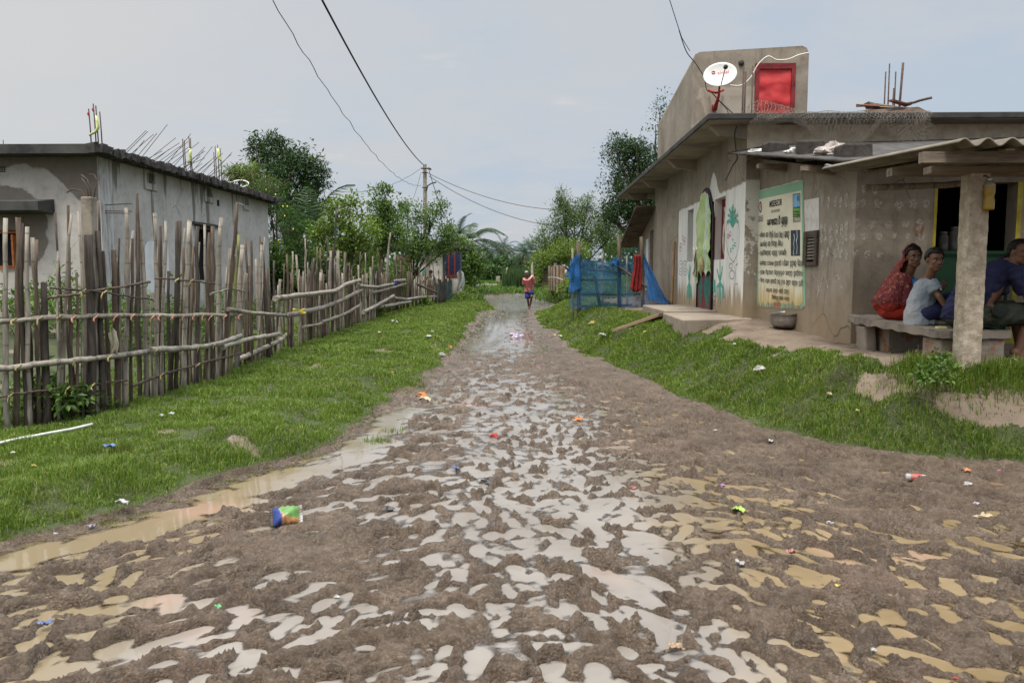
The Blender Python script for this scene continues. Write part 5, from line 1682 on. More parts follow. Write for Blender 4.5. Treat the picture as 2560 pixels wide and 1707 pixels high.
# picture at upper right: sky, hills, field with plants
q4 = [(555, 254), (634, 241), (634, 500), (557, 508)]
pic = sub('field_picture', [sv(*q) for q in q4], M_paint['skyblue'], .008)
sub('picture_field', [sv(557, 410), sv(634, 400), sv(634, 499), sv(557, 507)], M_paint['field'], .0095)
sub('picture_hills', [sv(557, 412), sv(572, 392), sv(590, 400), sv(604, 384), sv(622, 392), sv(634, 380), sv(634, 404)], M_paint['navy'], .0095)
strokes('picture_plants', [[sv(x_, 490 - j * 34), sv(x_, 470 - j * 34)] for x_ in (566, 580, 594, 608, 622) for j in range(2)], M_paint['slate'], nt, spl(.011), .022)
strokes('picture_border', [[sv(*q4[i]), sv(*q4[(i + 1) % 4])] for i in range(4)] + [[sv(612 + 7 * math.cos(a), 296 + 26 * math.sin(a)) for a in np.linspace(0, 6.28, 12)]], M_ink, nt, spl(.0105), .009)
strokes('rule_line', [[sv(558, 562), sv(636, 552)], [sv(558, 562), sv(557, 510)], [sv(636, 552), sv(635, 502)]], M_ink, nt, spl(.009), .007)
# lightning photograph
lp = sub('lightning_picture', [sv(528, 655), sv(634, 648), sv(634, 940), sv(530, 940)], M_paint['slate'], .008)
strokes('lightning', [[sv(565, 690), sv(572, 740), sv(562, 800), sv(568, 850), sv(558, 905), sv(566, 930)], [sv(597, 655), sv(603, 720), sv(594, 780), sv(602, 840), sv(596, 920)], [sv(603, 740), sv(590, 770)]], M_paint['pale'], nt, spl(.0095), .018)
# plain whitewashed patch above the louvre
MB().poly([sp(*sv(676, 318), .004), sp(*sv(842, 286), .004), sp(*sv(843, 648), .004), sp(*sv(684, 668), .004)]).build('white_patch', simple('patch_white', (.56, .55, .52), .9, .12, 8, .2), rh)
# white handprints and runs of paint on both walls
M_hand = smudge('white_handprint', (.50, .47, .42), .75)
M_handp = smudge('faint_handprint', (.50, .47, .42), .72)
def smear(mb, place, u, v, w_, h_):
    SM[0] += 1
    pts = []
    k_ = 14
    for i in range(k_):
        a = 2 * PI * i / k_
        rr = random.uniform(.75, 1.1)
        pts.append(place(u + w_ * rr * math.cos(a), v + h_ * rr * math.sin(a) - (h_ * .5 if math.sin(a) < -.7 else 0)) + Vector((-.0003, -.0003, 0)) * (SM[0] % 12))
    if isinstance(mb, tuple): MB().poly(pts).build(mb[0], mb[1], rh)
    else: mb.poly(pts)
hp_ = ('handprint', M_hand)
for (x, y) in ((870, 340), (920, 0), (866, 610), (866, 770), (866, 905)):
    pass
for row, (yy_, xs_) in enumerate(((375, (1515, 1572, 1640, 1690, 1742)), (625, (1508, 1545, 1598, 1658, 1700, 1745)), (730, (1508, 1548, 1598, 1710, 1740)), (870, (1515, 1570, 1635, 1690, 1745)))):
    for x_ in xs_:
        u_, v_ = suv(1650 + x_ / 3.733, 400 + (yy_ + random.uniform(-15, 15)) / 3.733)
        smear(hp_, spl(.0035), u_, v_, .045, random.uniform(.05, .075))
for x_ in (1395, 1425, 1456, 1484):
    for y_ in (185, 255): u_, v_ = suv(1650 + x_ / 3.733, 400 + y_ / 3.733); smear(hp_, spl(.0035), u_, v_, .014, .035)
st_ = []
for x0, y0, x1, y1 in ((1430, 1040, 1440, 1120), (1530, 1040, 1470, 1280), (1535, 1040, 1570, 1200), (1650, 730, 1668, 860), (1660, 800, 1690, 760), (1480, 1130, 1475, 1260), (1650, 1070, 1630, 1150), (1660, 1070, 1700, 1200)):
    st_.append([suv(1650 + x0 / 3.733, 400 + y0 / 3.733), suv(1650 + (x0 + x1) / 2 / 3.733 + 1, 400 + (y0 + y1) / 2 / 3.733), suv(1650 + x1 / 3.733, 400 + y1 / 3.733)])
strokes('paint_runs', st_, M_hand, rh, spl(.0035), .03)
hp2 = ('handprint', M_handp)
def ppl(u, v): return Vector((u, PW - .007, v))
for yy_, xs_, s_ in ((530, (370, 470, 610), 1), (670, (290, 355, 500, 695, 825, 950), 1.1), (850, (300, 445, 605, 760, 890), 1.15), (970, (270, 375, 515, 650, 780, 905), .9), (1130, (290, 400, 520), .9)):
    for x_ in xs_:
        q_ = at(2060 + x_ / 3.734, 330 + (yy_ + random.uniform(-12, 12)) / 3.734, PW)
        smear(hp2, ppl, q_.x, q_.z, random.uniform(.04, .055) * s_, random.uniform(.035, .05) * s_)
q_ = at(2060 + 880 / 3.734, 330 + 910 / 3.734, PW)
mb = MB(); [smear(mb, lambda u, v: Vector((u, PW - .009, v)), q_.x + random.uniform(-.06, .06), q_.z + random.uniform(-.06, .06), .02, .025) for _ in range(8)]
mb.build('red_smear', smudge('orange_red_smear', (.34, .09, .035), .5), rh)

# concrete steps in front of the street door
M_step = simple('step_concrete', (.25, .21, .165), .92, .25, 2.2, .5, 20, col2=(.17, .14, .11))
st1 = MB()
zs = .775
st1.hexa([(2.30, 11.42, .2), (XF + .1, 11.75, .2), (XF + .1, 13.6, .2), (2.36, 13.5, .2)], [(2.30, 11.42, zs), (XF + .1, 11.75, zs), (XF + .1, 13.6, zs), (2.36, 13.5, zs)])
st1.build('step_slab', M_step, rh, bevel=.02)
st1 = MB().hexa([(2.42, 13.6, .2), (XF + .1, 13.61, .2), (XF + .1, 16.4, .2), (2.40, 16.2, .2)], [(2.42, 13.6, zs + .03), (XF + .1, 13.61, zs + .03), (XF + .1, 16.4, zs + .03), (2.40, 16.2, zs + .03)])
st1.build('step_slab', M_step, rh, bevel=.02)
# ------------------------------------------------------------------ hanging saree on the street door
M_saree, n, bs = newmat('lime_saree')
p = n.pos(); x, y, z = n.xyz(p)
c = n.mix(n.ss(n.noise(p, 3, 4), .4, .65), (.30, .44, .17), (.40, .50, .26))
cen_ = n.ss(n.math('ABSOLUTE', n.sub(y, n.add(14.28, n.mul(n.sub(n.noise(p, 3, 2), .5), .2)))), .14, .06)
c = n.mix(n.mul(cen_, n.ss(n.voro(p, 14), .5, .25)), c, (.13, .22, .55))
c = n.mix(n.mul(cen_, .35), c, (.62, .66, .62))
edge_ = n.ss(y, 14.98, 15.03)
c = n.mix(n.mul(n.ss(n.voro(p, 9), .35, .2), n.ss(y, 14.5, 14.7)), c, (.55, .28, .14))
c = n.mix(n.mul(n.ss(n.voro(n.scale(p, (1, 1, .6)), 16), .3, .2), n.ss(y, 14.14, 14.1)), c, (.07, .10, .09))
n.put(bs.inputs['Base Color'], c); bs.inputs['Roughness'].default_value = .75
def sar(u, v):
    y_ = D0 + .0 + (D1 - D0 + .04) * u
    t_ = (y_ - D0) / (D1 - D0) * 2 - 1
    zt_ = DZ1 - .03 - .44 * abs(t_) ** 2.4
    zb_ = DZ0 + .66 + .05 * math.sin(u * 19) - (.14 if u > .78 else 0)
    z_ = zt_ + (zb_ - zt_) * v
    fold = .028 * math.sin(u * 21 + 2.2 * math.sin(v * 4)) + .012 * math.sin(v * 30 + u * 9)
    bulge = .05 * math.exp(-((v - .68) / .06) ** 2) * (1 if u < .45 else .3)
    return Vector((XF - .062 - fold * .45 - bulge * .6 - .01 * (1 - abs(u - .5) * 2), y_, z_))
MB().grid(sar, 46, 60).build('saree', M_saree, None, (XF - .15, mid, DZ0 + .7), 'lime green patterned saree draped over the arched street door', 'saree', solid=.004)
rag('cloth', Vector((XF - .10, 15.1, 1.95)), (.05, .30, .5), simple('pale_cloth', (.60, .60, .50), .8, .12, 5, .2), 'pale folded cloth tucked sideways across the saree on the street door', seed=8)
q = facade(1756, 628)
q = Vector((XF - .10, 14.5, 1.62))
bag_ = MB().ell(q, (.05, .13, .15), 14, 10)
bag_.build('cloth_bag', simple('tan_bag', (.42, .33, .18), .8, .25, 9, .4), None, q + Vector((0, 0, -.15)), 'small tan round cloth bag hanging against the lime saree', 'bag')

# bamboo pole leaning on the wall, metal pot, plank
a = facade(1692, 762); b_ = facade(1691, 603)
MB().tube(jitpath((XF - .10, a.y + .1, Ts(XF - .1, a.y)), (XF - .05, a.y + .15, b_.z), 9, .004), .030, 8).build('bamboo_pole', simple('tan_bamboo', (.33, .20, .10), .7, .25, 3, .2, stretch=(8, 8, 1)), None, a, 'tan bamboo pole standing against the whitewashed wall edge', 'pole')
pc = gnd(1965, 822)
rp = 37.5 * pc.y / F_PX
hp = 40 * pc.y / F_PX
M_alu, n, bs = newmat('beaten_aluminium')
p = n.obj()
c = n.mix(n.ss(n.noise(p, 7, 5), .4, .7), (.34, .33, .32), (.22, .20, .18))
c = n.mix(n.ss(n.add(n.xyz(p)[2], n.mul(n.noise(p, 9, 4), .08)), .12, .05), c, (.08, .065, .055))
n.put(bs.inputs['Base Color'], c); bs.inputs['Metallic'].default_value = .75; bs.inputs['Roughness'].default_value = .42
n.put(bs.inputs['Normal'], n.bump(n.voro(p, 16), .25, .01))
pot = MB().lathe([(.001, .0), (rp * .45, .0), (rp * .74, hp * .13), (rp * .95, hp * .42), (rp * .99, hp * .7), (rp * .93, hp * .92), (rp * .98, hp * .99), (rp, hp), (rp * .97, hp * .995), (rp * .90, hp * .90), (rp * .94, hp * .68), (rp * .9, hp * .42), (rp * .7, hp * .16), (.001, hp * .06)], 40, pc, rotx(R(4)) @ roty(R(-7)))
pot.build('cooking_pot', M_alu, None, pc, 'large round aluminium cooking pot standing on bare earth under the lightning notice', 'pot')
a = gnd(1540, 828); b_ = Vector((2.38, 13.6, .72))
d_ = b_ - a
MB().hexa([a + Vector((-.08, -.12, -.02)), a + Vector((.14, .10, -.02)), b_ + Vector((.12, .12, -.02)), b_ + Vector((-.1, -.12, -.02))], [a + Vector((-.08, -.12, .05)), a + Vector((.14, .10, .05)), b_ + Vector((.12, .12, .05)), b_ + Vector((-.1, -.12, .05))]).build('plank', simple('weathered_plank', (.24, .165, .11), .9, .3, 3, .5, 20, col2=(.09, .065, .05)), None, a, 'weathered plank ramp sloping from the concrete step down to the grass', 'plank', bevel=.01)

# ---- bench of a stone slab on brick piers
BXL, BXR, BY0, BY1, BZ0, BZ1 = 3.62, 4.27, 6.76, 8.95, .955, .985
bench = thing('bench', 'rough stone slab bench on brick piers along the porch front', 'bench', (3.9, 7.7, .62))
M_stone = simple('bench_stone', (.22, .187, .15), .92, .25, 4, .6, 22, col2=(.09, .08, .07))
bcor = [at(2168, 778, 8.95), None, None, None]
def bz(y): return BZ0 + (BZ1 - BZ0) * (y - BY0) / (BY1 - BY0)
def btop(y0):  return bz(y0)
sl3 = MB()
nu, nv = 10, 26
top = lambda u, v: Vector((BXL + (BXR - BXL) * u + (.010 * math.sin(v * 17) if u < .05 else 0) - (.0 if v < .9 else (v - .9) * 1.0 * (1 - u)) * -1, BY0 + (BY1 - BY0) * v + (.05 * u * (1 - v)), bz(BY0 + (BY1 - BY0) * v) + .004 * math.sin(u * 20 + v * 37)))
sl3.grid(top, nu, nv)
sl3.grid(lambda u, v: top(1 - u, v) - Vector((0, 0, .070 + .010 * math.sin(v * 43 + u * 5))), nu, nv)
for f_, g_ in ((lambda u, v: top(0, 1 - u) - Vector((-.006 * math.sin(u * 90), 0, (1 - v) * (.070 + .010 * math.sin((1 - u) * 43 + 5)))), (26, 2)), (lambda u, v: top(u, 0) - Vector((0, -.006 * math.sin(u * 40), (1 - v) * .070)), (10, 2)), (lambda u, v: top(1 - u, 1) - Vector((0, 0, (1 - v) * .070)), (10, 2))):
    sl3.grid(f_, *g_)
sl3.build('seat_slab', M_stone, bench)
M_brick, n, bs = newmat('brick_pier')
tb = n.node('ShaderNodeTexBrick'); tc = n.pos(); x, y, z = n.xyz(tc)
cb = n.node('ShaderNodeCombineXYZ'); n.put(cb.inputs[0], n.add(x, y)); n.put(cb.inputs[1], z)
n.put(tb.inputs['Vector'], cb.outputs[0]); tb.inputs['Scale'].default_value = 5.2
for i, v in (('Color1', (.30, .10, .05, 1)), ('Color2', (.22, .085, .045, 1)), ('Mortar', (.19, .165, .13, 1))): tb.inputs[i].default_value = v
tb.inputs['Mortar Size'].default_value = .035
pl_ = n.ss(n.noise(tc, 4.5, 5, .6), .44, .52)
n.put(bs.inputs['Base Color'], n.mix(pl_, tb.outputs[0], n.mix(n.noise(tc, 9, 4), (.19, .16, .125), (.29, .25, .20))))
bs.inputs['Roughness'].default_value = .93
n.put(bs.inputs['Normal'], n.bump(n.add(n.mul(tb.outputs['Fac'], -.4), n.noise(tc, 25, 5)), .5, .015))
zb_ = lambda y: .50
MB().hexa([(3.66, 8.30, .50), (3.78, 8.28, .50), (3.78, 8.52, .50), (3.68, 8.52, .50)], [(3.63, 8.30, bz(8.4) - .095), (3.74, 8.28, bz(8.4) - .095), (3.74, 8.55, bz(8.4) - .095), (3.63, 8.55, bz(8.4) - .095)]).build('leg', M_stone, bench, bevel=.015)
MB().span((3.80, 8.10, .50), (4.2, 8.9, bz(8.5) - .085)).build('pier', M_brick, bench)
MB().span((3.66, 6.82, .45), (4.22, 7.14, bz(6.9) - .085)).build('pier', M_brick, bench, bevel=.01)
# box of something small and yellow left on the bench
MB().box((at(2354, 794, 7.0).x, 7.0, bz(7.0) + .012), (.085, .04, .018), rotz(.1)).build('matchbox', simple('pale_yellow_card', (.62, .62, .25), .6, .1, 6, 0), None, (at(2354, 794, 7.0).x, 7.0, bz(7.0)), 'tiny pale yellow box lying on the bench beside the boy', 'box')
# slippers and a gourd rattle under the bench
zfl = Ts(4.0, 7.75)
for i, px in enumerate((2316, 2340)):
    c = Vector((at(px, 866, 7.75).x, 7.75, Ts(at(px, 866, 7.75).x, 7.75)))
    s_ = MB()
    s_.box(c + Vector((0, 0, .018)), (.085, .24, .03), rotz(-.5))
    s_.ell(c + Vector((.03, .05, .045)), (.052, .075, .045), 12, 8, rotz(-.5))
    s_.build('slipper', simple('dark_rubber', (.05, .05, .048), .7, .3, 9, .2), None, c, ('dark grey slipper under the bench, nearer the brick leg' if i == 0 else 'dark grey slipper under the bench, nearer the big brick pier'), 'slipper', 'pair of slippers under the bench', bevel=.01)
c = Vector((at(2297, 883, 7.5).x, 7.5, Ts(at(2297, 883, 7.5).x, 7.5)))
gb = MB(); gb.ell(c + Vector((0, 0, .03)), (.038, .038, .032), 14, 10); gb.tube([c + Vector((0, 0, .055)), c + Vector((-.012, 0, .10))], .005, 6)
gb.build('spinning_top', simple('tan_wood', (.38, .27, .15), .6, .2, 12, .1), None, c, 'small tan wooden spinning top with upright peg on the earth by the bench', 'toy')
# oil bottle hanging on the pillar
bc = at(2471, 525, 6.52)
Mbot, n, bs = newmat('oily_plastic')
p = n.obj(); x, y, z = n.xyz(p)
n.put(bs.inputs['Base Color'], n.mix(n.ss(z, .19, .195), (.42, .27, .03), (.35, .31, .22)))
bs.inputs['Roughness'].default_value = .25; bs.inputs['Transmission Weight'].default_value = .35
hb = at(2471, 445, 6.52).z - bc.z
prof = [(.001, 0), (.038, .0), (.044, .012)]
for i in range(26):
    z_ = .02 + (hb * .80 - .02) * i / 25
    prof.append((.045 - (.004 if i % 2 else 0) - .007 * math.exp(-((z_ - hb * .42) / .02) ** 2), z_))
prof += [(.036, hb * .86), (.018, hb * .92), (.016, hb * .93)]
ob = thing('oil_bottle', 'ribbed plastic bottle half full of yellow oil hanging on the porch pillar', 'bottle', bc)
MB().lathe(prof, 24, bc).build('body', Mbot, ob)
MB().lathe([(.019, hb * .92), (.019, hb * .985), (.001, hb * .99)], 14, bc).build('cap', simple('white_cap', (.55, .53, .48), .5, .1, 4, 0), ob)
MB().tube([bc + Vector((0, 0, hb * .99)), bc + Vector((-.03, .02, hb * 1.08)), bc + Vector((-.06, .05, hb * 1.02))], .006, 5).build('hanging_wire', M_darkw, ob)
# glass jars on the shop counter
M_jar, n, bs = newmat('jar_glass'); bs.inputs['Base Color'].default_value = (.10, .10, .095, 1); bs.inputs['Roughness'].default_value = .12
for i, (px, h_, lab) in enumerate(((2357, .24, 'dim glass jar on the green shop counter, nearest the yellow door edge'), (2384, .30, 'tallest dim glass jar on the green shop counter'), (2412, .22, 'dim glass jar on the green shop counter, half hidden by the pillar'))):
    x_ = at(px, 620, PW + .3).x
    MB().lathe([(.001, 0), (.055, 0), (.06, .02), (.06, h_ * .75), (.04, h_ * .85), (.045, h_ * .86), (.045, h_), (.001, h_)], 16, (x_, PW + .3, gt + .04)).build('glass_jar', M_jar, None, (x_, PW + .3, gt + .04), lab, 'jar', 'jars on the shop counter')

# ---- blocks and rubbish on the lean-to roof
def ltz(y): return ltp(.22, (y - 8.85) / (YC - .02 - 8.85)).z
def roofpt(px, py):
    best = None
    for u in np.linspace(0, .6, 61):
        for v in np.linspace(0, 1, 41):
            q_ = ltp(u, v); d_ = q_ - CAMP; k_ = F_PX / d_.dot(FWD)
            e_ = abs(CX + d_.dot(RGT) * k_ - px) + abs(CY - d_.dot(UPV) * k_ - py)
            if best is None or e_ < best[0]: best = (e_, q_)
    return best[1]


M_blk = simple('sooty_block', (.055, .047, .040), .95, .35, 7, .8, 30, col2=(.02, .018, .016))
for i, (x0, x1, y0, y1, Yb) in enumerate(((1918, 1972, 352, 386, 11.2), (2004, 2067, 351, 390, 10.7), (2107, 2182, 356, 397, 10.2))):
    bq = roofpt((x0 + x1) / 2, y1 - 3); Yb = bq.y
    a = at(x0, y0, Yb); b_ = at(x1, y1, Yb)
    zb0 = bq.z - .05
    zt_ = max(a.z, zb0 + .2)
    MB().box(((a.x + b_.x) / 2, Yb + .14, (zb0 + zt_) / 2), (b_.x - a.x, .28, zt_ - zb0), rotz((.25, -.3, .12)[i]), jit=.02).build('stone_block', M_blk, None, ((a.x + b_.x) / 2, Yb + .14, zb0), ('smallest sooty block on the lean-to roof, nearest the house corner', 'sooty block on the lean-to roof between the other two', 'largest sooty block on the lean-to roof, beside the corrugated sheets')[i], 'block', 'blocks weighting the lean-to roof', bevel=.03)
def crumple(name, c, size, mat, label, cat, seed, group=None, n_=16, sq=.5, parent=None):
    rr = random.Random(seed)
    c = Vector(c); ph = [rr.uniform(0, 6.28) for _ in range(9)]
    mb = MB()
    nn, kk = n_, max(6, n_ // 2)
    vs = []
    for i in range(kk + 1):
        t = PI * i / kk
        for j in range(nn):
            a = 2 * PI * j / nn
            q = Vector((math.sin(t) * math.cos(a), math.sin(t) * math.sin(a), math.cos(t)))
            r_ = 1 + .28 * math.sin(3 * a + ph[0] + 2 * t) + .2 * math.sin(5 * t + ph[1] + a) + .14 * math.sin(8 * a + ph[2]) * math.sin(4 * t) + rr.uniform(-.09, .09)
            vs.append(c + Vector((q.x * r_ * size[0], q.y * r_ * size[1], max(-.25, q.z * r_) * size[2] + .25 * size[2])))
    fs = [(i * nn + j, (i + 1) * nn + j, (i + 1) * nn + (j + 1) % nn, i * nn + (j + 1) % nn) for i in range(kk) for j in range(nn)]
    mb.add(vs, fs)
    return mb.build(name, mat, parent, None if parent else c, label, cat, group, weld=True)


M_wplas = simple('white_plastic', (.62, .61, .58), .45, .15, 9, .3, 50)
M_bone = simple('pale_rags', (.40, .35, .32), .8, .3, 12, .5)
p = roofpt(2088, 391); crumple('rag_heap', p, (.19, .10, .11), M_bone, 'heap of pale rags on the lean-to roof between two sooty blocks', 'rags', 5, n_=26)
p = roofpt(1987, 386); crumple('plastic_bag', p, (.12, .07, .05), M_wplas, 'crumpled grey white plastic bag on the lean-to roof beside a sooty block', 'plastic bag', 6, n_=20)
p = roofpt(1893, 381); crumple('plastic_bag', p, (.13, .06, .03), M_wplas, 'flat torn white plastic bag on the lean-to roof near the house corner', 'plastic bag', 7, n_=20)
a = at(2084, 411, 8.8)
MB().hexa([a + Vector((-.08, 0, .0)), a + Vector((.10, -.02, -.045)), a + Vector((.12, .10, -.04)), a + Vector((-.06, .10, .0))], [a + Vector((-.08, 0, .006)), a + Vector((.10, -.02, -.039)), a + Vector((.12, .10, -.034)), a + Vector((-.06, .10, .006))]).build('tin_scrap', simple('bright_tin', (.72, .72, .72), .35, .1, 6, 0), None, a, 'bright scrap of tin sticking out under the corrugated sheet corner', 'scrap')
# brushwood and tiles piled on the flat roof under the rebar
pile = thing('scrap_pile', 'pile of broken planks and reddish tiles on the flat roof around the rebar', 'pile', (at(2230, 270, 12.1).x, 12.1, ZE1))
for i in range(12):
    a = at(random.uniform(2170, 2280), 268, 12.1 + random.uniform(-.25, .3)); a.z = ZE1 + .03 + random.uniform(.02, .22)
    MB().box(a, (random.uniform(.3, .65), random.uniform(.06, .16), .03), rotz(random.uniform(-.6, .6)) @ roty(random.uniform(-.18, .18)), jit=.015).build('plank' if i % 2 else 'tile', simple('reddish_tile', (.24, .12, .085), .9, .3, 6, .4) if i < 1 else (bpy.data.materials['reddish_tile'] if i % 2 == 0 else M_wood), pile)
a = at(2255, 262, 12.1); b_ = at(2330, 243, 11.9)
MB().tube(jitpath(a, b_, 5, .01), .02, 6).build('branch', M_brown, pile)
MB().hexa([(pile.location.x - .6, 11.9, ZE1), (pile.location.x + .6, 11.9, ZE1), (pile.location.x + .6, 12.4, ZE1), (pile.location.x - .6, 12.4, ZE1)], [(pile.location.x - .35, 12.0, ZE1 + .12), (pile.location.x + .35, 12.0, ZE1 + .16), (pile.location.x + .35, 12.3, ZE1 + .16), (pile.location.x - .35, 12.3, ZE1 + .12)]).build('rubble', simple('roof_rubble', (.12, .085, .065), .95, .35, 9, .8, 30), pile)

# ---- satellite dish
dc = at(1800, 186, 15.55)
dish = thing('satellite_dish', 'white oval satellite dish with red lettering on the stair room wall', 'satellite dish', (dc.x, 16.0, dc.z - .8))
nrm = Vector((-.28, -.88, .38)).normalized()
dxv = Vector((0, 0, 1)).cross(nrm).normalized() * -1
if dxv.x < 0: dxv = -dxv
dyv = nrm.cross(dxv); 
if dyv.z < 0: dyv = -dyv
M_dish = simple('dish_white', (.58, .58, .56), .4, .05, 3, .05)
def dp(u, v, o_=0):
    r2 = u * u + v * v
    return dc + dxv * u * .325 + dyv * v * .275 + nrm * (-.06 * (1 - r2) + o_)
mb = MB(); vs = []; fs = []
nr, na = 8, 40
for i in range(nr + 1):
    for j in range(na):
        a = 2 * PI * j / na; vs.append(dp(i / nr * math.cos(a), i / nr * math.sin(a)))
fs = [(i * na + j, i * na + (j + 1) % na, (i + 1) * na + (j + 1) % na, (i + 1) * na + j) for i in range(nr) for j in range(na)]
mb.add(vs, fs, 0, True); mb.build('reflector', M_dish, dish, solid=.012)
me_, s_ = text_obj('airtel', None, 0, 0, None, 0)
new = np.array([tuple(dp(-.16 + .66 * a_, .12 + .24 * b_, .012)) for a_, b_, _ in s_], dtype=np.float32)
me_.vertices.foreach_set('co', new.ravel()); me_.update()
M_logo = simple('logo_red', (.62, .05, .06), .6, .1, 5, 0)
link_mesh('lettering', me_, M_logo, dish)
sw_ = MB(); pts = [dp(-.42 + .11 * math.cos(a), .27 + .10 * math.sin(a), .013) for a in np.linspace(-2.4, 2.6, 14)]
sw_.tube(pts, [.004 + .011 * math.sin(PI * i / 13) for i in range(14)], 5, flat=.5); sw_.tube([dp(-.52, .24, .013), dp(-.40, .24, .013)], .007, 5, flat=.5); sw_.build('logo', M_logo, dish)
lnb = at(1814, 168, 15.2)
MB().tube([dp(.1, -.95, .02), lnb], .011, 7).build('arm', simple('grey_metal', (.25, .25, .25), .5, .1, 4, 0), dish)
MB().ell(lnb, (.045, .06, .045), 12, 8).build('receiver', M_darkw, dish)
pm = at(1797, 240, 15.8)
M_redbr = simple('red_bracket', (.42, .03, .03), .5, .2, 8, .2)
MB().tube([dc - nrm * .07 + Vector((0, 0, -.05)), at(1798, 225, 15.8), pm, at(1787, 275, 16.02)], [.022, .02, .026, .05], 7).build('mast', M_redbr, dish)
MB().tube([at(1772, 226, 16.05), at(1790, 233, 15.8), at(1808, 226, 16.05)], .024, 6).build('stay', M_redbr, dish)
MB().tube([at(1785, 262, 16.05), at(1786, 277, 16.07)], .05, 7).build('foot_plate', M_redbr, dish)

# ---- cables
M_cab = simple('black_cable', (.012, .012, .013), .7, .1, 5, 0)
M_cabg = simple('grey_wire', (.10, .10, .105), .7, .1, 5, 0)
M_cabw = simple('white_cable', (.72, .70, .66), .5, .1, 5, 0)
def spl3(ps, m_=5):
    out = []
    for i in range(len(ps) - 1):
        p0_, p1_, p2_, p3_ = ps[max(i - 1, 0)], ps[i], ps[i + 1], ps[min(i + 2, len(ps) - 1)]
        for k in range(m_):
            t_ = k / m_
            out.append(.5 * (2 * p1_ + (p2_ - p0_) * t_ + (2 * p0_ - 5 * p1_ + 4 * p2_ - p3_) * t_ ** 2 + (3 * p1_ - p0_ - 3 * p2_ + p3_) * t_ ** 3))
    return out + [ps[-1]]


def cpt(x, y, Y): return at(1560 + x / 2.904, 80 + y / 2.904, Y)
MB().tube(spl3([cpt(770, 388, 16.0), cpt(850, 388, 16.0), cpt(920, 330, 16.0), cpt(975, 235, 15.98), cpt(1045, 178, 15.98), cpt(1105, 203, 16.0), cpt(1190, 200, 16.0), cpt(1270, 168, 16.0), cpt(1345, 152, 16.0)]), .012, 6).build('cable', M_cabw, None, cpt(1045, 178, 16.0), 'white cable looping from the satellite dish across the red door to the wall edge', 'cable')
MB().tube(spl3([cpt(400, -10, 15.2), cpt(430, 85, 15.6), cpt(462, 160, 15.95), cpt(520, 230, 16.0), cpt(580, 330, 16.0), cpt(600, 420, 16.0), cpt(640, 445, 15.9), cpt(690, 500, 15.9), cpt(745, 560, 15.4), cpt(760, 610, 14.9)]), .010, 5).build('cable', M_cab, None, cpt(600, 420, 16), 'black cable running down the stair room wall behind the satellite dish', 'cable')
MB().tube(spl3([cpt(680, 490, 15.9), cpt(740, 545, 15.3), cpt(800, 600, 14.4), cpt(830, 610, 13.6)]), .012, 5).build('cable', M_cab, None, cpt(740, 545, 15.3), 'short twisted black cable hanging from the dish bracket to the roof', 'cable')
MB().tube(spl3([cpt(822, 675, 11.55), cpt(805, 740, 11.9), cpt(812, 850, 11.9), cpt(822, 920, 11.85), cpt(790, 970, 11.9), cpt(765, 1020, 11.9), cpt(738, 1080, 11.9)]), .009, 5).build('cable', M_cab, None, cpt(812, 850, 11.9), 'loose black wire dangling from the roof slab corner down past the lean-to', 'cable')
top = at(1062, 411, 40.0)
pole = thing('utility_pole', 'slender concrete electricity pole with wires rising above the bushes', 'pole', (top.x, 40, .1))
MB().tube([(top.x, 40, -.1), (top.x, 40, top.z)], [.14, .10], 4, smooth=False).build('shaft', simple('pole_concrete', (.30, .27, .22), .9, .2, 4, .3), pole, bevel=.01)
MB().tube([at(1052, 421, 39.8), at(1076, 422, 39.8)], .035, 6).build('crossarm', M_rust, pole)
MB().tube([at(1077, 424, 39.8), at(1071, 420, 39.9)], .05, 6).build('insulator', M_dkframe, pole)
for yb_ in (422, 432, 469):
    MB().tube([at(1055, yb_, 39.84), at(1069, yb_, 39.84)], .03, 6).build('clamp', M_darkw, pole)
MB().tube([at(1066, 478, 39.8), at(1069, 465, 39.8), at(1078, 459, 39.6), at(1090, 456, 39.4)], .035, 6).build('lamp_arm', M_darkw, pole)
MB().tube(sag(at(1057, 411, 40), at(805, 0, 15), .35, 20), .022, 5).build('power_cable', M_cab, None, at(900, 150, 25), 'thick black twisted power cable sweeping from the pole top over the lane', 'cable')
def wavy(a, b, drop, n_, amp): 
    pts = sag(a, b, drop, n_)
    return [p_ + Vector((amp * math.sin(i * 1.9), 0, amp * math.sin(i * 1.3 + 1))) for i, p_ in enumerate(pts)]
pw = wavy(at(1053, 464, 40), at(680, 0, 14), .9, 60, .018)
MB().tube(pw, .010, 4).build('power_wire', M_cabg, None, pw[20], 'thin wavy grey wire hanging below the thick cable over the lane', 'cable')
pw = wavy(at(1050, 423, 40), at(770, 458, 36), .75, 40, .012)
MB().tube(pw, .012, 4).build('power_wire', M_cabg, None, pw[15], 'thin wire sagging from the pole towards the dark mango tree', 'cable')
pw = sag(at(1068, 432, 40), at(1440, 526, 40), .5, 24); MB().tube(pw, .016, 4).build('power_wire', M_cabg, None, pw[12], 'upper of two thin wires crossing from the pole to the trees by the netting', 'cable')
pw = sag(at(1072, 440, 40), at(1400, 566, 40), .5, 24); MB().tube(pw, .016, 4).build('power_wire', M_cabg, None, pw[12], 'lower of two thin wires crossing from the pole to the trees by the netting', 'cable')
pw = sag(at(1072, 424, 40), at(1125, 560, 42), .3, 12); MB().tube(pw, .018, 4).build('power_wire', M_cab, None, pw[6], 'black wire dropping steeply from the pole bracket into the bushes', 'cable')
pw = sag(at(1052, 432, 40), at(1022, 520, 40), .2, 10); MB().tube(pw, .010, 4).build('power_wire', M_cabg, None, pw[6], 'fine stay wire slanting down from the pole on its bushy side', 'cable')
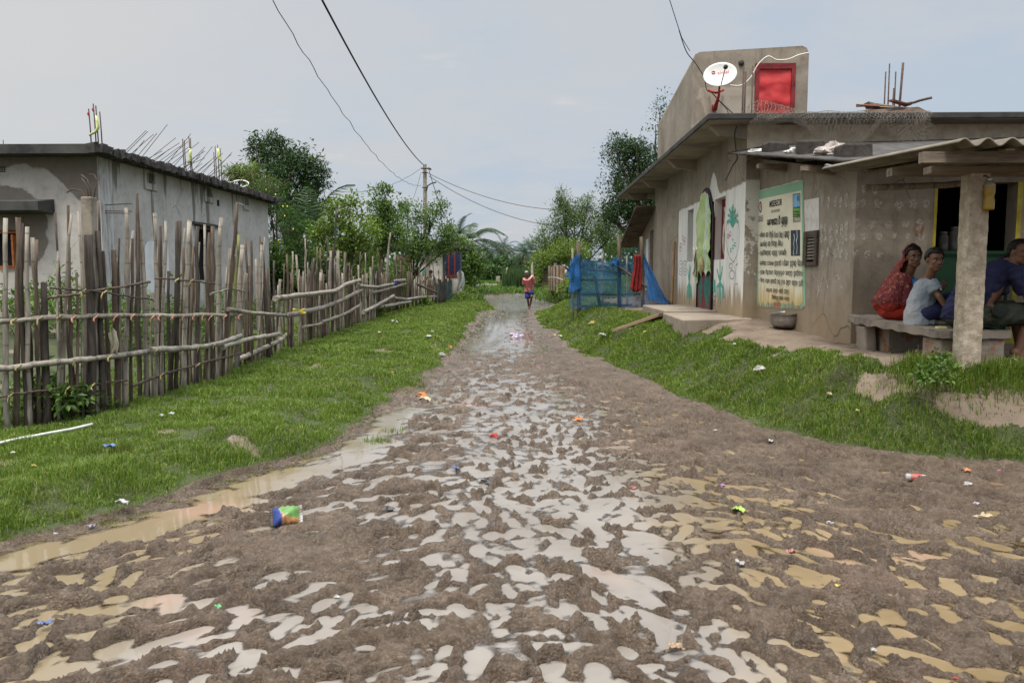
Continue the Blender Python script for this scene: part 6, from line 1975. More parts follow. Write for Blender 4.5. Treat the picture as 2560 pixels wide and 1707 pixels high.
pw = [cpt(400, -10, 15.2), at(1660, -60, 14)]; MB().tube(spl3([at(1655, -60, 14), cpt(405, 0, 15.2), cpt(430, 60, 15.6), cpt(478, 140, 16.0)]), .008, 4).build('power_wire', M_cabg, None, cpt(430, 60, 15.6), 'thin wire beside the black cable above the stair room corner', 'cable')

# ---- fishing net over the roof edge
M_net = simple('net_twine', (.24, .215, .175), .9, .2, 9, 0)
def netpt(u, v):
    x0, x1 = at(1880, 300, EY).x, at(2330, 300, EY).x
    x_ = x0 + (x1 - x0) * u
    over = .45
    drape = .18 + .42 * math.exp(-((u - .50) / .17) ** 2) + .36 * math.exp(-((u - .88) / .12) ** 2) + .05 * math.sin(u * 23)
    if v < over:
        t_ = v / over
        return Vector((x_, EY + .9 * (1 - t_) + .02, ZE1 + .02 + .16 * math.sin(PI * t_) * (math.exp(-((u - .12) / .12) ** 2) * 1.3 + .35 + .15 * math.sin(u * 31))))
    t_ = (v - over) / (1 - over)
    return Vector((x_ + .05 * math.sin(t_ * 5 + u * 9), EY - .02 - .05 * math.sin(PI * t_) - .015 * math.sin(u * 50), ZE1 + .012 - drape * t_))
fn_ = MB()
NU, NV = 104, 24
def twine(mb, a, b, r_=.0019): 
    x, y = frame_of(b - a)
    vs = []
    for p_ in (a, b):
        for k_ in range(3): an = 2 * PI * k_ / 3; vs.append(p_ + (x * math.cos(an) + y * math.sin(an)) * r_)
    mb.add(vs, [(0, 1, 4, 3), (1, 2, 5, 4), (2, 0, 3, 5)])
rr = random.Random(3)
G = {}
for i in range(NU + 1):
    for j in range(NV + 1):
        G[i, j] = netpt(min(1, max(0, (i + .5 * rr.uniform(-1, 1)) / NU)), min(1, max(0, (j + .5 * rr.uniform(-1, 1)) / NV)))
for i in range(NU):
    for j in range(NV):
        if (i + j) % 2 == 0: twine(fn_, G[i, j], G[i + 1, j + 1])
        else: twine(fn_, G[i + 1, j], G[i, j + 1])
fn_.build('fishing_net', M_net, None, (at(2100, 280, EY).x, EY, ZE1), 'tangled beige fishing net draped over the blackened roof edge', 'net')

# ---- blue net enclosure beside the house
def netmat(name, col, op, sc):
    mt, n, b = newmat(name)
    p = n.obj()
    c = n.mix(n.ss(n.noise(p, 2.5, 4), .35, .65), col, tuple(k * .62 for k in col))
    n.put(b.inputs['Base Color'], c); b.inputs['Roughness'].default_value = .8
    n.put(b.inputs['Normal'], n.bump(n.noise(n.scale(p, (3, 3, 1)), 5, 4, .6, 1.5), .9, .06))
    al = n.math('ADD', op, n.mul(n.sub(n.noise(p, 5, 4, .6), .5), .75), clamp=True)
    n.put(b.inputs['Alpha'], al)
    return mt


M_bnet = netmat('blue_net', (.016, .088, .18), .54, 20)
M_bnet2 = netmat('blue_net_thin', (.015, .13, .27), .32, 20)
M_bnet3 = netmat('blue_net_thick', (.012, .12, .34), .82, 20)
e0 = gnd(1444, 788); e1 = Vector((XF - .1, 18.2, Ts(XF - .1, 18.2)))
en = thing('net_enclosure', 'pen of wooden posts wrapped in sagging blue nylon netting against the house', 'enclosure', e0)
def ez(px, py, Y): return at(px, py, Y)
Ypost = e0.y
for (px, ptop, Yq, r_) in ((1446, 604, Ypost, .05), (1547, 590, Ypost - .6, .05), (1430, 620, Ypost + .5, .03), (1505, 632, Ypost + 1.0, .03), (1566, 640, Ypost + .9, .025), (1607, 592, Ypost - 1.3, .045)):
    t_ = at(px, ptop, Yq); g_ = Ts(t_.x, Yq)
    MB().tube(jitpath((t_.x + .03, Yq, g_ - .1), t_, 5, .012), r_, 7).build('post', M_brown if r_ > .03 else M_bam, en)
t_ = at(1487, 690, Ypost - .2); g_ = at(1502, 782, Ypost - .3)
MB().tube([g_, t_], .045, 6).build('brace', M_darkw, en)
for (xa, ya_, xb, yb_) in ((1452, 700, 1545, 700), (1452, 735, 1600, 733), (1455, 765, 1580, 765), (1452, 670, 1560, 680)):
    MB().tube(jitpath(at(xa, ya_, Ypost + .05), at(xb, yb_, Ypost - .5), 5, .012), .028, 6).build('cross_rail', M_darkw, en)
MB().tube(jitpath(at(1545, 665, Ypost - .65), at(1680, 761, 17.6), 8, .01), .03, 6).build('brace', M_darkw, en)
def sheet(name, P00, P10, P01, P11, mat, fold, nu=40, nv=24, k=9, sagd=.0, label=None):
    P00, P10, P01, P11 = [Vector(q_) for q_ in (P00, P10, P01, P11)]
    nn = (P10 - P00).cross(P01 - P00).normalized()
    ph = random.uniform(0, 6)
    def fn(u, v):
        b0 = P00.lerp(P10, u); t0 = P01.lerp(P11, u)
        p_ = b0.lerp(t0, v)
        p_.z -= sagd * 4 * u * (1 - u) * v
        return p_ + nn * fold * (math.sin(k * u + ph + 1.2 * v) + .5 * math.sin(2.7 * k * u + 3 * v + ph) + .35 * math.sin(11 * v + 5 * u))
    return MB().grid(fn, nu, nv).build(name, mat, en)
sheet('net', at(1452, 776, Ypost - .08), at(1560, 776, Ypost - .75), at(1452, 648, Ypost - .08), at(1548, 655, Ypost - .7), M_bnet, .02, k=12, sagd=.0)
sheet('net', at(1452, 735, Ypost - .12), at(1552, 728, Ypost - .8), at(1452, 650, Ypost - .12), at(1545, 655, Ypost - .75), M_bnet2, .02, k=9, sagd=.08)
sheet('net', at(1556, 772, Ypost - .75), at(1668, 764, 17.7), at(1547, 655, Ypost - .7), at(1607, 632, 18.6), M_bnet, .035, k=13, sagd=.12)
sheet('net', at(1448, 690, Ypost + .1), at(1610, 690, 21.2), at(1452, 643, Ypost + .05), at(1612, 590, 21.3), M_bnet2, .04, k=7, sagd=.25)
sheet('net', at(1620, 752, 18.0), at(1676, 762, 17.5), at(1608, 628, 18.5), at(1612, 640, 18.3), M_bnet3, .03, k=8)
sheet('net', at(1424, 772, Ypost + .1), at(1452, 772, Ypost - .14), at(1436, 640, Ypost + .3), at(1450, 634, Ypost - .12), M_bnet, .03, nu=24, k=10)
sheet('net', at(1422, 735, Ypost + .1), at(1451, 720, Ypost - .2), at(1428, 650, Ypost + .25), at(1451, 632, Ypost - .18), M_bnet3, .04, nu=24, k=12)
sheet('net', at(1412, 690, Ypost + .1), at(1432, 700, Ypost), at(1428, 660, Ypost + .05), at(1436, 655, Ypost), M_bnet3, .03, nu=14, nv=8, k=9)
c = at(1541, 655, Ypost - .85); crumple('net_bundle', c - Vector((0, 0, .1)), (.09, .09, .14), M_bnet3, None, None, 12, n_=18, parent=en)
c = at(1592, 637, 18.4)
def shawl(u, v):
    w_ = .15 + .13 * v
    return c + Vector(((u - .5) * w_ + .015 * math.sin(v * 5), -.06 + .03 * math.sin(u * 17 + v * 2), -v * .80 - .1 * math.sin(u * 3.14) * v))
MB().grid(shawl, 22, 16).build('cloth', simple('red_cloth', (.19, .015, .015), .85, .25, 7, .2), None, c, 'red cloth hanging over the top of the blue net pen', 'cloth', solid=.006)

# woven bamboo panels beyond the pen
wf = thing('woven_fence', 'rounded screen of split brown bamboo slats beyond the blue net pen', 'fence', at(1400, 706, 36))
sc_ = MB()
for i in range(15):
    t_ = i / 14
    px = 1373 + t_ * 38
    Y_ = 36 - 1.1 * math.sin(PI * t_ * .8)
    b_ = at(px, 709, Y_); tp = at(px + random.uniform(-.6, .6), 667 - 2 * math.sin(PI * t_) + random.uniform(-3, 2), Y_)
    MB().hexa([b_ + Vector((-.030, -.01, -.3)), b_ + Vector((.030, -.01, -.3)), b_ + Vector((.030, .02, -.3)), b_ + Vector((-.030, .02, -.3))], [tp + Vector((-.03, -.01, 0)), tp + Vector((.03, -.01, 0)), tp + Vector((.03, .02, 0)), tp + Vector((-.03, .02, 0))]).build('slat', random.choice([bpy.data.materials['tan_bamboo'], bpy.data.materials['tan_bamboo'], M_brown, M_bam]), wf)
for i in range(7):
    px = 1357 + i * 2.8
    b_ = at(px, 700, 38); tp = at(px, 668 + random.uniform(-2, 3), 38)
    MB().hexa([b_ + Vector((-.025, -.01, -.3)), b_ + Vector((.025, -.01, -.3)), b_ + Vector((.025, .02, -.3)), b_ + Vector((-.025, .02, -.3))], [tp + Vector((-.025, -.01, 0)), tp + Vector((.025, -.01, 0)), tp + Vector((.025, .02, 0)), tp + Vector((-.025, .02, 0))]).build('slat', M_brown, wf)
MB().tube(spl3([at(1371, 694, 35.7), at(1383, 694, 34.9), at(1393, 695, 34.7), at(1408, 701, 34.6)]), .035, 6).build('tie_pole', M_pale, wf)

# ---- buildings glimpsed behind the left fence
hb_ = thing('whitewashed_hut', 'whitewashed hut wall with painted circles and a brown doorpost behind the fence', 'hut', at(1060, 740, 38))
Yw = 38.0
a = at(1012, 640, Yw); b_ = at(1109, 640, Yw)
M_ww = simple('old_whitewash', (.52, .49, .44), .92, .2, 1.4, .3, 12, col2=(.26, .23, .18))
MB().span((a.x, Yw, 0), (b_.x, Yw + .2, 3.0)).build('wall', M_ww, hb_)
p0 = at(1064, 700, Yw); p1 = at(1076, 700, Yw)
MB().span((p0.x, Yw - .03, 0), (p1.x, Yw - .003, 3.0)).build('doorpost', M_br, hb_)
pg = at(1107, 700, Yw - .05); MB().span((pg.x, Yw - .05, 0), (pg.x + .12, Yw - .003, 3.0)).build('corner_post', simple('dark_green_post', (.03, .05, .03), .7, .2, 5, 0), hb_)
mb = MB()
for r_ in (9, 6, 3.5):
    mb.tube([at(1038 + r_ * .8 * math.cos(t_), 672 + r_ * math.sin(t_), Yw - .01) for t_ in np.linspace(0, 2 * PI, 18)], .02, 4)
mb.build('painted_circles', P_line, hb_)
mb = MB(); mb.tube([at(1057, 676, Yw - .01), at(1057, 686, Yw - .01)], .03, 4); mb.tube([at(1057 + 4.5 * math.cos(t_), 676.5 + 3 * math.sin(t_), Yw - .01) for t_ in np.linspace(-2.2, 1.4, 8)], .03, 4); mb.tube([at(1058 + 4.5 * math.cos(t_), 682.5 + 3.4 * math.sin(t_), Yw - .01) for t_ in np.linspace(-1.4, 2, 8)], .03, 4)
mb.build('painted_letters', P_teal, hb_)
MB().hexa([(a.x - 3, Yw - .4, 2.7), (b_.x + 1, Yw - .4, 2.75), (b_.x + 1, Yw + 5, 2.75), (a.x - 3, Yw + 5, 2.7)], [(a.x - 3, Yw - .4, 2.9), (b_.x + 1, Yw - .4, 2.95), (b_.x + 1, Yw + 5, 2.95), (a.x - 3, Yw + 5, 2.9)]).build('roof', M_dslab, hb_)
for px in (1000, 1004, 1008, 1118, 1123, 1129):
    t_ = at(px, 552 + random.uniform(-12, 8), Yw + 3); MB().tube([(t_.x, Yw + 3, 2.9), t_], .02, 5).build('rebar', M_rust, hb_)
th = thing('thatched_shed', 'small shed with drooping brown thatch behind the fence', 'shed', at(1010, 740, 36))
mb = MB()
for i in range(420):
    px = random.uniform(985, 1030); t_ = at(px, random.uniform(636, 662), random.uniform(34.5, 36.5))
    L = random.uniform(.4, .9)
    e_ = t_ + Vector((random.uniform(-.1, .12), random.uniform(-.3, 0), -L))
    w_ = random.uniform(.015, .03)
    mb.add([t_ + Vector((-w_, 0, 0)), t_ + Vector((w_, 0, 0)), e_ + Vector((w_ * .5, 0, 0)), e_ + Vector((-w_ * .5, 0, 0))], [(0, 1, 2, 3)])
mb.build('thatch', simple('brown_thatch', (.11, .075, .055), .95, .4, 9, .4, col2=(.04, .028, .02)), th)
a = at(983, 690, 36); b_ = at(1022, 690, 36)
MB().span((a.x, 36, 0), (b_.x, 37.5, 2.0)).build('wall', M_brown, th)
bb = thing('painted_stall', 'small stall with dark blue shutters and red frames behind the fence end', 'stall', at(1130, 735, 44))
a = at(1113, 645, 44); b_ = at(1150, 690, 44)
MB().span((a.x, 44, 0), (b_.x, 45.2, 1.35)).build('wall', M_ww, bb)
MB().span((a.x, 44.05, 1.352), (b_.x, 45.2, 2.75)).build('shutter', simple('dark_blue_paint', (.012, .02, .06), .6, .3, 4, 0), bb)
for px in (1120, 1135):
    x_ = at(px, 660, 44).x; MB().span((x_, 44.0, 1.354), (x_ + .08, 44.045, 2.75)).build('frame', simple('red_frame_paint', (.17, .03, .02), .6, .2, 5, 0) if px == 1120 else bpy.data.materials['red_frame_paint'], bb)
MB().span((a.x + .05, 43.96, 1.30), (b_.x + .1, 43.995, 1.42)).build('sill', bpy.data.materials['red_frame_paint'], bb)
rag('cloth', at(1152, 677, 40), (.35, .2, 1.0), simple('white_sheet', (.66, .65, .60), .85, .08, 5, .2), 'white sheet hung over the far end of the fence', seed=11)
sf = thing('stick_fence', 'short stretch of close grey stakes partly covered in dark green net at the lane bend', 'fence', at(1110, 755, 35))
for i in range(24):
    t_ = i / 23
    px = 1092 + t_ * 46; Y_ = 33.0 + 14 * t_ ** 1.3
    b_ = at(px, 757 - 22 * t_, Y_); g_ = Ts(b_.x, Y_)
    h_ = at(px, 703 - 5 * t_ + random.uniform(-8, 6), Y_).z
    MB().tube(jitpath((b_.x, Y_, g_ - .1), (b_.x + random.uniform(-.05, .05), Y_, h_), 3, .01), random.uniform(.03, .05), 5).build('stake', random.choice([M_bam, M_brown, M_darkw]), sf)
M_gnet = netmat('green_net', (.03, .075, .065), .75, 20)
A0, A1 = at(1090, 760, 32.9), at(1128, 748, 38); B0, B1 = at(1090, 708, 32.9), at(1126, 703, 38)
nn = 26
MB().grid(lambda u, v: A0.lerp(A1, u).lerp(B0.lerp(B1, u), v) + Vector((.03 * math.sin(u * 21), -.05 + .05 * math.sin(u * 15 + v * 3), 0)), 26, 10).build('net', M_gnet, sf)
c = at(1181, 700, 62); rag('cloth', at(1180, 692, 62), (.7, .3, .9), simple('faded_blue_cloth', (.08, .20, .36), .85, .15, 5, .2), 'faded blue cloth hanging on stakes far down the lane', seed=13)
dh = thing('far_house', 'pale square house with dark overhanging roof among distant palms', 'house', at(1260, 690, 125))
a = at(1248, 630, 125); b_ = at(1270, 690, 125)
MB().span((a.x, 125, .5), (b_.x, 128, a.z)).build('wall', simple('far_cream', (.40, .36, .28), .9, .2, .5, 0), dh)
p0 = at(1261, 631, 124.9); p1 = at(1268, 636, 124.9); MB().span((p0.x, 124.85, p1.z), (p1.x, 124.99, p0.z)).build('window', simple('far_pale', (.50, .52, .54), .8, .1, .5, 0), dh)
t_ = at(1259, 625, 125); MB().hexa([(a.x - .3, 124.4, a.z), (b_.x + .3, 124.4, a.z), (b_.x + .3, 128.4, a.z), (a.x - .3, 128.4, a.z)], [(a.x + .1, 125, t_.z + .2), (b_.x - .1, 125, t_.z + .2), (b_.x - .1, 128, t_.z + .2), (a.x + .1, 128, t_.z + .2)]).build('roof', M_dkframe, dh)
# ------------------------------------------------------------------ trees and shrubs
def leaf_cloud(centers, radii, n_per, size, aspect, droop, up, fold=.25, spread=1.0):
    """leaf faces around twig centres: numpy arrays verts, loops, starts"""
    C_ = np.repeat(centers, n_per, axis=0); Rr = np.repeat(radii, n_per)[:, None]
    N = len(C_)
    d = RNG.normal(0, 1, (N, 3)); d /= np.linalg.norm(d, axis=1)[:, None] + 1e-9
    P = C_ + d * Rr * RNG.random((N, 1)) ** .5
    ax = d * spread + RNG.normal(0, .6, (N, 3)); ax[:, 2] += up - droop
    ax /= np.linalg.norm(ax, axis=1)[:, None] + 1e-9
    nr = RNG.normal(0, .7, (N, 3)); nr[:, 2] += 1.0
    sd = np.cross(ax, nr); sd /= np.linalg.norm(sd, axis=1)[:, None] + 1e-9
    L = size * RNG.uniform(.65, 1.3, (N, 1)); W_ = L * aspect
    nz_ = np.cross(sd, ax)
    v = np.empty((N, 4, 3))
    v[:, 0] = P; v[:, 2] = P + ax * L
    v[:, 1] = P + ax * L * .45 + sd * W_ * .5 + nz_ * W_ * fold; v[:, 3] = P + ax * L * .45 - sd * W_ * .5 + nz_ * W_ * fold
    return v.reshape(-1, 3)


def crown_mesh(name, v):
    N = len(v) // 4
    return np_mesh(name, v, np.arange(N * 4), np.arange(N) * 4)


def blob_twigs(blobs, n, inner=.45, wob=.45):
    """twig centres through the outer volume of ellipsoids (cx,cy,cz,rx,ry,rz)"""
    w_ = np.array([b[3] * b[4] * b[5] for b in blobs]) ** .67; w_ /= w_.sum()
    out = []
    for b, k in zip(blobs, RNG.multinomial(n, w_)):
        d = RNG.normal(0, 1, (k, 3)); d /= np.linalg.norm(d, axis=1)[:, None] + 1e-9
        r = (inner + (1 - inner) * RNG.random((k, 1)) ** .6)
        lump = 1 + wob * np.sin(d[:, :1] * 5 + b[0]) * np.sin(d[:, 1:2] * 4 + b[1] * 3) + wob * .5 * np.sin(d[:, 2:3] * 7 + b[2])
        out.append(np.array(b[:3]) + d * r * lump * np.array(b[3:]))
    o_ = np.concatenate(out)
    sc_ = 1.1 / max(.25, float(np.mean([b[3] for b in blobs])))
    g_ = perlin(o_[:, 0] * sc_ * 1.3 + 3, o_[:, 2] * sc_ * 1.3, 401) + perlin(o_[:, 1] * sc_ * 1.5, o_[:, 2] * sc_ * 1.1 + o_[:, 0], 402)
    return o_[g_ > -.16]


def tree(name, label, cat, base, blobs, twigs, per, size, aspect, mat, trunk_r, bark, droop=.2, up=.2, twr=.28, stems=1, inner=.45, group=None, tops=None, wob=.45, lean=.25):
    base = Vector(base)
    tr = thing(name, label, cat, base, group)
    mb = MB()
    cen = [Vector(b[:3]) for b in blobs]
    low = min(c.z for c in cen)
    fork = base + (Vector((sum(c.x for c in cen) / len(cen), sum(c.y for c in cen) / len(cen), 0)) - Vector((base.x, base.y, 0))) * .35
    fork.z = base.z + (low - base.z) * .55
    for s_ in range(stems):
        o_ = Vector((random.uniform(-.15, .15), random.uniform(-.1, .1), 0)) * (stems > 1)
        mb.tube(jitpath(base + o_ + Vector((0, 0, -.15)), fork + o_ * 2, 5, trunk_r * lean), [trunk_r * k for k in (1.25, 1.05, .95, .9, .85, .8)], 8)
    for c in cen:
        mb.tube(jitpath(fork, c, 5, .05 * (c - fork).length * .3), [trunk_r * .75 * k for k in (1, .8, .62, .48, .34, .2)], 6)
        for _ in range(4):
            b_ = blobs[cen.index(c)]
            d = Vector((random.gauss(0, 1), random.gauss(0, 1), random.gauss(0, .8))).normalized()
            e_ = c + Vector((d.x * b_[3], d.y * b_[4], d.z * b_[5])) * .85
            s0 = fork.lerp(c, random.uniform(.5, 1))
            mb.tube(jitpath(s0, e_, 4, .04 * (e_ - s0).length), [trunk_r * .3, trunk_r * .24, trunk_r * .17, trunk_r * .11, trunk_r * .05], 5)
    mb.build('trunk', bark, tr)
    tw = blob_twigs(blobs, twigs, inner, wob)
    if tops is not None: tw = np.concatenate([tw, np.array(tops)])
    rad = RNG.uniform(.6, 1.2, len(tw)) * twr
    link_mesh('crown', crown_mesh('crown', leaf_cloud(tw, rad, per, size, aspect, droop, up)), mat, tr)
    return tr


def px_blob(px, py, Y, rpx, rpy, rd=None):
    p = at(px, py, Y); k = Y / F_PX
    return (p.x, p.y, p.z, rpx * k, (rd if rd else rpx * k * .9), rpy * k)


M_bark = simple('grey_bark', (.10, .08, .06), .95, .3, 3, .6, 18, stretch=(6, 6, 1), col2=(.04, .032, .026))
L_mango = leafmat('dark_leaves', [(.018, .044, .014), (.028, .066, .02), (.044, .094, .028), (.075, .13, .042)], .25, .38)
L_feath = leafmat('feathery_leaves', [(.030, .075, .014), (.045, .105, .018), (.065, .14, .022), (.085, .165, .028)], .3, .5)
L_light = leafmat('light_leaves', [(.08, .14, .024), (.125, .20, .034), (.18, .265, .05), (.25, .33, .08)], .35, .45)
L_mid = leafmat('mid_leaves', [(.05, .105, .022), (.08, .155, .03), (.12, .205, .04), (.18, .265, .065)], .35, .42)
L_bamb = leafmat('bamboo_leaves', [(.05, .10, .024), (.08, .14, .032), (.115, .18, .042), (.16, .22, .065)], .35, .5)
L_palm = leafmat('palm_leaves', [(.022, .055, .018), (.035, .075, .022), (.05, .095, .03)], .2, .45)
L_far = leafmat('far_leaves', [(.045, .095, .032), (.065, .125, .04), (.09, .15, .05)], .25, .7)
L_farp = leafmat('far_palm_leaves', [(.022, .05, .03), (.035, .07, .038), (.06, .10, .055)], .2, .6)  # bluer, lighter palm greens: distance haze put into the leaf colour

# big dark mango behind the yard
Y_ = 33.0
tree('mango_tree', 'large dark round-crowned tree standing above the bushes behind the grey house', 'tree', (at(720, 700, Y_).x, Y_, .3),
     [px_blob(722, 390, Y_, 72, 46), px_blob(662, 400, Y_, 50, 38), px_blob(775, 420, Y_, 55, 48), px_blob(715, 450, Y_, 95, 48), px_blob(800, 455, Y_, 32, 34), px_blob(650, 365, Y_, 34, 24), px_blob(730, 510, Y_, 55, 40), px_blob(790, 520, Y_, 45, 34), px_blob(690, 350, Y_, 22, 18), px_blob(815, 545, Y_, 34, 30)],
     640, 22, .20, .30, L_mango, .22, M_bark, droop=.45, twr=.34, inner=.35)
# feathery yellow-flowered shrubs at the house corner
Y_ = 27.0
tree('oleander_tree', 'feathery bright green shrub tree with yellow flowers beside the grey house end', 'tree', (at(690, 720, Y_).x, Y_, .4),
     [px_blob(690, 520, Y_, 55, 70), px_blob(665, 490, Y_, 36, 40), px_blob(720, 600, Y_, 60, 60), px_blob(690, 650, Y_, 60, 55), px_blob(770, 610, Y_, 45, 50)],
     620, 22, .17, .14, L_feath, .09, M_bark, droop=.35, twr=.30, stems=3)
fl = MB()
flw = thing('flower_cluster', 'yellow trumpet flowers scattered over the feathery shrub by the grey house', 'flowers', at(690, 560, 26.2))
for px, py in ((702, 518), (722, 522), (690, 490), (735, 575), (760, 625), (700, 600), (712, 545), (770, 592), (668, 470)):
    c = at(px + random.uniform(-6, 6), py + random.uniform(-6, 6), 25.9)
    MB().ell(c, (.022, .022, .035), 8, 6).build('flower', simple('flower_yellow', (.70, .58, .06), .6, .1, 6, 0) if px == 702 else bpy.data.materials['flower_yellow'], flw)
tree('oleander_tree', 'narrow drooping light green shrub showing above the grey house roof', 'tree', (at(628, 700, 29).x, 29, .4),
     [px_blob(618, 428, 29, 28, 24), px_blob(598, 436, 29, 26, 18), px_blob(640, 470, 29, 34, 44), px_blob(575, 438, 29, 20, 12)], 260, 16, .22, .16, L_light, .07, M_bark, droop=.7, twr=.25)
tree('guava_bush', 'broad-leaved low bush growing against the end of the grey house', 'bush', (at(680, 740, 24.5).x, 24.5, .4),
     [px_blob(680, 650, 24.5, 30, 40), px_blob(700, 690, 24.5, 36, 36), px_blob(668, 700, 24.5, 22, 36)], 180, 18, .16, .45, L_mid, .05, M_bark, twr=.24)
# dense dark hedge low behind the fence
for i, (px, py, Yq, rx, ry, lab) in enumerate(((735, 690, 29, 60, 45, 'dark shady bush filling the gap under the oleander behind the fence'), (800, 700, 27, 50, 40, 'dark green bush low behind the crooked branch fence'), (960, 690, 33, 60, 40, 'dark bush beside the thatched shed'), (900, 680, 30, 55, 40, 'shady bush under the pale green jujube tree'))):
    tree('dark_bush', lab, 'bush', (at(px, 740, Yq).x, Yq, .3), [px_blob(px, py, Yq, rx, ry), px_blob(px + rx * .5, py + 8, Yq, rx * .6, ry * .7)], 260, 15, .20, .35, L_mango if i < 2 else L_mid, .05, M_bark, twr=.3)
# light jujube trees, guava beside the pole
Y_ = 21.5
tree('jujube_tree', 'pale yellow-green small-leaved tree rising just behind the branch fence', 'tree', (at(870, 760, Y_).x, Y_, .2),
     [px_blob(850, 560, Y_, 45, 50), px_blob(900, 580, Y_, 50, 55), px_blob(860, 625, Y_, 55, 45), px_blob(800, 590, Y_, 25, 24), px_blob(872, 510, Y_, 30, 24), px_blob(900, 650, Y_, 40, 30)],
     430, 19, .105, .55, L_light, .06, M_bark, twr=.22, stems=3, tops=[tuple(at(px, py, Y_)) for px, py in ((862, 500), (870, 508), (878, 495), (868, 520), (788, 572), (796, 580))])
Y_ = 26.0
tree('guava_tree', 'mid green leafy tree behind the fence with upright shoots against the sky', 'tree', (at(950, 760, Y_).x, Y_, .2),
     [px_blob(955, 540, Y_, 40, 45), px_blob(975, 580, Y_, 45, 50), px_blob(940, 610, Y_, 45, 45), px_blob(950, 495, Y_, 24, 30), px_blob(962, 480, Y_, 16, 16)],
     300, 24, .115, .45, L_mid, .06, M_bark, up=.6, twr=.24, stems=2, tops=[tuple(at(px, py, Y_)) for px, py in ((938, 478), (945, 490), (975, 476), (970, 500), (975, 505), (1010, 520))])
Y_ = 33.5
tree('guava_tree', 'leaning bushy tree with dark crooked trunk in front of the pole and whitewashed hut', 'tree', (at(1016, 762, Y_).x, Y_, .2),
     [px_blob(1040, 560, Y_, 60, 36), px_blob(1090, 600, Y_, 60, 42), px_blob(1030, 610, Y_, 50, 36), px_blob(1075, 540, Y_, 34, 28), px_blob(1095, 515, Y_, 20, 16), px_blob(1130, 600, Y_, 34, 34), px_blob(1012, 525, Y_, 28, 22), px_blob(1060, 645, Y_, 40, 16)],
     500, 24, .115, .48, L_mid, .07, simple('dark_bark', (.03, .026, .022), .95, .3, 4, .4), up=.4, twr=.24, tops=[tuple(at(px, py, Y_)) for px, py in ((1092, 484), (1096, 492), (1108, 512), (1120, 528), (1010, 510), (1000, 515), (1045, 505), (1058, 512))])
tree('hedge_bush', 'light green rounded bush beyond the lane bend beside the stakes', 'bush', (at(1165, 735, 52).x, 52, .2),
     [px_blob(1160, 650, 52, 35, 40), px_blob(1185, 665, 52, 30, 36), px_blob(1150, 625, 52, 26, 22), px_blob(1175, 700, 52, 26, 22)], 360, 16, .24, .45, L_mid, .1, M_bark, twr=.42)
for px, py, Yq, rx, ry, lab in ((1160, 745, 37, 22, 12, 'small weedy clump on the grass beside the lane bend stakes'), (1060, 755, 31, 20, 12, 'small bright green weed clump at the foot of the far fence'), (947, 782, 22.5, 9, 14, 'little leafy weed growing against the branch fence'), (1175, 728, 47, 18, 10, 'low green shrub by the lane verge near the flooded pool')):
    tree('weed_clump', lab, 'weeds', (at(px, py + ry, Yq).x, Yq, Ts(at(px, py, Yq).x, Yq)), [px_blob(px, py, Yq, rx, ry)], 60, 14, .12, .5, L_light, .012, M_bark, twr=.18)
# right side: bamboo-like tree, bright bush, big dark tamarind
Y_ = 40.0
tree('bamboo_clump', 'tall feathery light green bamboo clump beyond the blue netting', 'bamboo', (at(1440, 720, Y_).x, Y_, .3),
     [px_blob(1430, 590, Y_, 55, 60), px_blob(1480, 580, Y_, 55, 60), px_blob(1410, 545, Y_, 34, 40), px_blob(1380, 600, Y_, 34, 40), px_blob(1405, 500, Y_, 16, 30), px_blob(1470, 520, Y_, 18, 30), px_blob(1440, 540, Y_, 40, 36), px_blob(1530, 590, Y_, 50, 50), px_blob(1350, 625, Y_, 24, 26), px_blob(1400, 640, Y_, 45, 30)],
     1000, 26, .17, .20, L_bamb, .10, M_bark, up=.5, droop=.3, twr=.34, stems=3, tops=[tuple(at(px, py, Y_)) for px, py in ((1404, 478), (1405, 490), (1406, 505), (1470, 500), (1468, 510), (1424, 515), (1450, 510), (1352, 575), (1350, 585), (1345, 600), (1366, 560), (1500, 520))])
tree('bright_bush', 'vivid green low bush hanging over the woven bamboo screen', 'bush', (at(1400, 715, 38).x, 38, .3),
     [px_blob(1395, 640, 38, 45, 24), px_blob(1430, 630, 38, 40, 28), px_blob(1350, 660, 38, 22, 22), px_blob(1345, 690, 38, 12, 18)], 330, 24, .13, .42, L_light, .06, M_bark, twr=.3)
for px, py, Yq, rx, ry, lab in ((1425, 720, 33, 26, 16, 'yellow green weeds between the woven screen and the blue netting'), (1385, 725, 37, 22, 12, 'low green weeds at the foot of the woven bamboo screen'), (1355, 700, 46, 14, 10, 'taro-like leafy weeds beyond the walking man')):
    tree('weed_clump', lab, 'weeds', (at(px, py + ry, Yq).x, Yq, Ts(at(px, py, Yq).x, Yq)), [px_blob(px, py, Yq, rx, ry)], 90, 14, .14, .45, L_light, .012, M_bark, twr=.22)
Y_ = 29.0
tree('tamarind_tree', 'big dark tree rising behind the eaves of the plaster house', 'tree', (at(1640, 740, Y_).x, Y_, .6),
     [px_blob(1600, 400, Y_, 50, 60), px_blob(1560, 380, Y_, 40, 45), px_blob(1580, 480, Y_, 60, 55), px_blob(1600, 540, Y_, 60, 45), px_blob(1550, 510, Y_, 34, 34), px_blob(1640, 450, Y_, 60, 70), px_blob(1540, 440, Y_, 24, 34), px_blob(1525, 540, Y_, 26, 22), px_blob(1665, 305, Y_, 26, 44)],
     1000, 26, .125, .34, L_mango, .25, M_bark, droop=.35, twr=.32, inner=.4, tops=[tuple(at(px, py, Y_)) for px, py in ((1647, 262), (1640, 275), (1650, 268), (1534, 350), (1528, 358), (1522, 462), (1518, 468))])

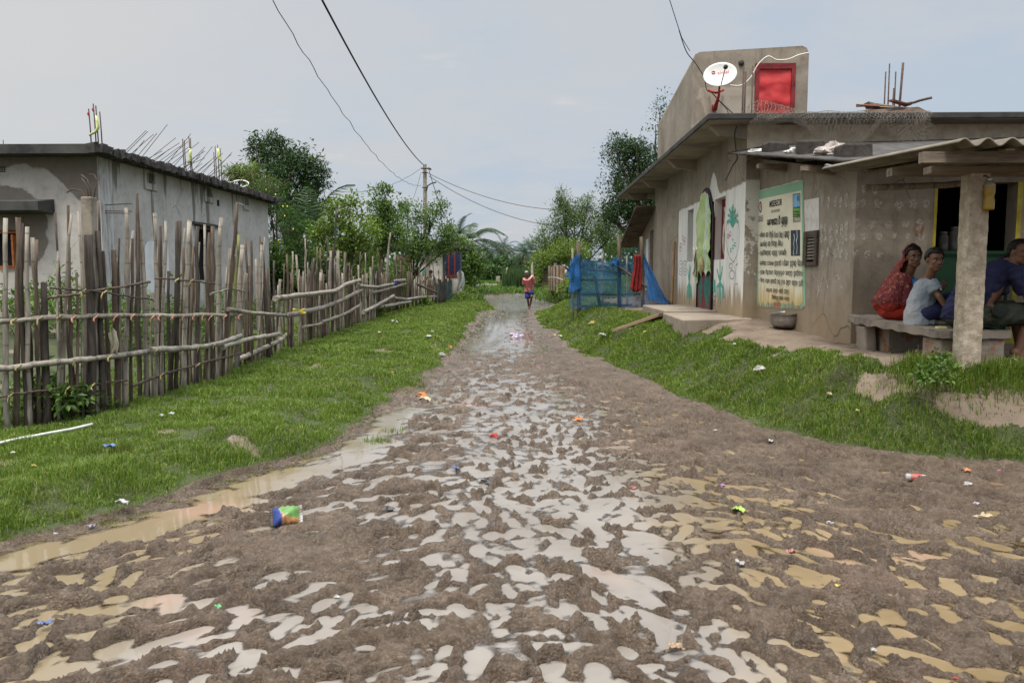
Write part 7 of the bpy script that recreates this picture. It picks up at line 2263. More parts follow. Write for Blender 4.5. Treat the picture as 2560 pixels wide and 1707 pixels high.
# palms: fronds of many leaflets
def palm(label, crown, height_base, L, nf, mat, trunk_r, group=None, wind=(0, 0), name='coconut_palm', dens=46, el0=(-.5, 1.35)):
    crown = Vector(crown)
    g_ = Vector((crown.x + random.uniform(-.4, .4), crown.y, height_base))
    pr = thing(name, label, 'palm tree', g_, group)
    if height_base < crown.z - .3:
        MB().tube(jitpath(g_ + Vector((0, 0, -.2)), crown, 6, trunk_r * .3), [trunk_r * 1.2, trunk_r, trunk_r * .95, trunk_r * .9, trunk_r * .85, trunk_r * .8, trunk_r * .8], 8).build('trunk', M_bark, pr)
    q = []
    for i in range(nf):
        az = 2 * PI * i / nf + random.uniform(-.3, .3); el = random.uniform(*el0)
        d = Vector((math.cos(az) * math.cos(el), math.sin(az) * math.cos(el), math.sin(el)))
        p = crown.copy(); pts = [p.copy()]
        dd = d.copy(); st = L * random.uniform(.8, 1.1) / 9
        for k in range(9):
            p = p + dd * st; pts.append(p.copy())
            dd = (dd + Vector((wind[0], wind[1], -.16 - .02 * k))).normalized()
        for k in range(dens):
            t_ = .12 + .86 * k / dens; f_ = t_ * 9; i0 = min(8, int(f_)); c = pts[i0].lerp(pts[i0 + 1], f_ - i0)
            tg = (pts[i0 + 1] - pts[i0]).normalized(); sd = tg.cross(Vector((0, 0, 1)))
            if sd.length < .05: sd = Vector((1, 0, 0))
            sd.normalize()
            ll = L * .23 * math.sin(PI * min(1, t_ * .85 + .15)) + .05
            for s_ in (-1, 1):
                e_ = c + (sd * s_ * .8 + tg * .55 + Vector((0, 0, -.28 + random.uniform(-.15, .1)))) * ll
                w_ = tg * (L * .008)
                q += [c - w_, c + w_, e_ + w_ * .2, e_ - w_ * .2]
        for k in range(9):
            w_ = Vector((0, 0, 1)) * L * .009
            q += [pts[k] - w_, pts[k] + w_, pts[k + 1] + w_, pts[k + 1] - w_]
    link_mesh('crown', crown_mesh('crown', np.array([tuple(v) for v in q])), mat, pr)
    return pr


palm('young palm with broad dark fan of fronds between the mango and the bushes', at(775, 600, 30), .3, 3.0, 12, L_palm, .12, dens=34, el0=(.5, 1.45))
palm('short palm clump with spiky fronds above the stall roof', at(1145, 590, 46), .2, 1.6, 12, L_palm, .1, el0=(.0, 1.4))
palm('wind-blown coconut palm leaning out over the lane beyond the stall', at(1178, 605, 56), .2, 3.0, 14, L_palm, .14, wind=(.10, 0), el0=(-.2, 1.3))
fp = [(1212, 625, 118, 'distant coconut palm behind the wind-blown palm'), (1221, 628, 125, 'distant coconut palm with pale fronds left of the far house'), (1247, 624, 124, 'tall dark far coconut palm touching the far house wall'), (1262, 622, 134, 'far coconut palm peeping over the far house roof'), (1284, 632, 130, 'far coconut palm between the far house and the reeds'), (1306, 634, 110, 'large far palm with fanned fronds above the reeds'), (1318, 640, 106, 'low far palm with curving pale frond above the reeds'), (1330, 632, 128, 'far coconut palm beside the bamboo clump')]
for px, py, Yq, lab in fp:
    palm(lab, at(px, py, Yq), .8, 3.4, 15, L_farp, .17, 'distant coconut palms', wind=(.06, 0), dens=30, el0=(-.3, 1.3))
fb = [(1190, 672, 112, 30, 24), (1215, 668, 120, 26, 22), (1240, 672, 116, 28, 22), (1268, 668, 122, 28, 22), (1295, 670, 115, 26, 22), (1325, 668, 120, 28, 26), (1355, 665, 118, 26, 26), (1200, 684, 100, 20, 10), (1230, 684, 98, 20, 9)]
labs = ['far green tree mass just beyond the blue cloth', 'far rounded tree under the distant palms', 'far leafy tree below the far house', 'far bushy tree right beside the far house', 'far tree behind the reed bed edge', 'far dense tree behind the reeds', 'far tree half hidden by the bamboo clump', 'low far shrub at the meadow edge near the blue cloth', 'low far shrub at the meadow edge under the palms']
for (px, py, Yq, rx, ry), lab in zip(fb, labs):
    tree('far_tree', lab, 'tree', (at(px, 690, Yq).x, Yq, Ts(at(px, 690, Yq).x, Yq)), [px_blob(px, py, Yq, rx * .7, ry * .8), px_blob(px - rx * .5, py + 5, Yq, rx * .5, ry * .6), px_blob(px + rx * .5, py + 4, Yq, rx * .5, ry * .7)], 230, 13, .55, .5, L_far, .2, M_bark, twr=.8, group='distant trees')
# far belt closing the horizon on both sides of the gap
bm_ = []
for i in range(60):
    x_ = -150 + 300 * i / 59
    if -14 < x_ < 8: continue
    bm_.append((x_, 165 + 18 * math.sin(i * 1.7), 4 + 1.5 * math.sin(i * 2.3), 5, 4, 4.5 + 1.2 * math.sin(i)))
tw = blob_twigs(bm_, 3600, .4)
link_mesh('far_wood', crown_mesh('far_wood', leaf_cloud(tw, np.full(len(tw), 1.4), 8, 1.3, .6, .2, .2)), L_far, kind='stuff', label='dark belt of trees along the horizon')
# reeds
def reed_s(n):
    y = RNG.uniform(66, 84, n); x = RNG.uniform(at(1262, 690, 75).x, at(1345, 690, 75).x, n)
    return x, y, .75 + .35 * RNG.random(n)
blades('reed_bed', 5200, reed_s, (1.3, 2.1), lambda y: np.full_like(y, .035), leafmat('reed_blades', [(.03, .065, .02), (.045, .085, .025), (.06, .10, .03)], .25, .6), 'tall dark green reeds standing beyond the walking man', lean=.12)
p0 = at(1262, 700, 68); MB().tube([p0, at(1268, 668, 68), ], .04, 5).build('stake', M_pale, None, p0, 'slanting pale stake at the edge of the reed bed', 'stake')
p0 = at(1331, 690, 50); MB().tube([(p0.x, 50, .1), at(1330, 655, 50)], .09, 6).build('stake', M_bam, None, p0, 'grey post standing beyond the walking man beside the reeds', 'stake')
p0 = at(1240, 690, 95); MB().box((p0.x + .25, 95, Ts(p0.x, 95) + .35), (.5, .4, .75), jit=.03).build('marker_stone', M_conc, None, (p0.x + .25, 95, Ts(p0.x, 95)), 'small grey stone marker at the far meadow edge', 'stone', bevel=.04)
# weeds at the pillar foot and behind the near fence
tree('weed_clump', 'broad-leaved green weed growing against the brick pier of the bench', 'weeds', (at(2345, 920, 6.5).x, 6.5, .5), [px_blob(2345, 905, 6.5, 24, 24), px_blob(2318, 932, 6.3, 26, 12), px_blob(2368, 925, 6.3, 30, 14), px_blob(2340, 945, 6.2, 40, 10)], 130, 8, .045, .45, L_mid, .006, M_bark, twr=.05)
for px, Yq, h_, lab in ((290, 11.5, .9, 'green weeds behind the burnt post of the near fence'), (335, 11.0, .8, 'leafy weeds against the fence beside a hanging plastic strip'), (25, 11.2, .8, 'weeds behind the fence under the orange window'), (90, 6.6, .35, 'dark leafy weeds at the fence foot near the white pole'), (420, 12.5, .7, 'green weeds growing behind the fence under the side window'), (590, 16.0, .8, 'green weeds behind the bend of the fence'), (150, 12.5, .9, 'tall weeds growing below the grey house wall'), (500, 14.2, .9, 'weeds against the grey side wall behind pale sticks')):
    x_ = at(px, 800, Yq).x; g_ = Ts(x_, Yq)
    tree('weed_clump', lab, 'weeds', (x_, Yq, g_), [(x_, Yq, g_ + h_ * .5, h_ * .8, h_ * .6, h_ * .5), (x_ + h_ * .7, Yq + .2, g_ + h_ * .35, h_ * .6, h_ * .5, h_ * .35)], 110, 14, .085, .45, L_mid, .01, M_bark, twr=.16)
# ------------------------------------------------------------------ people
def capsule(mb, a, b, ra, rb, n=12):
    a = Vector(a); b = Vector(b)
    d = b - a
    L = d.length
    if L < 1e-5: return mb.ell(a, ra, n, 8)
    x, y = frame_of(d); d = d / L
    pts = []
    for k in range(5):
        t = PI / 2 * (1 - k / 4); pts.append((a - d * ra * math.sin(t), max(ra * math.cos(t), 1e-4)))
    for k in range(1, 4): pts.append((a + d * L * k / 4, ra + (rb - ra) * k / 4))
    for k in range(5):
        t = PI / 2 * k / 4; pts.append((b + d * rb * math.sin(t), max(rb * math.cos(t), 1e-4)))
    vs = [p + (x * math.cos(2 * PI * j / n) + y * math.sin(2 * PI * j / n)) * r for p, r in pts for j in range(n)]
    fs = [(i * n + j, i * n + (j + 1) % n, (i + 1) * n + (j + 1) % n, (i + 1) * n + j) for i in range(len(pts) - 1) for j in range(n)]
    fs += [tuple(reversed(range(n))), tuple((len(pts) - 1) * n + j for j in range(n))]
    return mb.add(vs, fs, 0, True)


def frust(mb, a, b, ra, rb, n=16, sq=1.0, side=None):
    """flat-ended tapered tube (cuffs and hems); sq flattens it across `side`"""
    a = Vector(a); b = Vector(b)
    x, y = frame_of(b - a)
    if side is not None:
        s_ = Vector(side); d = (b - a).normalized(); x = (s_ - d * s_.dot(d)).normalized(); y = d.cross(x)
    vs = [p + x * math.cos(2 * PI * j / n) * r + y * math.sin(2 * PI * j / n) * r * sq for p, r in ((a, ra), (b, rb)) for j in range(n)]
    fs = [(j, (j + 1) % n, n + (j + 1) % n, n + j) for j in range(n)] + [tuple(reversed(range(n))), tuple(n + j for j in range(n))]
    return mb.add(vs, fs, 0, True)


def fuse(name, mb, voxel, smooth, mats, parent, colour=None, extra=None, wr=0, fr=1.0):
    """melt overlapping volumes into one continuous skin"""
    me = mb.mesh(name)
    tmp = bpy.data.objects.new('fuse', me); COL.objects.link(tmp)
    r_ = tmp.modifiers.new('skin', 'REMESH'); r_.mode = 'VOXEL'; r_.voxel_size = voxel; r_.use_smooth_shade = True
    s_ = tmp.modifiers.new('soft', 'SMOOTH'); s_.iterations = smooth; s_.factor = .5
    dg = bpy.context.evaluated_depsgraph_get()
    out = bpy.data.meshes.new_from_object(tmp.evaluated_get(dg))
    COL.objects.unlink(tmp); bpy.data.objects.remove(tmp)
    out.polygons.foreach_set('use_smooth', np.ones(len(out.polygons), dtype=bool))
    if wr:
        k_ = len(out.vertices); co = np.empty(k_ * 3, dtype=np.float32); out.vertices.foreach_get('co', co); co = co.reshape(-1, 3)
        nr = np.empty(k_ * 3, dtype=np.float32); out.vertices.foreach_get('normal', nr); nr = nr.reshape(-1, 3)
        a_ = perlin(co[:, 0] * 13 * fr + co[:, 2] * 5 * fr, co[:, 1] * 13 * fr - co[:, 2] * 6 * fr, 501); b_ = 1 - 2 * np.abs(perlin(co[:, 0] * 9 * fr + co[:, 1] * 7 * fr, co[:, 2] * 11 * fr + co[:, 1] * 4 * fr, 502))
        out.vertices.foreach_set('co', (co + nr * ((.8 * a_ + 1.0 * b_) * wr)[:, None]).astype(np.float32).ravel()); out.update()
    if colour or extra:
        bm = bmesh.new(); bm.from_mesh(out)
        if colour:
            for f in bm.faces: f.material_index = colour(f.calc_center_median())
        if extra:
            off = len(bm.verts)
            vs = [bm.verts.new(v) for v in extra.v]
            for f, k in zip(extra.f, extra.m):
                try:
                    nf = bm.faces.new([vs[i] for i in f]); nf.material_index = k; nf.smooth = True
                except ValueError: pass
        bm.to_mesh(out); bm.free()
    return link_mesh(name, out, mats, parent)


def skinmat(name, col):
    mt, n, b = newmat(name)
    o = n.obj()
    n.put(b.inputs['Base Color'], n.mix(n.noise(o, 9, 4), col, tuple(k * .72 for k in col)))
    b.inputs['Roughness'].default_value = .55
    b.inputs['Subsurface Weight'].default_value = .08; b.inputs['Subsurface Radius'].default_value = (.02, .008, .004)
    return mt


M_skin = skinmat('brown_skin', (.185, .093, .056)); M_skin2 = skinmat('dark_skin', (.105, .055, .036))
M_eye = simple('eye_white', (.55, .52, .48), .3, .05, 3, 0); M_iris = simple('iris', (.012, .009, .008), .2, .1, 3, 0); M_lip = simple('lips', (.17, .065, .05), .5, .1, 9, 0)
M_hair = simple('black_hair', (.006, .005, .005), .6, .3, 40, .5, 120, stretch=(1, 1, .2)); M_ghair = simple('grey_hair', (.28, .28, .27), .7, .3, 30, .5, 90)
SK = [M_skin, M_eye, M_iris, M_lip, M_hair]


def head(mb, ex, c, face, up, s=1.0, brows=True, moustache=False, female=False):
    """head volumes at centre c, looking along `face`; eye, brow and lip pieces go to ex"""
    f = Vector(face).normalized(); u = Vector(up); u = (u - f * u.dot(f)).normalized(); r = f.cross(u)
    M = Matrix((r, f, u)).transposed()
    P = lambda a, b, d: Vector(c) + (r * a + f * b + u * d) * s
    w_ = .94 if female else 1
    mb.ell(P(0, -.012, .032), (.074 * s * w_, .094 * s, .084 * s), 20, 14, M)          # skull
    mb.ell(P(0, .018, -.018), (.062 * s * w_, .074 * s, .082 * s), 18, 12, M)          # face
    mb.ell(P(0, .042, -.078), (.036 * s, .040 * s, .030 * s), 14, 10, M)               # chin
    for sd in (-1, 1):
        mb.ell(P(sd * .040, .022, -.058), (.022 * s, .045 * s, .034 * s), 12, 8, M)    # jaw
        mb.ell(P(sd * .036, .066, -.012), (.022 * s, .018 * s, .016 * s), 12, 8, M)    # cheek
        mb.ell(P(sd * .032, .076, .030), (.030 * s, .014 * s, .010 * s), 12, 8, M)     # brow ridge
        mb.ell(P(sd * .074 * w_, -.012, .0), (.010 * s, .020 * s, .032 * s), 12, 8, M @ rotx(-.2))   # ear
    capsule(mb, P(0, .082, .016), P(0, .106, -.018), .009 * s, .013 * s, 10)           # nose
    for sd in (-1, 1): mb.ell(P(sd * .012, .096, -.022), (.010 * s, .011 * s, .009 * s), 10, 6, M)
    mb.ell(P(0, .082, -.048), (.024 * s, .016 * s, .012 * s), 12, 8, M)
    for sd in (-1, 1):
        ex.ell(P(sd * .031, .083, .012), (.0145 * s, .006 * s, .0055 * s), 12, 8, M, 1)
        ex.ell(P(sd * .031, .0885, .012), (.0068 * s, .003 * s, .0058 * s), 10, 6, M, 2)
        ex.ell(P(sd * .031, .086, .0205), (.018 * s, .006 * s, .0028 * s), 10, 6, M, 4)
        if brows: ex.ell(P(sd * .032, .0875, .036), (.021 * s, .006 * s, .0045 * s), 10, 6, M @ roty(sd * .12), 4)
    ex.ell(P(0, .0965, -.0455), (.023 * s, .006 * s, .0052 * s), 12, 6, M, 3)
    ex.ell(P(0, .0955, -.054), (.019 * s, .006 * s, .0062 * s), 12, 6, M, 3)
    if moustache:
        for sd in (-1, 1): ex.ell(P(sd * .013, .0975, -.0355), (.017 * s, .006 * s, .0055 * s), 10, 6, M @ roty(-sd * .22), 4)
    return P, M


def hair_cap(P, M, s, parent, mat=None, line=.045, back=-.06, thick=1.07, seed=1, fringe=True):
    """cap of hair over the skull, open at the face, with tufts"""
    rr = random.Random(seed)
    mb = MB()
    def keep(q):
        # q is the direction on the unit ball in the head frame (x right, y face, z up)
        if q.y > .35 and q.z < line * 10: return False
        if q.z < back * 10: return False
        if q.y > -.1 and q.z < -.05 and abs(q.x) > .5: return False
        return True
    c = P(0, -.016, .038)
    mb.ell(c, (.080 * s * thick, .100 * s * thick, .090 * s * thick), 40, 28, M, 0, True, keep)
    inv = M.transposed()
    vs = []
    for v in mb.v:
        q = inv @ (Vector(v) - c)
        k = 1 + .035 * math.sin(q.x / s * 170 + seed) * math.sin(q.z / s * 120) + rr.uniform(-.02, .025)
        vs.append(tuple(c + M @ (q * k)))
    mb.v = vs
    o = mb.build('hair', mat or M_hair, parent)
    md = o.modifiers.new('t', 'SOLIDIFY'); md.thickness = .012 * s; md.offset = -1
    return o


def hand(mb, wrist, d, palm_n, s=1.0, curl=.5, spread=.10):
    """palm, four unequal bent fingers and a thumb"""
    w_ = Vector(wrist); d = Vector(d).normalized(); nn = Vector(palm_n); nn = (nn - d * nn.dot(d)).normalized(); sd = d.cross(nn)
    M = Matrix((sd, d, nn)).transposed()
    mb.ell(w_ + d * .048 * s, (.040 * s, .054 * s, .016 * s), 14, 10, M)
    for i, (off, L) in enumerate(((-.029, .068), (-.010, .077), (.010, .072), (.028, .056))):
        p = w_ + d * .088 * s + sd * off * s
        dd = (d + sd * off * spread * 30).normalized()
        for k, f_ in enumerate((.45, .32, .23)):
            c_ = curl * (k + .35)
            v = (dd * math.cos(c_) + nn * math.sin(c_)).normalized()
            q = p + v * L * f_ * s
            capsule(mb, p, q, (.0092 - .0009 * k) * s, (.0084 - .0009 * k) * s, 8)
            p = q
    p = w_ + d * .030 * s - sd * .036 * s
    for k, L in enumerate((.034, .030)):
        v = (d * .75 - sd * (.62 - .3 * k) + nn * (.25 + .3 * k)).normalized()
        q = p + v * L * s; capsule(mb, p, q, (.0115 - .001 * k) * s, (.0100 - .001 * k) * s, 8); p = q


def foot(mb, ankle, d, s=1.0):
    a = Vector(ankle); d = Vector(d); d.z = 0; d.normalize()
    capsule(mb, a + Vector((0, 0, -.01)) - d * .03 * s, a + d * .12 * s + Vector((0, 0, -.055 * s)), .040 * s, .030 * s)
    capsule(mb, a - d * .035 * s + Vector((0, 0, -.05 * s)), a + d * .10 * s + Vector((0, 0, -.062 * s)), .034 * s, .036 * s)
    sd = d.cross(Vector((0, 0, 1)))
    for i in range(5):
        p = a + d * (.135 - abs(i - 1) * .008) * s + sd * (i - 2) * .017 * s + Vector((0, 0, -.070 * s))
        capsule(mb, p, p + d * .03 * s, .011 * s, .009 * s, 8)


V = Vector
# ---------- woman in the red saree (sits on the bench facing the shop, looks back over her shoulder)
wy_ = 8.15
hc = at(2284, 645, wy_ - .12)
seat = bz(wy_)
hips = V((hc.x - .06, wy_, seat + .12))
wm = thing('person', 'woman in a red patterned saree drawn over her hair, seated on the bench looking round', 'person', (hips.x, hips.y, seat), 'people sitting on the bench')
body = MB(); ex = MB()
shc = V((hc.x - .02, wy_ - .02, hc.z - .23))
capsule(body, hips, shc.lerp(hips, .5), .13, .115); capsule(body, shc.lerp(hips, .5), shc - V((0, 0, .06)), .115, .12)
shN = shc + V((.03, -.15, -.045)); shF = shc + V((.02, .15, -.035))
capsule(body, shN, shF, .055, .055)
capsule(body, shc + V((0, 0, -.02)), hc + V((-.005, 0, -.07)), .05, .046)
P, M = head(body, ex, hc, (-.10, -1, -.03), (-.04, 0, 1), .93, female=True)
elN = V((shN.x + .05, shN.y - .03, seat + .24)); haN = V((elN.x + .18, elN.y + .06, seat + .20))
capsule(body, shN, elN, .045, .036); capsule(body, elN, haN, .036, .025); hand(body, haN, (1, .25, -.05), (0, 0, -1), .9, .5)
elF = V((shF.x + .06, shF.y + .03, seat + .25)); haF = V((elF.x + .2, elF.y - .1, seat + .2))
capsule(body, shF, elF, .045, .036); capsule(body, elF, haF, .036, .025); hand(body, haF, (1, -.2, 0), (0, 0, -1), .9, .5)
for s_ in (-.09, .09):
    kn = hips + V((.42, s_, .0)); an = V((kn.x + .03, kn.y, Ts(kn.x, kn.y) + .09))
    capsule(body, hips + V((0, s_, 0)), kn, .085, .06); capsule(body, kn, an, .055, .035); foot(body, an, (1, 0, 0), .9)
fuse('body', body, .0065, 3, SK, wm, None, ex)
hair_cap(P, M, .95, wm, seed=3, line=.066, back=-.075, thick=1.04)
# blue blouse sleeve
bl_ = MB(); frust(bl_, shN + V((0, .02, .03)), shN.lerp(elN, .52), .066, .056); capsule(bl_, shN, shF, .066, .062); capsule(bl_, shc - V((0, 0, .08)), hips + V((0, 0, .16)), .127, .122)
fuse('blouse', bl_, .009, 2, simple('blue_blouse', (.012, .10, .32), .75, .15, 8, .2), wm)
MB().tube([shN.lerp(elN, .52) + V((.057 * math.cos(a), .055 * math.sin(a), .008 * math.sin(a))) for a in np.linspace(0, 2 * PI, 15)], .006, 5).build('sleeve_trim', simple('white_trim', (.62, .62, .60), .8, .1, 5, 0), wm)
# red skirt over the lap
sk = MB(); sk.ell(hips + V((-.02, 0, -.03)), (.19, .20, .105), 18, 12)
for s_ in (-.08, .08): capsule(sk, hips + V((0, s_, 0)), hips + V((.43, s_, .01)), .115, .085)
frust(sk, hips + V((.45, 0, .03)), V((hips.x + .50, hips.y, Ts(hips.x + .5, hips.y) + .10)), .14, .17, sq=.75)
M_skirt, n, bs = newmat('red_skirt')
o = n.obj(); c = n.mix(n.ss(n.noise(o, 5, 4), .4, .65), (.30, .022, .014), (.42, .035, .02)); c = n.mix(n.ss(n.voro(o, 17), .13, .09), c, (.42, .16, .06))
n.put(bs.inputs['Base Color'], c); bs.inputs['Roughness'].default_value = .8; n.put(bs.inputs['Normal'], n.bump(n.noise(n.scale(o, (4, 4, 1)), 8, 4), .5, .02))
fuse('skirt', sk, .010, 4, M_skirt, wm, wr=.009)
# patterned drape: over the crown of the head, down the back to the bench
dr2 = MB()
top_ = P(0, -.035, .05)
dr2.ell(top_, (.088, .108, .095), 20, 14, M)
back = V((-1, .1, 0))
capsule(dr2, P(0, -.075, .0), shc + V((-.08, .0, .0)), .075, .105)
capsule(dr2, shc + V((-.09, -.09, -.02)), hips + V((-.14, -.10, .10)), .095, .125); capsule(dr2, shc + V((-.07, .10, -.02)), hips + V((-.10, .11, .10)), .09, .12)
capsule(dr2, shc + V((-.06, -.13, -.05)), hips + V((-.02, -.17, .08)), .068, .085)
capsule(dr2, hips + V((-.17, -.06, .12)), hips + V((-.15, .08, .06)), .10, .10)
M_drape, n, bs = newmat('patterned_saree')
o = n.obj()
w1 = n.voro(n.scale(o, (1, 1, .8)), 24); w2 = n.noise(o, 34, 3, .6, 1.6); x, y, z = n.xyz(o)
c = n.mix(n.ss(n.noise(o, 4, 3), .4, .62), (.13, .020, .030), (.19, .034, .03))
c = n.mix(n.mul(n.mul(n.ss(w2, .52, .58), n.ss(w1, .48, .30)), .85), c, (.50, .27, .10))
c = n.mix(n.mul(n.ss(n.add(x, n.mul(n.sub(w2, .5), .12)), .015, .05), .7), c, (.40, .17, .075))
c = n.mix(n.ss(z, .20, .12), c, (.40, .035, .02))
n.put(bs.inputs['Base Color'], c); bs.inputs['Roughness'].default_value = .8
n.put(bs.inputs['Normal'], n.bump(n.noise(n.scale(o, (9, 9, 1.3)), 2.2, 4, .6, .5), .9, .06))
do = fuse('saree_drape', dr2, .009, 3, M_drape, wm, wr=.010)
bm = bmesh.new(); bm.from_mesh(do.data)
inv = M.transposed(); cc = hc - wm.location
for f in list(bm.faces):
    q = inv @ (f.calc_center_median() - cc)
    if q.length < .19 and q.y > -.005 - (.02 if q.z > .06 else 0): bm.faces.remove(f)
bmesh.ops.delete(bm, geom=[v for v in bm.verts if not v.link_faces], context='VERTS')
bm.to_mesh(do.data); bm.free()

# ---------- boy in the grey T-shirt
by = 7.45
hc = at(2337, 652, by - .1); seat = bz(by)
hips = V((at(2300, 770, by).x, by, seat + .10))
boy = thing('person', 'boy in a faded grey shirt with striped sleeve leaning on one hand on the bench', 'person', (hips.x, hips.y, seat), 'people sitting on the bench')
body = MB(); ex = MB()
shc = at(2316, 708, by); shc.y = by
capsule(body, hips, hips.lerp(shc, .55), .11, .10); capsule(body, hips.lerp(shc, .5), shc - V((0, 0, .03)), .10, .10)
shN = shc + V((.00, -.12, -.02)); shF = shc + V((.05, .12, -.02))
capsule(body, shN, shF, .045, .045); capsule(body, shc + V((.01, 0, .0)), hc + V((-.01, 0, -.06)), .045, .043)
P, M = head(body, ex, hc, (.0, -1, -.10), (.02, 0, 1), .91)
elN = at(2347, 740, by - .20); haN = at(2377, 772, by - .24); haN.z = seat + .115
capsule(body, shN, elN, .038, .030); capsule(body, elN, haN, .030, .021); hand(body, haN, (.25, -.1, -1), (-.8, .3, -.1), .85, .22)
elF = at(2362, 735, by + .1); haF = at(2352, 712, by + .02) + V((.0, 0, 0))
elF2 = shF + V((.10, .03, -.20)); haF = at(2350, 724, by - .02)
capsule(body, shF, elF2, .036, .030); capsule(body, elF2, haF, .030, .021); hand(body, haF, (.2, -.5, .6), (-.7, -.3, 0), .8, .75)
for s_, kz in ((-.07, .09), (.08, .16)):
    kn = hips + V((.36, s_, kz)); an = V((kn.x - .02, kn.y + .02, seat - .10)) if s_ > 0 else V((kn.x + .04, kn.y, seat - .26))
    capsule(body, hips + V((0, s_, 0)), kn, .075, .052); capsule(body, kn, an, .047, .030); foot(body, an, (1, 0, 0), .82)
fuse('body', body, .006, 3, SK, boy, None, ex)
hair_cap(P, M, .96, boy, seed=5, line=.052, back=-.045, thick=1.08)
sh_ = MB()
capsule(sh_, hips + V((-.01, 0, .0)), hips.lerp(shc, .5) + V((-.012, 0, 0)), .128, .118); capsule(sh_, hips.lerp(shc, .5) + V((-.012, 0, 0)), shc - V((0, 0, .05)), .118, .112)
capsule(sh_, shN + V((0, .03, -.012)), shF + V((0, -.02, -.012)), .062, .062)
frust(sh_, shN + V((-.012, .012, .035)), shN.lerp(elN, .62), .062, .064); frust(sh_, shF + V((0, 0, .03)), shF.lerp(elF2, .6), .060, .062)
frust(sh_, hips + V((0, 0, .02)), hips + V((.01, 0, -.095)), .140, .150)
M_tee, n, bs = newmat('faded_tee')
o = n.obj(); x, y, z = n.xyz(o)
c = n.mix(n.ss(n.noise(o, 5, 4), .35, .65), (.16, .20, .235), (.24, .27, .295))
c = n.mix(n.ss(x, -.02, -.15), c, (.33, .34, .35))
n.put(bs.inputs['Base Color'], c); bs.inputs['Roughness'].default_value = .85
n.put(bs.inputs['Normal'], n.bump(n.noise(n.scale(o, (2, 2, 1)), 7, 4, .6, .8), .8, .03))
fuse('tee_shirt', sh_, .008, 3, M_tee, boy, wr=.006)
stp = MB()
e0_ = shN.lerp(elN, .60)
dirS = (e0_ - shN)
off = V((-.012, -.066, .018))
for k, mi_ in ((-.018, 0), (0, 1), (.018, 0)):
    stp.tube([shc + V((.02 + k, -.05, .052)), shN + V((k, -.038, .052)), shN + V((k + .004, -.063, .0)) + dirS * .25, e0_ + V((k + .012, -.066, .02))], .0095, 5, mi_, flat=.35)
stp.build('sleeve_stripe', [simple('black_stripe', (.015, .015, .018), .8, .1, 5, 0), simple('white_stripe', (.60, .60, .60), .8, .1, 5, 0)], boy)
so_ = MB()
for s_, kz in ((-.07, .09), (.08, .16)): capsule(so_, hips + V((.02, s_, kz * .05)), hips + V((.20, s_, kz * .55)), .092, .084); frust(so_, hips + V((.18, s_, kz * .5)), hips + V((.34, s_, kz * .95)), .086, .076)
so_.ell(hips + V((.05, 0, -.03)), (.10, .12, .07), 14, 10)
fuse('shorts', so_, .009, 3, simple('navy_shorts', (.012, .014, .055), .8, .2, 8, .3), boy)

# ---------- man in the dark blue polo shirt, half out of the picture
my = 7.02
hc = at(2551, 634, my - .06); seat = bz(my)
hips = V((at(2418, 775, my).x, my, seat + .13))
man = thing('person', 'man in a dark blue polo and olive shorts leaning forward behind the porch pillar', 'person', (hips.x, hips.y, seat), 'people sitting on the bench')
body = MB(); ex = MB()
shc = at(2514, 676, my); shc.y = my
capsule(body, hips, hips.lerp(shc, .5) + V((-.03, 0, .03)), .135, .135); capsule(body, hips.lerp(shc, .5) + V((-.03, 0, .03)), shc, .135, .12)
shN = shc + V((.02, -.17, -.03)); shF = shc + V((.06, .17, -.03))
capsule(body, shN, shF, .062, .062); capsule(body, shc + V((.02, 0, .03)), hc + V((-.03, 0, -.055)), .06, .055)
P, M = head(body, ex, hc, (.25, -1, -.06), (.03, 0, 1), 1.0, moustache=True)
elN = at(2583, 768, my - .22); haN = elN + V((.20, .10, -.02))
capsule(body, shN, elN, .052, .040); capsule(body, elN, haN, .040, .028); hand(body, haN, (.7, .7, -.2), (0, 0, -1), 1, .6)
elF = shF + V((.02, .06, -.30)); haF = elF + V((.24, -.12, .0))
capsule(body, shF, elF, .052, .040); capsule(body, elF, haF, .040, .028); hand(body, haF, (1, -.2, 0), (0, 0, -1), 1, .6)
for s_, kz in ((-.11, .02), (.11, .03)):
    kn = hips + V((.50, s_, kz)); an = V((kn.x - .09 + (0 if s_ < 0 else .16), kn.y, Ts(kn.x, kn.y) + .085))
    capsule(body, hips + V((0, s_, 0)), kn, .095, .066); capsule(body, kn, an, .058, .038); foot(body, an, (1, -.1, 0), 1.0)
    sl_ = MB(); sl_.box(an + V((.045, 0, -.082)), (.27, .095, .02)); sl_.tube([an + V((.06, -.055, -.07)), an + V((.05, 0, -.015)), an + V((.06, .055, -.07))], .012, 6)
    sl_.build('sandal', bpy.data.materials['dark_rubber'], man, bevel=.006)
fuse('body', body, .0065, 3, SK, man, None, ex)
hair_cap(P, M, 1.0, man, seed=8, line=.064, back=-.055, thick=1.05)
po = MB()
capsule(po, hips + V((-.03, 0, .04)), hips.lerp(shc, .5) + V((-.10, 0, .05)), .158, .155); capsule(po, hips.lerp(shc, .5) + V((-.10, 0, .05)), shc + V((-.02, 0, -.02)), .155, .132)
capsule(po, shN + V((-.01, .02, -.01)), shF + V((-.01, -.02, -.01)), .08, .08)
frust(po, shN + V((-.02, .02, .05)), shN.lerp(elN, .56), .080, .080); frust(po, shF + V((-.01, 0, .04)), shF.lerp(elF, .6), .078, .078)
frust(po, hips + V((-.03, 0, .06)), hips + V((-.05, 0, -.06)), .165, .167)
M_polo, n, bs = newmat('navy_polo')
o = n.obj()
n.put(bs.inputs['Base Color'], n.mix(n.ss(n.noise(o, 6, 4), .35, .65), (.009, .011, .040), (.016, .018, .060))); bs.inputs['Roughness'].default_value = .85
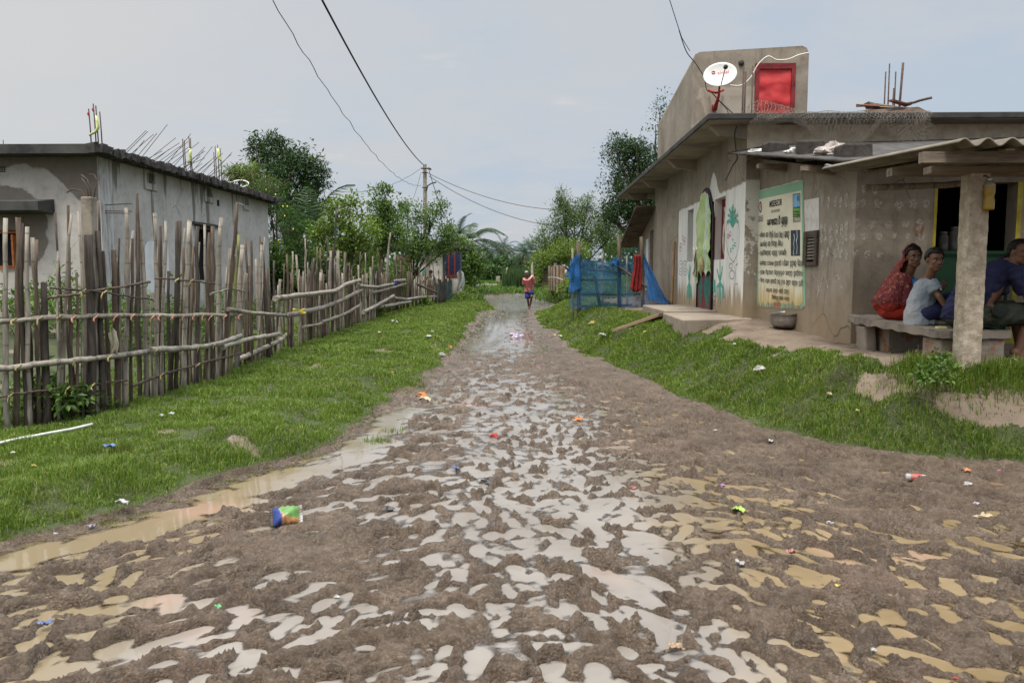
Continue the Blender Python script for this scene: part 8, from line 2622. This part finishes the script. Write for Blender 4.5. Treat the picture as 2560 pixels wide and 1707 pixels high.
n.put(bs.inputs['Normal'], n.bump(n.noise(n.scale(o, (2, 2, 1.2)), 6, 4, .6, 1.0), .9, .04))
fuse('polo_shirt', po, .009, 3, M_polo, man, wr=.010)
cl_ = MB(); nk = shc + V((.02, 0, .055)); ax_ = (hc + V((-.03, 0, -.055)) - nk).normalized(); x_, y_ = frame_of(ax_)
cl_.tube([nk + (x_ * math.cos(a) + y_ * math.sin(a)) * .072 + ax_ * .012 for a in np.linspace(0, 2 * PI, 17)], .019, 6, flat=.6); cl_.build('collar', M_polo, man)
os_ = MB()
for s_, kz in ((-.11, .02), (.11, .03)): capsule(os_, hips + V((.0, s_, -.01)), hips + V((.32, s_, kz * .6 - .01)), .094, .086); frust(os_, hips + V((.28, s_, kz * .6 - .01)), hips + V((.50, s_, kz + .0)), .086, .094); frust(os_, hips + V((.48, s_, kz + .01)), hips + V((.53, s_, -.07)), .090, .104)
os_.ell(hips + V((-.01, 0, -.03)), (.18, .19, .10), 16, 10)
M_olive = simple('olive_shorts', (.030, .037, .025), .9, .25, 5, .6, 14)
fuse('shorts', os_, .010, 4, M_olive, man, wr=.013)
MB().ell(hips + V((.16, -.225, .045)), (.075, .014, .065), 16, 10).build('shorts_pocket', simple('dark_pocket', (.016, .02, .016), .9, .2, 6, .2), man)

# ---------- old man wading towards us
wyy = 31.4
wk = thing('person', 'barefoot old man in a pink shirt and blue shorts wading along the flooded lane', 'person', at(1323, 772, wyy))
G_ = lambda px, py, dy=0: at(px, py, wyy + dy)
body = MB(); ex = MB()
hipc = G_(1323, 727); shc = G_(1321, 699, -.12); hc = G_(1316, 685, -.25)
capsule(body, hipc, hipc.lerp(shc, .5), .13, .12); capsule(body, hipc.lerp(shc, .5), shc + V((0, 0, -.06)), .12, .13)
shL, shR = G_(1310, 699, -.1), G_(1333, 697, -.1)
capsule(body, shL, shR, .06, .06); capsule(body, shc, hc + V((0, 0, -.06)), .055, .05)
P, M = head(body, ex, hc, (-.1, -1, -.25), (0, -.25, 1), 1.0)
for sh, el, ha in ((shL, G_(1311, 714, -.05), G_(1320, 724, -.22)), (shR, G_(1335, 712, -.05), G_(1331, 722, -.2))):
    capsule(body, sh, el, .045, .036); capsule(body, el, ha, .036, .026); hand(body, ha, (.3, -.3, -1), (0, .8, -.3), .95, .5)
for hp_, kn, an in ((G_(1319, 730), G_(1319, 746, -.12), G_(1322, 766, .02)), (G_(1328, 728), G_(1329, 741, -.28), G_(1325.5, 764, -.05))):
    capsule(body, hp_, kn, .082, .056); capsule(body, kn, an, .052, .036); foot(body, an, (0, -1, 0), 1.0)
fuse('body', body, .009, 3, [M_skin2] + SK[1:], wk, None, ex)
hair_cap(P, M, 1.0, wk, M_ghair, seed=9, thick=1.02)
ps = MB()
capsule(ps, hipc + V((0, 0, .06)), hipc.lerp(shc, .6), .158, .15); capsule(ps, hipc.lerp(shc, .6), shc + V((0, 0, -.06)), .15, .145); capsule(ps, shL + V((.02, 0, -.01)), shR + V((-.02, 0, -.01)), .08, .08)
frust(ps, shL + V((.02, 0, .05)), shL.lerp(G_(1311, 714), .75), .085, .09); frust(ps, shR + V((-.02, 0, .05)), shR.lerp(G_(1335, 712), .75), .085, .09)
frust(ps, hipc + V((-.03, -.03, .08)), hipc + V((-.05, -.05, -.07)), .165, .17)
fuse('shirt', ps, .011, 3, simple('pink_shirt', (.40, .115, .11), .85, .15, 6, .5, 20), wk)
sc2 = MB()
sc2.tube([G_(1308, 697, -.2), G_(1313, 701, -.32), G_(1319, 701, -.36), G_(1325, 697, -.32), G_(1330, 691, -.2), G_(1332, 690, .0), G_(1331, 705, .12)], [.022, .028, .03, .036, .05, .05, .035], 8)
sc2.build('scarf', simple('pale_pink_cloth', (.60, .32, .29), .85, .15, 7, .3), wk)
bs_ = MB(); bs_.ell(hipc + V((0, 0, .01)), (.155, .14, .10), 14, 10)
frust(bs_, hipc + V((-.07, 0, .02)), G_(1319, 745, -.12), .105, .115); frust(bs_, hipc + V((.08, -.02, .02)), G_(1329, 736, -.24), .10, .10)
fuse('shorts', bs_, .011, 3, simple('blue_shorts', (.012, .022, .16), .8, .2, 6, .4), wk)

# ---------- man in a white vest behind the far fence
fy = 35.2
fm = thing('person', 'bare-armed man in a white vest behind the fence by the whitewashed hut', 'person', (at(1076, 740, fy).x, fy, .1))
G_ = lambda px, py, dy=0: at(px, py, fy + dy)
body = MB(); ex = MB()
hipc = G_(1077, 713); shc = G_(1077, 692, -.05); hc = G_(1076.5, 682, -.1)
capsule(body, hipc, shc + V((0, 0, -.05)), .13, .13)
shL, shR = G_(1071.5, 691), G_(1083, 689)
capsule(body, shL, shR, .055, .055); capsule(body, shc, hc + V((0, 0, -.06)), .055, .05)
P, M = head(body, ex, hc, (-.5, -1, -.3), (0, -.1, 1), 1.0)
for sh, el, ha in ((shL, G_(1064, 698, -.1), G_(1059, 703, -.25)), (shR, G_(1087, 698, .05), G_(1088, 707, -.05))):
    capsule(body, sh, el, .046, .038); capsule(body, el, ha, .037, .027); hand(body, ha, (-.3, -.3, -.9), (0, .8, -.3), .95, .6)
for s_ in (-.09, .09):
    an = V((hipc.x + s_, fy, Ts(hipc.x, fy) + .08)); kn = (hipc + V((s_, 0, 0))).lerp(an, .5) + V((0, -.05, 0))
    capsule(body, hipc + V((s_, 0, 0)), kn, .085, .056); capsule(body, kn, an, .052, .036); foot(body, an, (0, -1, 0))
fuse('body', body, .010, 3, [M_skin2] + SK[1:], fm, None, ex)
hair_cap(P, M, 1.0, fm, seed=4)
vt = MB(); capsule(vt, hipc + V((0, 0, .02)), shc + V((0, 0, -.13)), .148, .145)
for s_ in (-.085, .085): vt.tube([shc + V((s_, -.13, -.12)), shc + V((s_ * 1.05, -.03, .055)), shc + V((s_, .1, -.12))], .026, 6)
fuse('vest', vt, .011, 2, simple('white_vest', (.60, .58, .52), .85, .12, 7, .4), fm)
lg = MB(); frust(lg, hipc + V((0, 0, .03)), V((hipc.x, fy - .02, Ts(hipc.x, fy) + .25)), .155, .19, sq=.8)
fuse('waist_cloth', lg, .012, 2, simple('patterned_lungi', (.26, .14, .10), .85, .4, 14, .3), fm)
# ------------------------------------------------------------------ litter
def lit(px, py, size, mat, label, cat, kind='crumple', name=None, rot=0, seed=None, group=None):
    p = gnd(px, py)
    if -.02 < p.z < .012: p.z = .006
    if p.x < np.interp(p.y, PLa[:, 1], PLa[:, 0]) or p.x > np.interp(p.y, PRa[:, 1], PRa[:, 0]): p.z += .05
    s = seed if seed is not None else int(px * 7 + py)
    w_ = .85 * size * p.y / F_PX            # size given as the width it shows
    if kind == 'crumple':
        return crumple(name or 'plastic_wrapper', p, (w_ * .5, w_ * .36, w_ * .26), mat, label, cat, s, group, 14)
    rr = random.Random(s); ph = rr.uniform(0, 6)
    def fn(u, v):
        q = Vector(((u - .5) * w_, (v - .5) * w_ * .62, .012 + .10 * w_ * (math.sin(5 * u + ph) + math.sin(7 * v + 2 * u + ph)) + rr.uniform(0, .012)))
        return p + rotz(rot + ph) @ q + Vector((0, 0, .15 * w_))
    return MB().grid(fn, 6, 5, smooth=False).build(name or 'plastic_scrap', mat, None, p, label, cat, group, solid=.002)


def pm_(name, col, rough=.45): return simple(name, tuple(.78 * k + .03 for k in col), rough, .2, 14, .2, col2=(.16, .12, .09))


C_ = {'white': pm_('litter_white', (.50, .50, .48)), 'orange': pm_('litter_orange', (.62, .22, .05)), 'red': pm_('litter_red', (.52, .035, .025)), 'yellow': pm_('litter_yellow', (.62, .50, .08)), 'pink': pm_('litter_pink', (.62, .12, .28)),
      'green': pm_('litter_green', (.12, .50, .18)), 'lime': pm_('litter_lime', (.34, .58, .06)), 'lilac': pm_('litter_lilac', (.50, .42, .56)), 'cream': pm_('litter_cream', (.55, .44, .26)), 'blue': pm_('litter_blue', (.05, .13, .36)), 'black': pm_('litter_black', (.02, .02, .022)),
      'clear': pm_('litter_clear', (.42, .44, .44), .25), 'brick': pm_('litter_brick', (.36, .12, .10)), 'violet': pm_('litter_violet', (.36, .16, .42)), 'tan': pm_('litter_tan', (.36, .24, .13))}
# the big snack packet: printed foil pillow with crimped ends
pp = gnd(716, 1310); pp.z = max(pp.z, .01)
pk = thing('snack_packet', 'puffy blue, green and brown printed snack packet lying in the near mud', 'packet', pp)
M_pack, n, bs = newmat('printed_foil')
o = n.obj(); x, y, z = n.xyz(o)
xr = n.add(x, n.mul(y, .35))
c = n.mix(n.ss(xr, -.03, -.02), (.03, .05, .19), (.36, .20, .09))
c = n.mix(n.ss(n.add(n.mul(x, .5), z), .066, .072), c, (.11, .23, .06))
c = n.mix(n.mul(n.ss(n.math('SINE', n.mul(n.add(x, z), 420)), .2, .6), n.mul(n.ss(xr, -.03, -.02), n.ss(n.add(n.mul(x, .5), z), .068, .062))), c, (.30, .14, .05))
n.put(bs.inputs['Base Color'], c); bs.inputs['Roughness'].default_value = .28; n.put(bs.inputs['Normal'], n.bump(n.noise(o, 30, 3), .4, .01))
Rk = rotz(.35) @ rotx(.75)
def pil_(u, v):
    a = 2 * PI * v; t = (u - .5) * 2
    th = .048 * (1 - abs(t) ** 3.2) * (1 + .12 * math.sin(a * 5 + u * 9)) + .002
    wd = .058 * (1 - .10 * (1 - abs(t)) * math.sin(u * 30))
    return pp + Rk @ Vector((t * .074, math.cos(a) * wd, math.sin(a) * th)) + Vector((0, 0, .040))
MB().grid(pil_, 26, 28).build('pouch', M_pack, pk)
for s_, m_ in ((-1, C_['black']), (1, C_['white'])):
    MB().grid(lambda u, v: pp + Rk @ Vector((s_ * (.072 + .020 * u), (v - .5) * .112, .006 * math.sin(v * 40) + .010 * s_ * u)) + Vector((0, 0, .040)), 2, 24).build('crimped_end', m_, pk, solid=.002)
# red bottle lying on the mud at the right
bp = gnd(2297, 1204); bp.z = max(bp.z, .0) + .028
bt = thing('drink_bottle', 'small plastic drink bottle with red label lying on the mud by the right bank', 'bottle', bp)
Rb = rotz(-.28) @ roty(PI / 2)
MB().lathe([(.001, -.085), (.022, -.085), (.027, -.078), (.027, .02), (.026, .03), (.015, .062), (.011, .07), (.011, .08)], 18, bp, Rb).build('body', C_['clear'], bt)
MB().lathe([(.0275, -.055), (.0285, -.053), (.0285, .015), (.0275, .017)], 18, bp, Rb).build('label_band', C_['red'], bt)
MB().lathe([(.013, .074), (.013, .092), (.001, .093)], 14, bp, Rb).build('cap', C_['red'], bt)
items = [
 # px, py, size px, colour, label, category, kind
 (1234, 1092, 26, 'red', 'crumpled red wrapper standing up in the wet mud at mid lane', 'wrapper', 'crumple'),
 (1054, 990, 30, 'orange', 'orange and white wrapper in the puddle beside the left grass', 'wrapper', 'crumple'),
 (1062, 1006, 34, 'cream', 'flat cream leaf-like scrap floating below the orange wrapper in the puddle', 'scrap', 'flat'),
 (1445, 1051, 26, 'orange', 'orange wrapper between puddles right of the lane middle', 'wrapper', 'crumple'),
 (1290, 843, 38, 'lilac', 'crumpled lilac and pink translucent plastic bag lying far up the lane', 'plastic bag', 'crumple'),
 (1348, 923, 16, 'pink', 'small pink scrap on the churned mud in the middle distance', 'scrap', 'flat'),
 (1386, 841, 14, 'yellow', 'yellow scrap beside a white one at the right edge of the lane', 'scrap', 'flat'),
 (1399, 843, 14, 'white', 'white scrap beside a yellow one at the right edge of the lane', 'scrap', 'flat'),
 (1505, 848, 22, 'white', 'white paper scrap standing on the right grass below the plank', 'paper', 'flat'),
 (1612, 837, 9, 'yellow', 'tiny yellow scrap on the right grass near the plank', 'scrap', 'crumple'),
 (1483, 802, 20, 'yellow', 'yellow bottle-like wrapper on the earth below the blue net pen', 'wrapper', 'crumple'),
 (1376, 808, 14, 'black', 'dark hollow coconut husk in the weeds by the blue net pen', 'husk', 'crumple'),
 (1071, 848, 16, 'white', 'larger of two white scraps close together on the left grass', 'scrap', 'crumple'),
 (1081, 835, 9, 'white', 'smaller of two white scraps close together on the left grass', 'scrap', 'crumple'),
 (986, 812, 18, 'clear', 'grey plastic scraps on the left grass near the fence end', 'scrap', 'flat'),
 (1104, 895, 19, 'clear', 'pale greenish plastic blob where the left grass meets the mud', 'plastic bag', 'crumple'),
 (1127, 875, 12, 'orange', 'small orange tube at the left grass edge up the lane', 'tube', 'crumple'),
 (981, 940, 9, 'orange', 'tiny orange scrap deep in the left grass', 'scrap', 'crumple'),
 (948, 837, 9, 'cream', 'tiny cream scrap on the left grass in front of the fence', 'scrap', 'crumple'),
 (405, 1052, 14, 'white', 'left one of two white scraps in the grass below the near fence', 'scrap', 'crumple'),
 (430, 1048, 16, 'white', 'right one of two white scraps in the grass below the near fence', 'scrap', 'crumple'),
 (275, 1141, 36, 'blue', 'blue and white foil strip in the grass near the white pole', 'foil', 'flat'),
 (34, 1148, 12, 'white', 'small white scrap in the grass at the far left under the white pole', 'scrap', 'crumple'),
 (85, 1182, 12, 'yellow', 'small yellow scrap in the near left grass', 'scrap', 'crumple'),
 (307, 1286, 34, 'white', 'white wrapper with a brown edge where the near grass meets the channel', 'wrapper', 'flat'),
 (229, 1326, 22, 'lilac', 'pale lilac scrap on the mud edge beside the near channel', 'scrap', 'flat'),
 (138, 1338, 16, 'white', 'white scrap at the near channel edge below the left grass', 'scrap', 'crumple'),
 (545, 1530, 22, 'green', 'bright green scrap on the near ridges of mud', 'scrap', 'flat'),
 (115, 1574, 40, 'blue', 'dark blue and white scrap on the nearest left mud ridge', 'scrap', 'flat'),
 (842, 1494, 16, 'white', 'white scrap on the smooth near mud patch edge', 'scrap', 'crumple'),
 (1138, 1178, 22, 'blue', 'blue and white scrap in the mid lane mud', 'scrap', 'flat'),
 (1217, 1207, 34, 'black', 'black plastic lump half sunk in the mid lane puddles', 'plastic', 'crumple'),
 (969, 1277, 34, 'black', 'dark stone-like plastic lump in the puddle behind the snack packet', 'plastic', 'crumple'),
 (1638, 1148, 24, 'white', 'white and orange wrapper on the mud below the right grass', 'wrapper', 'crumple'),
 (1689, 1146, 18, 'yellow', 'yellow wrapper beside the white and orange one on the mud', 'wrapper', 'crumple'),
 (1583, 1221, 20, 'brick', 'red and white scrap by the edge of the tan puddle', 'scrap', 'crumple'),
 (1806, 1224, 24, 'violet', 'violet ribbon scrap by a tan puddle on the right', 'ribbon', 'flat'),
 (1845, 1285, 36, 'lime', 'bright lime scrap lying in the tan puddle', 'scrap', 'flat'),
 (1849, 1418, 26, 'white', 'white folded scrap on the near mud right of the milky pool', 'scrap', 'flat'),
 (1977, 1394, 38, 'brick', 'brick red flat shard pressed in the near right mud', 'shard', 'flat'),
 (2094, 1478, 20, 'yellow', 'small upright yellow wrapper in the near right mud', 'wrapper', 'flat'),
 (2295, 1487, 15, 'pink', 'tiny bright pink scrap in the near right mud', 'scrap', 'crumple'),
 (2075, 1320, 26, 'white', 'white twist of plastic amid tan puddles on the right', 'plastic', 'flat'),
 (2181, 1628, 20, 'white', 'white scrap near the bottom right puddles', 'scrap', 'crumple'),
 (1690, 1636, 46, 'tan', 'crumpled tan leaf on the nearest mud', 'leaf', 'flat'),
 (2390, 1698, 16, 'red', 'red and white scrap at the bottom right of the mud', 'scrap', 'crumple'),
 (2492, 1436, 20, 'white', 'white scrap in the mud at the far right', 'scrap', 'crumple'),
 (2419, 1188, 46, 'orange', 'bright orange and red wrapper by the right grass bank', 'wrapper', 'flat'),
 (2500, 1186, 32, 'pink', 'pink and yellow packet on the mud by the right grass bank', 'packet', 'crumple'),
 (2418, 1212, 22, 'white', 'white scrap below the orange wrapper by the right bank', 'scrap', 'crumple'),
 (2290, 1237, 36, 'cream', 'folded cream wrapper on the mud below the red labelled bottle', 'wrapper', 'flat'),
 (2460, 1298, 46, 'cream', 'dirty cream and brown bag lying on the right hand mud', 'bag', 'crumple'),
 (2440, 1265, 26, 'lilac', 'white and blue scrap above the dirty cream bag on the mud', 'scrap', 'crumple'),
 (2020, 1106, 40, 'clear', 'greyish pink plastic bottle crushed in the mud at the grass foot', 'bottle', 'crumple'),
 (1933, 1125, 30, 'cream', 'brown and white wrapper on the mud by the crushed bottle', 'wrapper', 'crumple'),
 (1926, 1110, 20, 'white', 'white plastic shreds beside the crushed bottle on the mud', 'plastic', 'flat'),
 (1793, 1085, 18, 'white', 'white twist of paper at the foot of the right grass', 'paper', 'flat'),
 (2126, 1128, 18, 'white', 'white wrapper shred on the mud under the grass bank', 'wrapper', 'flat'),
 (1901, 936, 34, 'white', 'round knotted white plastic bag sitting in the right grass', 'plastic bag', 'crumple'),
 (2074, 947, 15, 'cream', 'pinkish cream ball of paper in the right grass', 'paper', 'crumple'),
 (2237, 1086, 24, 'white', 'square white card standing in the right grass above the mud', 'card', 'flat'),
 (2146, 978, 13, 'yellow', 'tiny yellow scrap in the right grass', 'scrap', 'flat'),
 (1836, 868, 11, 'white', 'small white scrap high in the right grass below the pot', 'scrap', 'crumple'),
 (2326, 1028, 12, 'white', 'tiny white scrap in the grass below the porch pillar', 'scrap', 'crumple'),
 (2530, 953, 16, 'cream', 'small cream scrap on the earth near the seated man', 'scrap', 'flat'),
]
for (px, py, sz, col, lab, cat, kind) in items:
    nm = {'scrap': 'litter_scrap', 'wrapper': 'wrapper', 'plastic bag': 'plastic_bag', 'paper': 'paper_scrap', 'plastic': 'plastic_lump', 'packet': 'packet', 'bottle': 'crushed_bottle', 'husk': 'coconut_husk', 'tube': 'tube', 'foil': 'foil_strip', 'ribbon': 'ribbon_scrap', 'shard': 'shard', 'leaf': 'dry_leaf', 'bag': 'dirty_bag', 'card': 'card'}[cat]
    lit(px, py, sz, C_[col], lab, cat, kind, nm)
